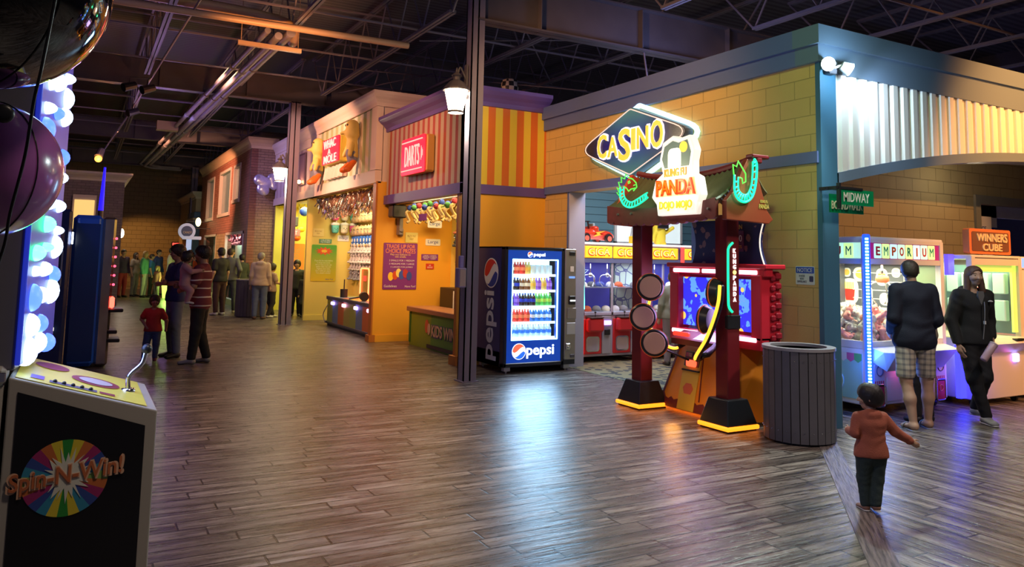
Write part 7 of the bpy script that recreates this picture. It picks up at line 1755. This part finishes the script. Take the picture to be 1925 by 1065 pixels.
    if hairstyle == 'bald': hr = [('+', hp(0, .016, .0), hp(0, .010, .006), .049*hs, .046*hs)]; cut += [('-', hp(0, -.055, .02), hp(0, -.05, .03), .040*hs, .040*hs)]
    if hairstyle == 'bowl': hr = [('+', hp(0, .012, .016), hp(0, -.004, .022), .055*hs, .053*hs, None, .015*H), ('+', hp(0, .018, -.004), hp(0, .01, .0), .052*hs, .052*hs, None, .015*H)]; cut = [('-', hp(0, -.095, -.020), hp(0, -.070, -.022), .050*hs, .046*hs, (1.15, 1, .85)), ('-', hp(0, -.03, -.082), hp(0, .05, -.095), .050*hs, .045*hs, (1.4, 1, 1))]
    if hairstyle == 'long': hr += [('+', hp(s_*.038, .008, .0), hp(s_*.050, -.006, -.095), .022*hs, .020*hs, None, .01*H) for s_ in (-1, 1)]+[('+', hp(0, .035, .0), hp(0, .038, -.09), .035*hs, .032*hs, None, .01*H)]; cut = [('-', hp(.0, -.10, -.008), hp(.0, -.060, -.010), .052*hs, .044*hs, (.86, 1, 1.2))]
    if hairstyle == 'curly': hr = [('+', hp(0, .012, .024), hp(0, 0, .028), .064*hs, .060*hs, None, .01*H)]
    if hairstyle == 'ponytail': hr += [('+', hp(0, .055, .01), hp(0, .065, -.07), .018*hs, .012*hs)]
    hb = .005*hs if hairstyle == 'curly' else .0012*hs
    fq = 330/hs
    sdf_obj('hair', hr+cut, vox*.7, hm, root, k=.01*H, cut=lambda X, Y, Z, D: D+hb*np.sin(fq*X+2*np.sin(fq*.3*Z))*np.sin(fq*Y)*np.sin(fq*.8*Z))
    if hat is not None:
        sdf_obj('cap', [('+', hp(0, .008, .030), hp(0, .0, .034), .054*hs, .052*hs), ('+', hp(0, -.045, .030), hp(0, -.075, .026), .026*hs, .026*hs, (1, 1, .25)), ('-', hp(0, 0, -.03), hp(0, -.02, -.03), .058*hs, .058*hs)], vox*.8, hat, root, k=.01*H)
    infl = lambda prims, d: [(q[0], q[1], q[2], q[3]+d, q[4]+d)+tuple(q[5:]) for q in prims]
    # trousers
    if bottom is not None:
        pts = infl([('+', J['pelvis']-np.array([0, 0, .02*H]), J['pelvis']+np.array([0, 0, .035*H]), S(.062), S(.060), (1.35, 1.02, 1), .03*H)], .009*H)
        for s in 'LR':
            kn, an, hi = J['kn'+s], J['an'+s], J['hi'+s]
            if legs == 'long': pts += [('+', hi, kn, S(.050)+.009*H, S(.035)+.009*H, None, .02*H), ('+', kn, an+np.array([0, 0, .012*H]), S(.035)+.009*H, S(.024)+.010*H, None, .02*H)]
            else: pts += [('+', hi, kn*.86+hi*.14, S(.048)+.010*H, S(.040)+.010*H, None, .006*H)]
        zc = (J['pelvis'][2]+.055*H); hem = None if legs == 'long' else min(J['knL'][2], J['knR'][2])+.01*H
        def cutb(X, Y, Z, D):
            D = np.maximum(D, Z-zc); D = np.maximum(D, .018*H-Z) if not (J['anL'][2] > .2*H and J['anR'][2] > .2*H) else D
            if hem: D = np.maximum(D, hem-Z)
            return D+.0011*H*np.sin(Z/H*110+3*np.sin(X/H*31+Z/H*17)+2*np.sin(Y/H*37))
        sdf_obj('trousers' if legs == 'long' else 'shorts', pts, vox, bottom, root, cut=cutb, k=.01*H)
    # top
    if top is not None:
        thick = .011 if sleeves != 'jacket' else .014
        pts = infl(torso, thick*H)+[('+', J['hi'+q_], J['hi'+q_]+np.array([0, 0, .05*H]), S(.050)+thick*H+.004*H, S(.045)+thick*H, None, .02*H) for q_ in 'LR']+infl([('+', J['pelvis']-np.array([0, 0, .015*H]), J['pelvis'], S(.063), S(.062), (1.35, 1.02, 1), .03*H)], thick*H)
        for s in 'LR':
            if sleeves in ('long', 'jacket'): pts += infl(arm[s][:1], thick*H)+[('+', J['el'+s], J['wr'+s], S(.024)+thick*H, S(.019)+.009*H, None, .012*H)]
            else: pts += [('+', J['sh'+s], J['sh'+s]*.35+J['el'+s]*.65, S(.032)+thick*H, S(.030)+.013*H, None, .012*H)]
        if extras and 'hood' in extras: pts += [('+', J['neck']+np.array([-.03, .03, .0])*H, J['neck']+np.array([.03, .03, .0])*H, .035*H, .035*H, (1, 1.1, 1), .02*H)]
        zh = J['pelvis'][2]-(.035 if not (extras and 'longhem' in extras) else .075)*H; ch = J['neck']
        def cutt(X, Y, Z, D):
            D = np.maximum(D, zh-Z)
            D = np.maximum(D, -(np.sqrt((X-ch[0])**2+(Y-ch[1]+.03*H)**2+(Z-ch[2]-.02*H)**2)-.042*H))
            return D+.0013*H*np.sin(Z/H*55+3*np.sin(X/H*23+Z/H*13)+2.5*np.sin(Y/H*29-Z/H*19))
        sdf_obj('jacket' if sleeves == 'jacket' else 'shirt', pts, vox, top, root, cut=cutt, k=.016*H)
    if shoes is not None:
        for s in 'LR':
            F_ = infl(feet[s], .005*H); lo = J['an'+s][2]-.047*H
            sh = sdf_obj('shoe', F_, vox, shoes, root, cut=lambda X, Y, Z, D: np.maximum(D, lo-Z), k=.012*H)
            b0, b1 = F_[1][1], F_[1][2]
            if extras and 'whitesole' in extras: sdf_obj('sole', [('+', (b0[0], b0[1]+.02*H, lo+.008*H), (b1[0], b1[1], lo+.008*H), .026*H, .024*H, (1.1, 1, .35))], vox, mat('sole_white', (.7, .7, .68), .5), sh)
    if extras and 'sandals' in extras:
        for s in 'LR':
            b0, b1 = feet[s][1][1], feet[s][1][2]; lo = J['an'+s][2]-.05*H
            so = sdf_obj('sandal', [('+', (b0[0], b0[1]+.025*H, lo+.006*H), (b1[0], b1[1]-.004*H, lo+.006*H), .027*H, .026*H, (1.1, 1, .3))], vox*.8, mat('sandal_grey', (.14, .12, .12), .5), root)
            m_ = b0*.35+b1*.65; MB().tube([m_+np.array([.030*H*math.cos(q), 0, .028*H*math.sin(q)-.012*H]) for q in [PI*k/10 for k in range(11)]], .006*H, 6).build('strap', mat('strap_grey', (.25, .22, .22), .5), so, True)
    if extras and 'zip' in extras:
        zf = lambda q: J['neck']*(1-q)+J['pelvis']*q
        yv = lambda z: -(.075+.02*math.sin((z/H-.55)*9))*H
        MB().tube([(0, yv(z)-.012*H, z) for z in [J['pelvis'][2]+k*(J['neck'][2]-.06*H-J['pelvis'][2])/10 for k in range(11)]], .0028*H, 6).build('zip', mat('zip_grey', (.3, .3, .3), .4), root)
        MB().box(-.004*H, .004*H, yv(.62*H)-.022*H, yv(.62*H)-.008*H, .625*H, .645*H).build('zip_pull', PAPER, root)
        MB().prism([(-.02, 0), (.02, 0), (.018, .008), (0, .015), (-.018, .008)], (.062*H, yv(.77*H)+.008*H, .765*H), '-Y', .006, .02).build('logo', mat('logo_white2', (.7, .7, .7), .5), root)
        MB().prism([(-.022*H, 0), (0, -.06*H), (.022*H, 0), (.018*H, .03*H), (-.018*H, .03*H)], (0, yv(.79*H)+.014*H, .80*H), '-Y', .004, .02).build('inner_top', mat('inner_grey', (.14, .14, .14), .8), root)
    root.location = (*pos, z0); root.rotation_euler = (0, 0, face)
    return root

def cloth(name, c, **k): return mat('cloth_'+name, c, .85, noise=.15, nscale=6, bump=.15, bscale=120, **k)
def stripes_mat(name, base, line, period, duty):
    if name in MATS: return MATS[name]
    m = mat(name, base, .85); g = N(m); v = g.coord('xyz'); n = g.noise(v, 4, 2)
    z = g.math('ADD', g.sep.outputs[2], g.math('MULTIPLY', n, .03))
    g.l(g.mix(g.math('GREATER_THAN', g.math('FRACT', g.math('DIVIDE', z, period)), duty), base, line), g.b.inputs['Base Color']); return m
def plaid_mat():
    m = mat('plaid_shorts', (.5, .45, .38), .85); g = N(m); v = g.coord('xyz'); c = None
    fx = g.math('GREATER_THAN', g.math('FRACT', g.math('DIVIDE', g.math('ADD', g.sep.outputs[0], 5), .055)), .62); fz = g.math('GREATER_THAN', g.math('FRACT', g.math('DIVIDE', g.sep.outputs[2], .055)), .62)
    f = g.math('MULTIPLY', g.math('ADD', fx, fz), .5); g.l(g.ramp(f, [(0, (.48, .42, .33)), (.5, (.30, .27, .24)), (1, (.17, .16, .16))]), g.b.inputs['Base Color']); return m
def people():
    blk = cloth('black', (.012, .012, .014)); dnm = cloth('denim', (.10, .14, .24)); sb = mat('shoe_black', (.02, .02, .02), .5); sw = mat('shoe_white', (.6, .6, .58), .5); sg = mat('shoe_grey', (.25, .25, .26), .5)
    W_ = (.48, .29, .20); B_ = (.30, .17, .11); C_ = (.50, .31, .21)
    d = math.degrees; R = math.radians
    # the camera looks along +29 degrees; a figure with its back to us has face = 180-29 or so
    person('person', 'man in navy jacket and plaid cargo shorts at the EMPORIUM crane machine', 1.74, 0, (7.56, 5.0), R(150), skin=W_, hair=(.035, .025, .018), vox=.010, sleeves='jacket', girth=1.04,
           P=dict(head=(.0, -.035, .915), neck=(0, -.008, .822), chest=(0, -.012, .74), shL=(.098, 0, .80), shR=(-.098, 0, .80), elL=(.122, .01, .635), wrL=(.09, -.10, .56), elR=(-.122, .02, .63), wrR=(-.11, -.09, .56), anL=(.05, .06, .045), anR=(-.075, -.02, .045), knL=(.066, .015, .285), knR=(-.070, -.01, .285)),
           headyaw=R(-18), headpitch=R(14), top=cloth('navy', (.006, .008, .022)), bottom=plaid_mat(), legs='short', shoes=None, hairstyle='short', extras=('longhem', 'sandals'))
    person('person', 'person in black trousers standing hidden behind the man in shorts', 1.42, 0, (7.95, 5.2), R(170), skin=W_, vox=.014, top=cloth('khaki', (.30, .26, .18)), bottom=blk, shoes=sb, fingers=False)
    person('person', 'long haired woman in black zip jacket holding a tumbler, legs crossed', 1.68, 0, (8.47, 4.92), R(-22), skin=C_, hair=(.10, .05, .035), vox=.010, sleeves='jacket', girth=.98, hairstyle='long',
           P=dict(elR=(-.145, .015, .64), wrR=(-.135, -.03, .50), elL=(.15, .05, .64), wrL=(.125, .0, .545), haL=(-.3, -.2, -.7), hiL=(.05, .01, .51), knL=(.045, -.03, .29), anL=(.055, .075, .075), toeL=(.03, -.03, -.03), knR=(-.035, -.03, .285), anR=(.03, -.045, .045), head=(.006, -.014, .925)),
           headyaw=R(-8), headpitch=R(2), top=cloth('black2', (.014, .015, .016)), bottom=blk, shoes=sg, extras=('whitesole', 'hood', 'zip'))
    person('person', 'toddler in rust hoodie and dark green trousers walking away, arms out', .85, 1., (4.74, 3.47), R(152), skin=C_, hair=(.012, .01, .012), vox=.0075, hairstyle='bowl', headyaw=R(58), headpitch=R(4),
           P=dict(elL=(.135, .02, .61), wrL=(.13, -.09, .60), elR=(-.19, .01, .62), wrR=(-.31, .0, .55), anL=(.045, -.02, .05), anR=(-.02, .02, .06), knL=(.05, -.03, .25), knR=(-.045, -.01, .25)),
           top=cloth('rust', (.36, .10, .06)), bottom=cloth('deepgreen', (.025, .045, .045)), shoes=mat('shoe_tan', (.25, .13, .09), .5), extras=('hood', 'whitesole'))
    # family in the middle distance
    person('person', 'man in navy shirt and jeans with folded arms beside the striped shirt', 1.74, 0, (1.34, 13.2), R(-75), skin=B_, hairstyle='curly', P=dict(elR=(-.12, -.03, .66), wrR=(.05, -.12, .67), elL=(.12, -.03, .66), wrL=(-.06, -.11, .65)), headyaw=R(-10), top=cloth('navy2', (.02, .03, .11)), bottom=cloth('denim2', (.13, .16, .24)), sleeves='short', shoes=sb, vox=.013, fingers=False)
    person('person', 'man in maroon white striped shirt holding a small child', 1.72, 0, (1.60, 12.36), R(-112), skin=B_, hair=(.008, .007, .007), hairstyle='curly', P=dict(elR=(-.13, -.05, .66), wrR=(.03, -.16, .66), elL=(.13, -.03, .66), wrL=(-.03, -.17, .62), anL=(.07, -.03, .045), anR=(-.06, .06, .045)), headyaw=R(10),
           top=stripes_mat('maroon_stripes', (.14, .02, .035), (.62, .55, .55), .125, .86), bottom=blk, sleeves='short', shoes=sg, vox=.012, girth=1.1, extras=('longhem',))
    person('person', 'small child in pink suit carried on the striped man\'s arm', .92, .9, (1.36, 12.22), R(75), skin=B_, hair=(.008, .007, .007), hairstyle='bowl', P=dict(knL=(.09, -.10, .36), anL=(.10, -.06, .20), knR=(-.09, -.10, .36), anR=(-.10, -.06, .20), elL=(.14, -.10, .66), wrL=(.10, -.22, .68), elR=(-.14, -.1, .66), wrR=(-.06, -.22, .68)), headyaw=R(20), top=cloth('pink', (.42, .22, .24)), bottom=MATS['cloth_pink'], shoes=sw, z0=.74, vox=.011, fingers=False)
    person('person', 'little boy in red shirt and jeans standing by the blue cabinet', .99, .75, (1.02, 12.85), R(-14), skin=B_, hair=(.008, .007, .007), hairstyle='bowl', headyaw=R(15), P=dict(anL=(.05, 0, .05), anR=(-.10, -.02, .05), knR=(-.08, -.01, .26), elR=(-.17, .02, .62), wrR=(-.09, -.05, .52), elL=(.18, .01, .6), wrL=(.18, 0, .5)), top=cloth('red', (.38, .035, .03)), bottom=cloth('denim3', (.06, .09, .2)), sleeves='short', shoes=mat('shoe_maroon', (.18, .04, .05), .5), vox=.010, fingers=False)
    # by the brick building
    person('person', 'man in black shirt and white cap facing the brick shop', 1.76, 0, (3.25, 21.6), R(-150), skin=W_, top=cloth('black3', (.02, .02, .022)), bottom=cloth('maroon2', (.07, .03, .03)), shoes=sw, sleeves='short', vox=.018, fingers=False, hat=mat('cap_black', (.02, .02, .02), .7))
    person('person', 'man in grey sweater walking past the round trash can', 1.78, 0, (3.62, 22.4), R(150), skin=W_, P=dict(anL=(.12, -.06, .045), anR=(-.12, .08, .045), knL=(.09, -.03, .285), knR=(-.08, .0, .285), elL=(.15, .02, .64), wrL=(.24, -.06, .53), elR=(-.17, .05, .66), wrR=(-.13, -.02, .56)), headyaw=R(-30), hair=(.05, .035, .02), top=cloth('grey', (.13, .14, .14)), bottom=cloth('slate', (.05, .06, .07)), shoes=sw, vox=.016, fingers=False)
    person('person', 'person in dark jacket half hidden behind the grey sweater', 1.62, 0, (4.02, 23.0), R(-160), skin=W_, top=cloth('charcoal', (.04, .05, .05)), bottom=blk, shoes=sw, vox=.018, fingers=False)
    person('person', 'grey haired man in cream hooded top with blue jeans by the trash can', 1.68, 0, (3.98, 20.1), R(160), skin=W_, hair=(.26, .25, .24), hairstyle='short', girth=1.12, headyaw=R(-25), top=cloth('cream', (.50, .40, .30)), bottom=dnm, shoes=mat('shoe_brown', (.12, .07, .05), .5), vox=.015, extras=('hood',), fingers=False)
    person('person', 'boy in tan tee shirt and black trousers walking to the yellow entry', 1.40, .3, (4.36, 20.55), R(105), skin=W_, hair=(.03, .02, .015), hairstyle='bowl', P=dict(elL=(.13, -.03, .64), wrL=(.06, -.16, .62), elR=(-.13, -.03, .64), wrR=(-.06, -.16, .62), anL=(.05, -.07, .045), anR=(-.05, .07, .045)), top=cloth('tan', (.38, .27, .20)), bottom=cloth('black4', (.03, .03, .028)), sleeves='short', shoes=sw, vox=.014, fingers=False)
    person('person', 'boy in black shirt standing in the yellow entry behind the far column', 1.5, .3, (5.08, 20.9), R(-20), skin=W_, hair=(.02, .015, .012), hairstyle='bowl', top=cloth('black5', (.03, .035, .03)), bottom=blk, shoes=sb, sleeves='short', vox=.016, fingers=False)
    person('person', 'crouching dark figure low in the yellow entry', 1.2, .3, (5.22, 20.45), R(-20), skin=W_, P=dict(knL=(.08, -.14, .30), knR=(-.08, -.14, .30)), top=cloth('black6', (.02, .02, .02)), bottom=blk, shoes=sb, vox=.018, fingers=False)
    # inside the casino
    person('person', 'person with grey green backpack and dark hair among the claw machines', 1.5, .1, (8.32, 9.60), R(150), skin=C_, hair=(.03, .02, .015), top=cloth('olive_grey', (.20, .22, .20)), bottom=cloth('grey3', (.2, .19, .24)), shoes=sb, vox=.014, fingers=False)
    bp = thing('backpack', (8.28, 9.4, .95), 'grey backpack worn by the person among the claw machines', 'backpack')
    sdf_obj('bag', [('+', (8.25, 9.43, 1.10), (8.25, 9.43, 1.0), .13, .14, (1, .5, 1)), ('+', (8.25, 9.43, .98), (8.25, 9.43, .96), .14, .14, (1, .5, 1))], .014, mat('bag_grey', (.28, .28, .27), .8), bp); MB().box(8.15, 8.35, 9.32, 9.36, .90, 1.02, .02).build('pocket', mat('bag_pocket', (.22, .20, .20), .8), bp)
    # tumbler in the woman's hand
    t = thing('tumbler', (8.28, 4.66, .78), 'pale pink insulated tumbler held by the long haired woman', 'tumbler')
    tb = MB().lathe([(.030, -.11), (.036, -.10), (.040, .09), (.036, .10)], (0, 0, 0), 18).build('cup', mat('tumbler_pink', (.55, .36, .38), .35), t, True); lidm = MB().lathe([(.041, .09), (.041, .105), (.02, .115)], (0, 0, 0), 18).build('lid', mat('tumbler_lid', (.6, .5, .5), .4), t, True)
    for o in (tb, lidm): o.data.transform(Matrix.Translation(Vector(t.location)))
    t.rotation_euler = (0, R(38), R(-20))
    # the crowd at the far end
    rng = random.Random(5)
    crowd = [(1.02, 30.6, 1.70, 'dark shirt and red skirt', (.05, .03, .08), (.30, .02, .03), 'short', 0), (1.45, 31.2, 1.60, 'pale top behind the red skirt', (.4, .35, .3), (.35, .33, .3), 'long', 0), (1.72, 30.5, 1.66, 'long blond hair and green top', (.10, .35, .22), (.40, .38, .34), 'long', 1), (2.0, 31.4, 1.55, 'bright blue top', (.03, .14, .40), (.02, .02, .02), 'short', 0),
             (2.28, 32.1, 1.72, 'dark blue jacket', (.03, .05, .22), (.03, .03, .03), 'short', 0), (2.62, 31.0, 1.80, 'white lettered shirt and open jacket', (.55, .5, .48), (.03, .05, .05), 'short', 0), (2.12, 30.2, 1.15, 'small child in pale red top', (.45, .18, .14), (.3, .28, .25), 'long', 1), (3.05, 30.9, 1.72, 'grey sleeveless top lit from above', (.25, .27, .25), (.04, .05, .04), 'short', 0),
             (3.32, 31.7, 1.74, 'pale streaked black jacket', (.06, .06, .08), (.03, .03, .03), 'ponytail', 0), (3.1, 33.2, 1.6, 'dark top at the back of the crowd', (.06, .05, .06), (.03, .03, .03), 'short', 0), (3.58, 32.4, 1.55, 'bright orange red top', (.65, .10, .03), (.05, .05, .05), 'short', 0), (3.55, 33.0, 1.66, 'dark blue top near the exit sign', (.03, .04, .15), (.03, .03, .03), 'short', 0)]
    for i, (x, y, h, lab, c, c2, hs_, bl) in enumerate(crowd):
        person('person', 'person in the far crowd with %s' % lab, h, .5 if h < 1.3 else 0, (x+.3, y), R(rng.uniform(-60, 90)), skin=W_, hair=(.35, .22, .08) if bl else (.03, .02, .015), hairstyle=hs_, top=cloth('crowd%d' % i, c), bottom=cloth('crowdb%d' % i, c2), shoes=sb, vox=.022, fingers=False, sleeves='short' if i % 2 else 'long', group=None)
    t = thing('lit_bucket', (2.78, 30.0, 0), 'glowing yellow green bucket on the floor before the crowd', 'bucket'); MB().lathe([(.17, 0), (.22, .48), (.20, .48), (.16, .03)], (2.78, 30.0, 0), 16).build('tub', mat('bucket_glow', (.6, .8, .1), .4, 0, (.6, 1, .12), 1.4), t, True)
    MB().tube([(2.78+.21*math.cos(a), 30.0, .46+.16*math.sin(a)) for a in [PI*k/10 for k in range(11)]], .008, 5).build('handle', STEEL, t)
    light('bucket_light', 'POINT', (2.7, 29.7, .7), (.6, 1, .2), 14, .1)
people()
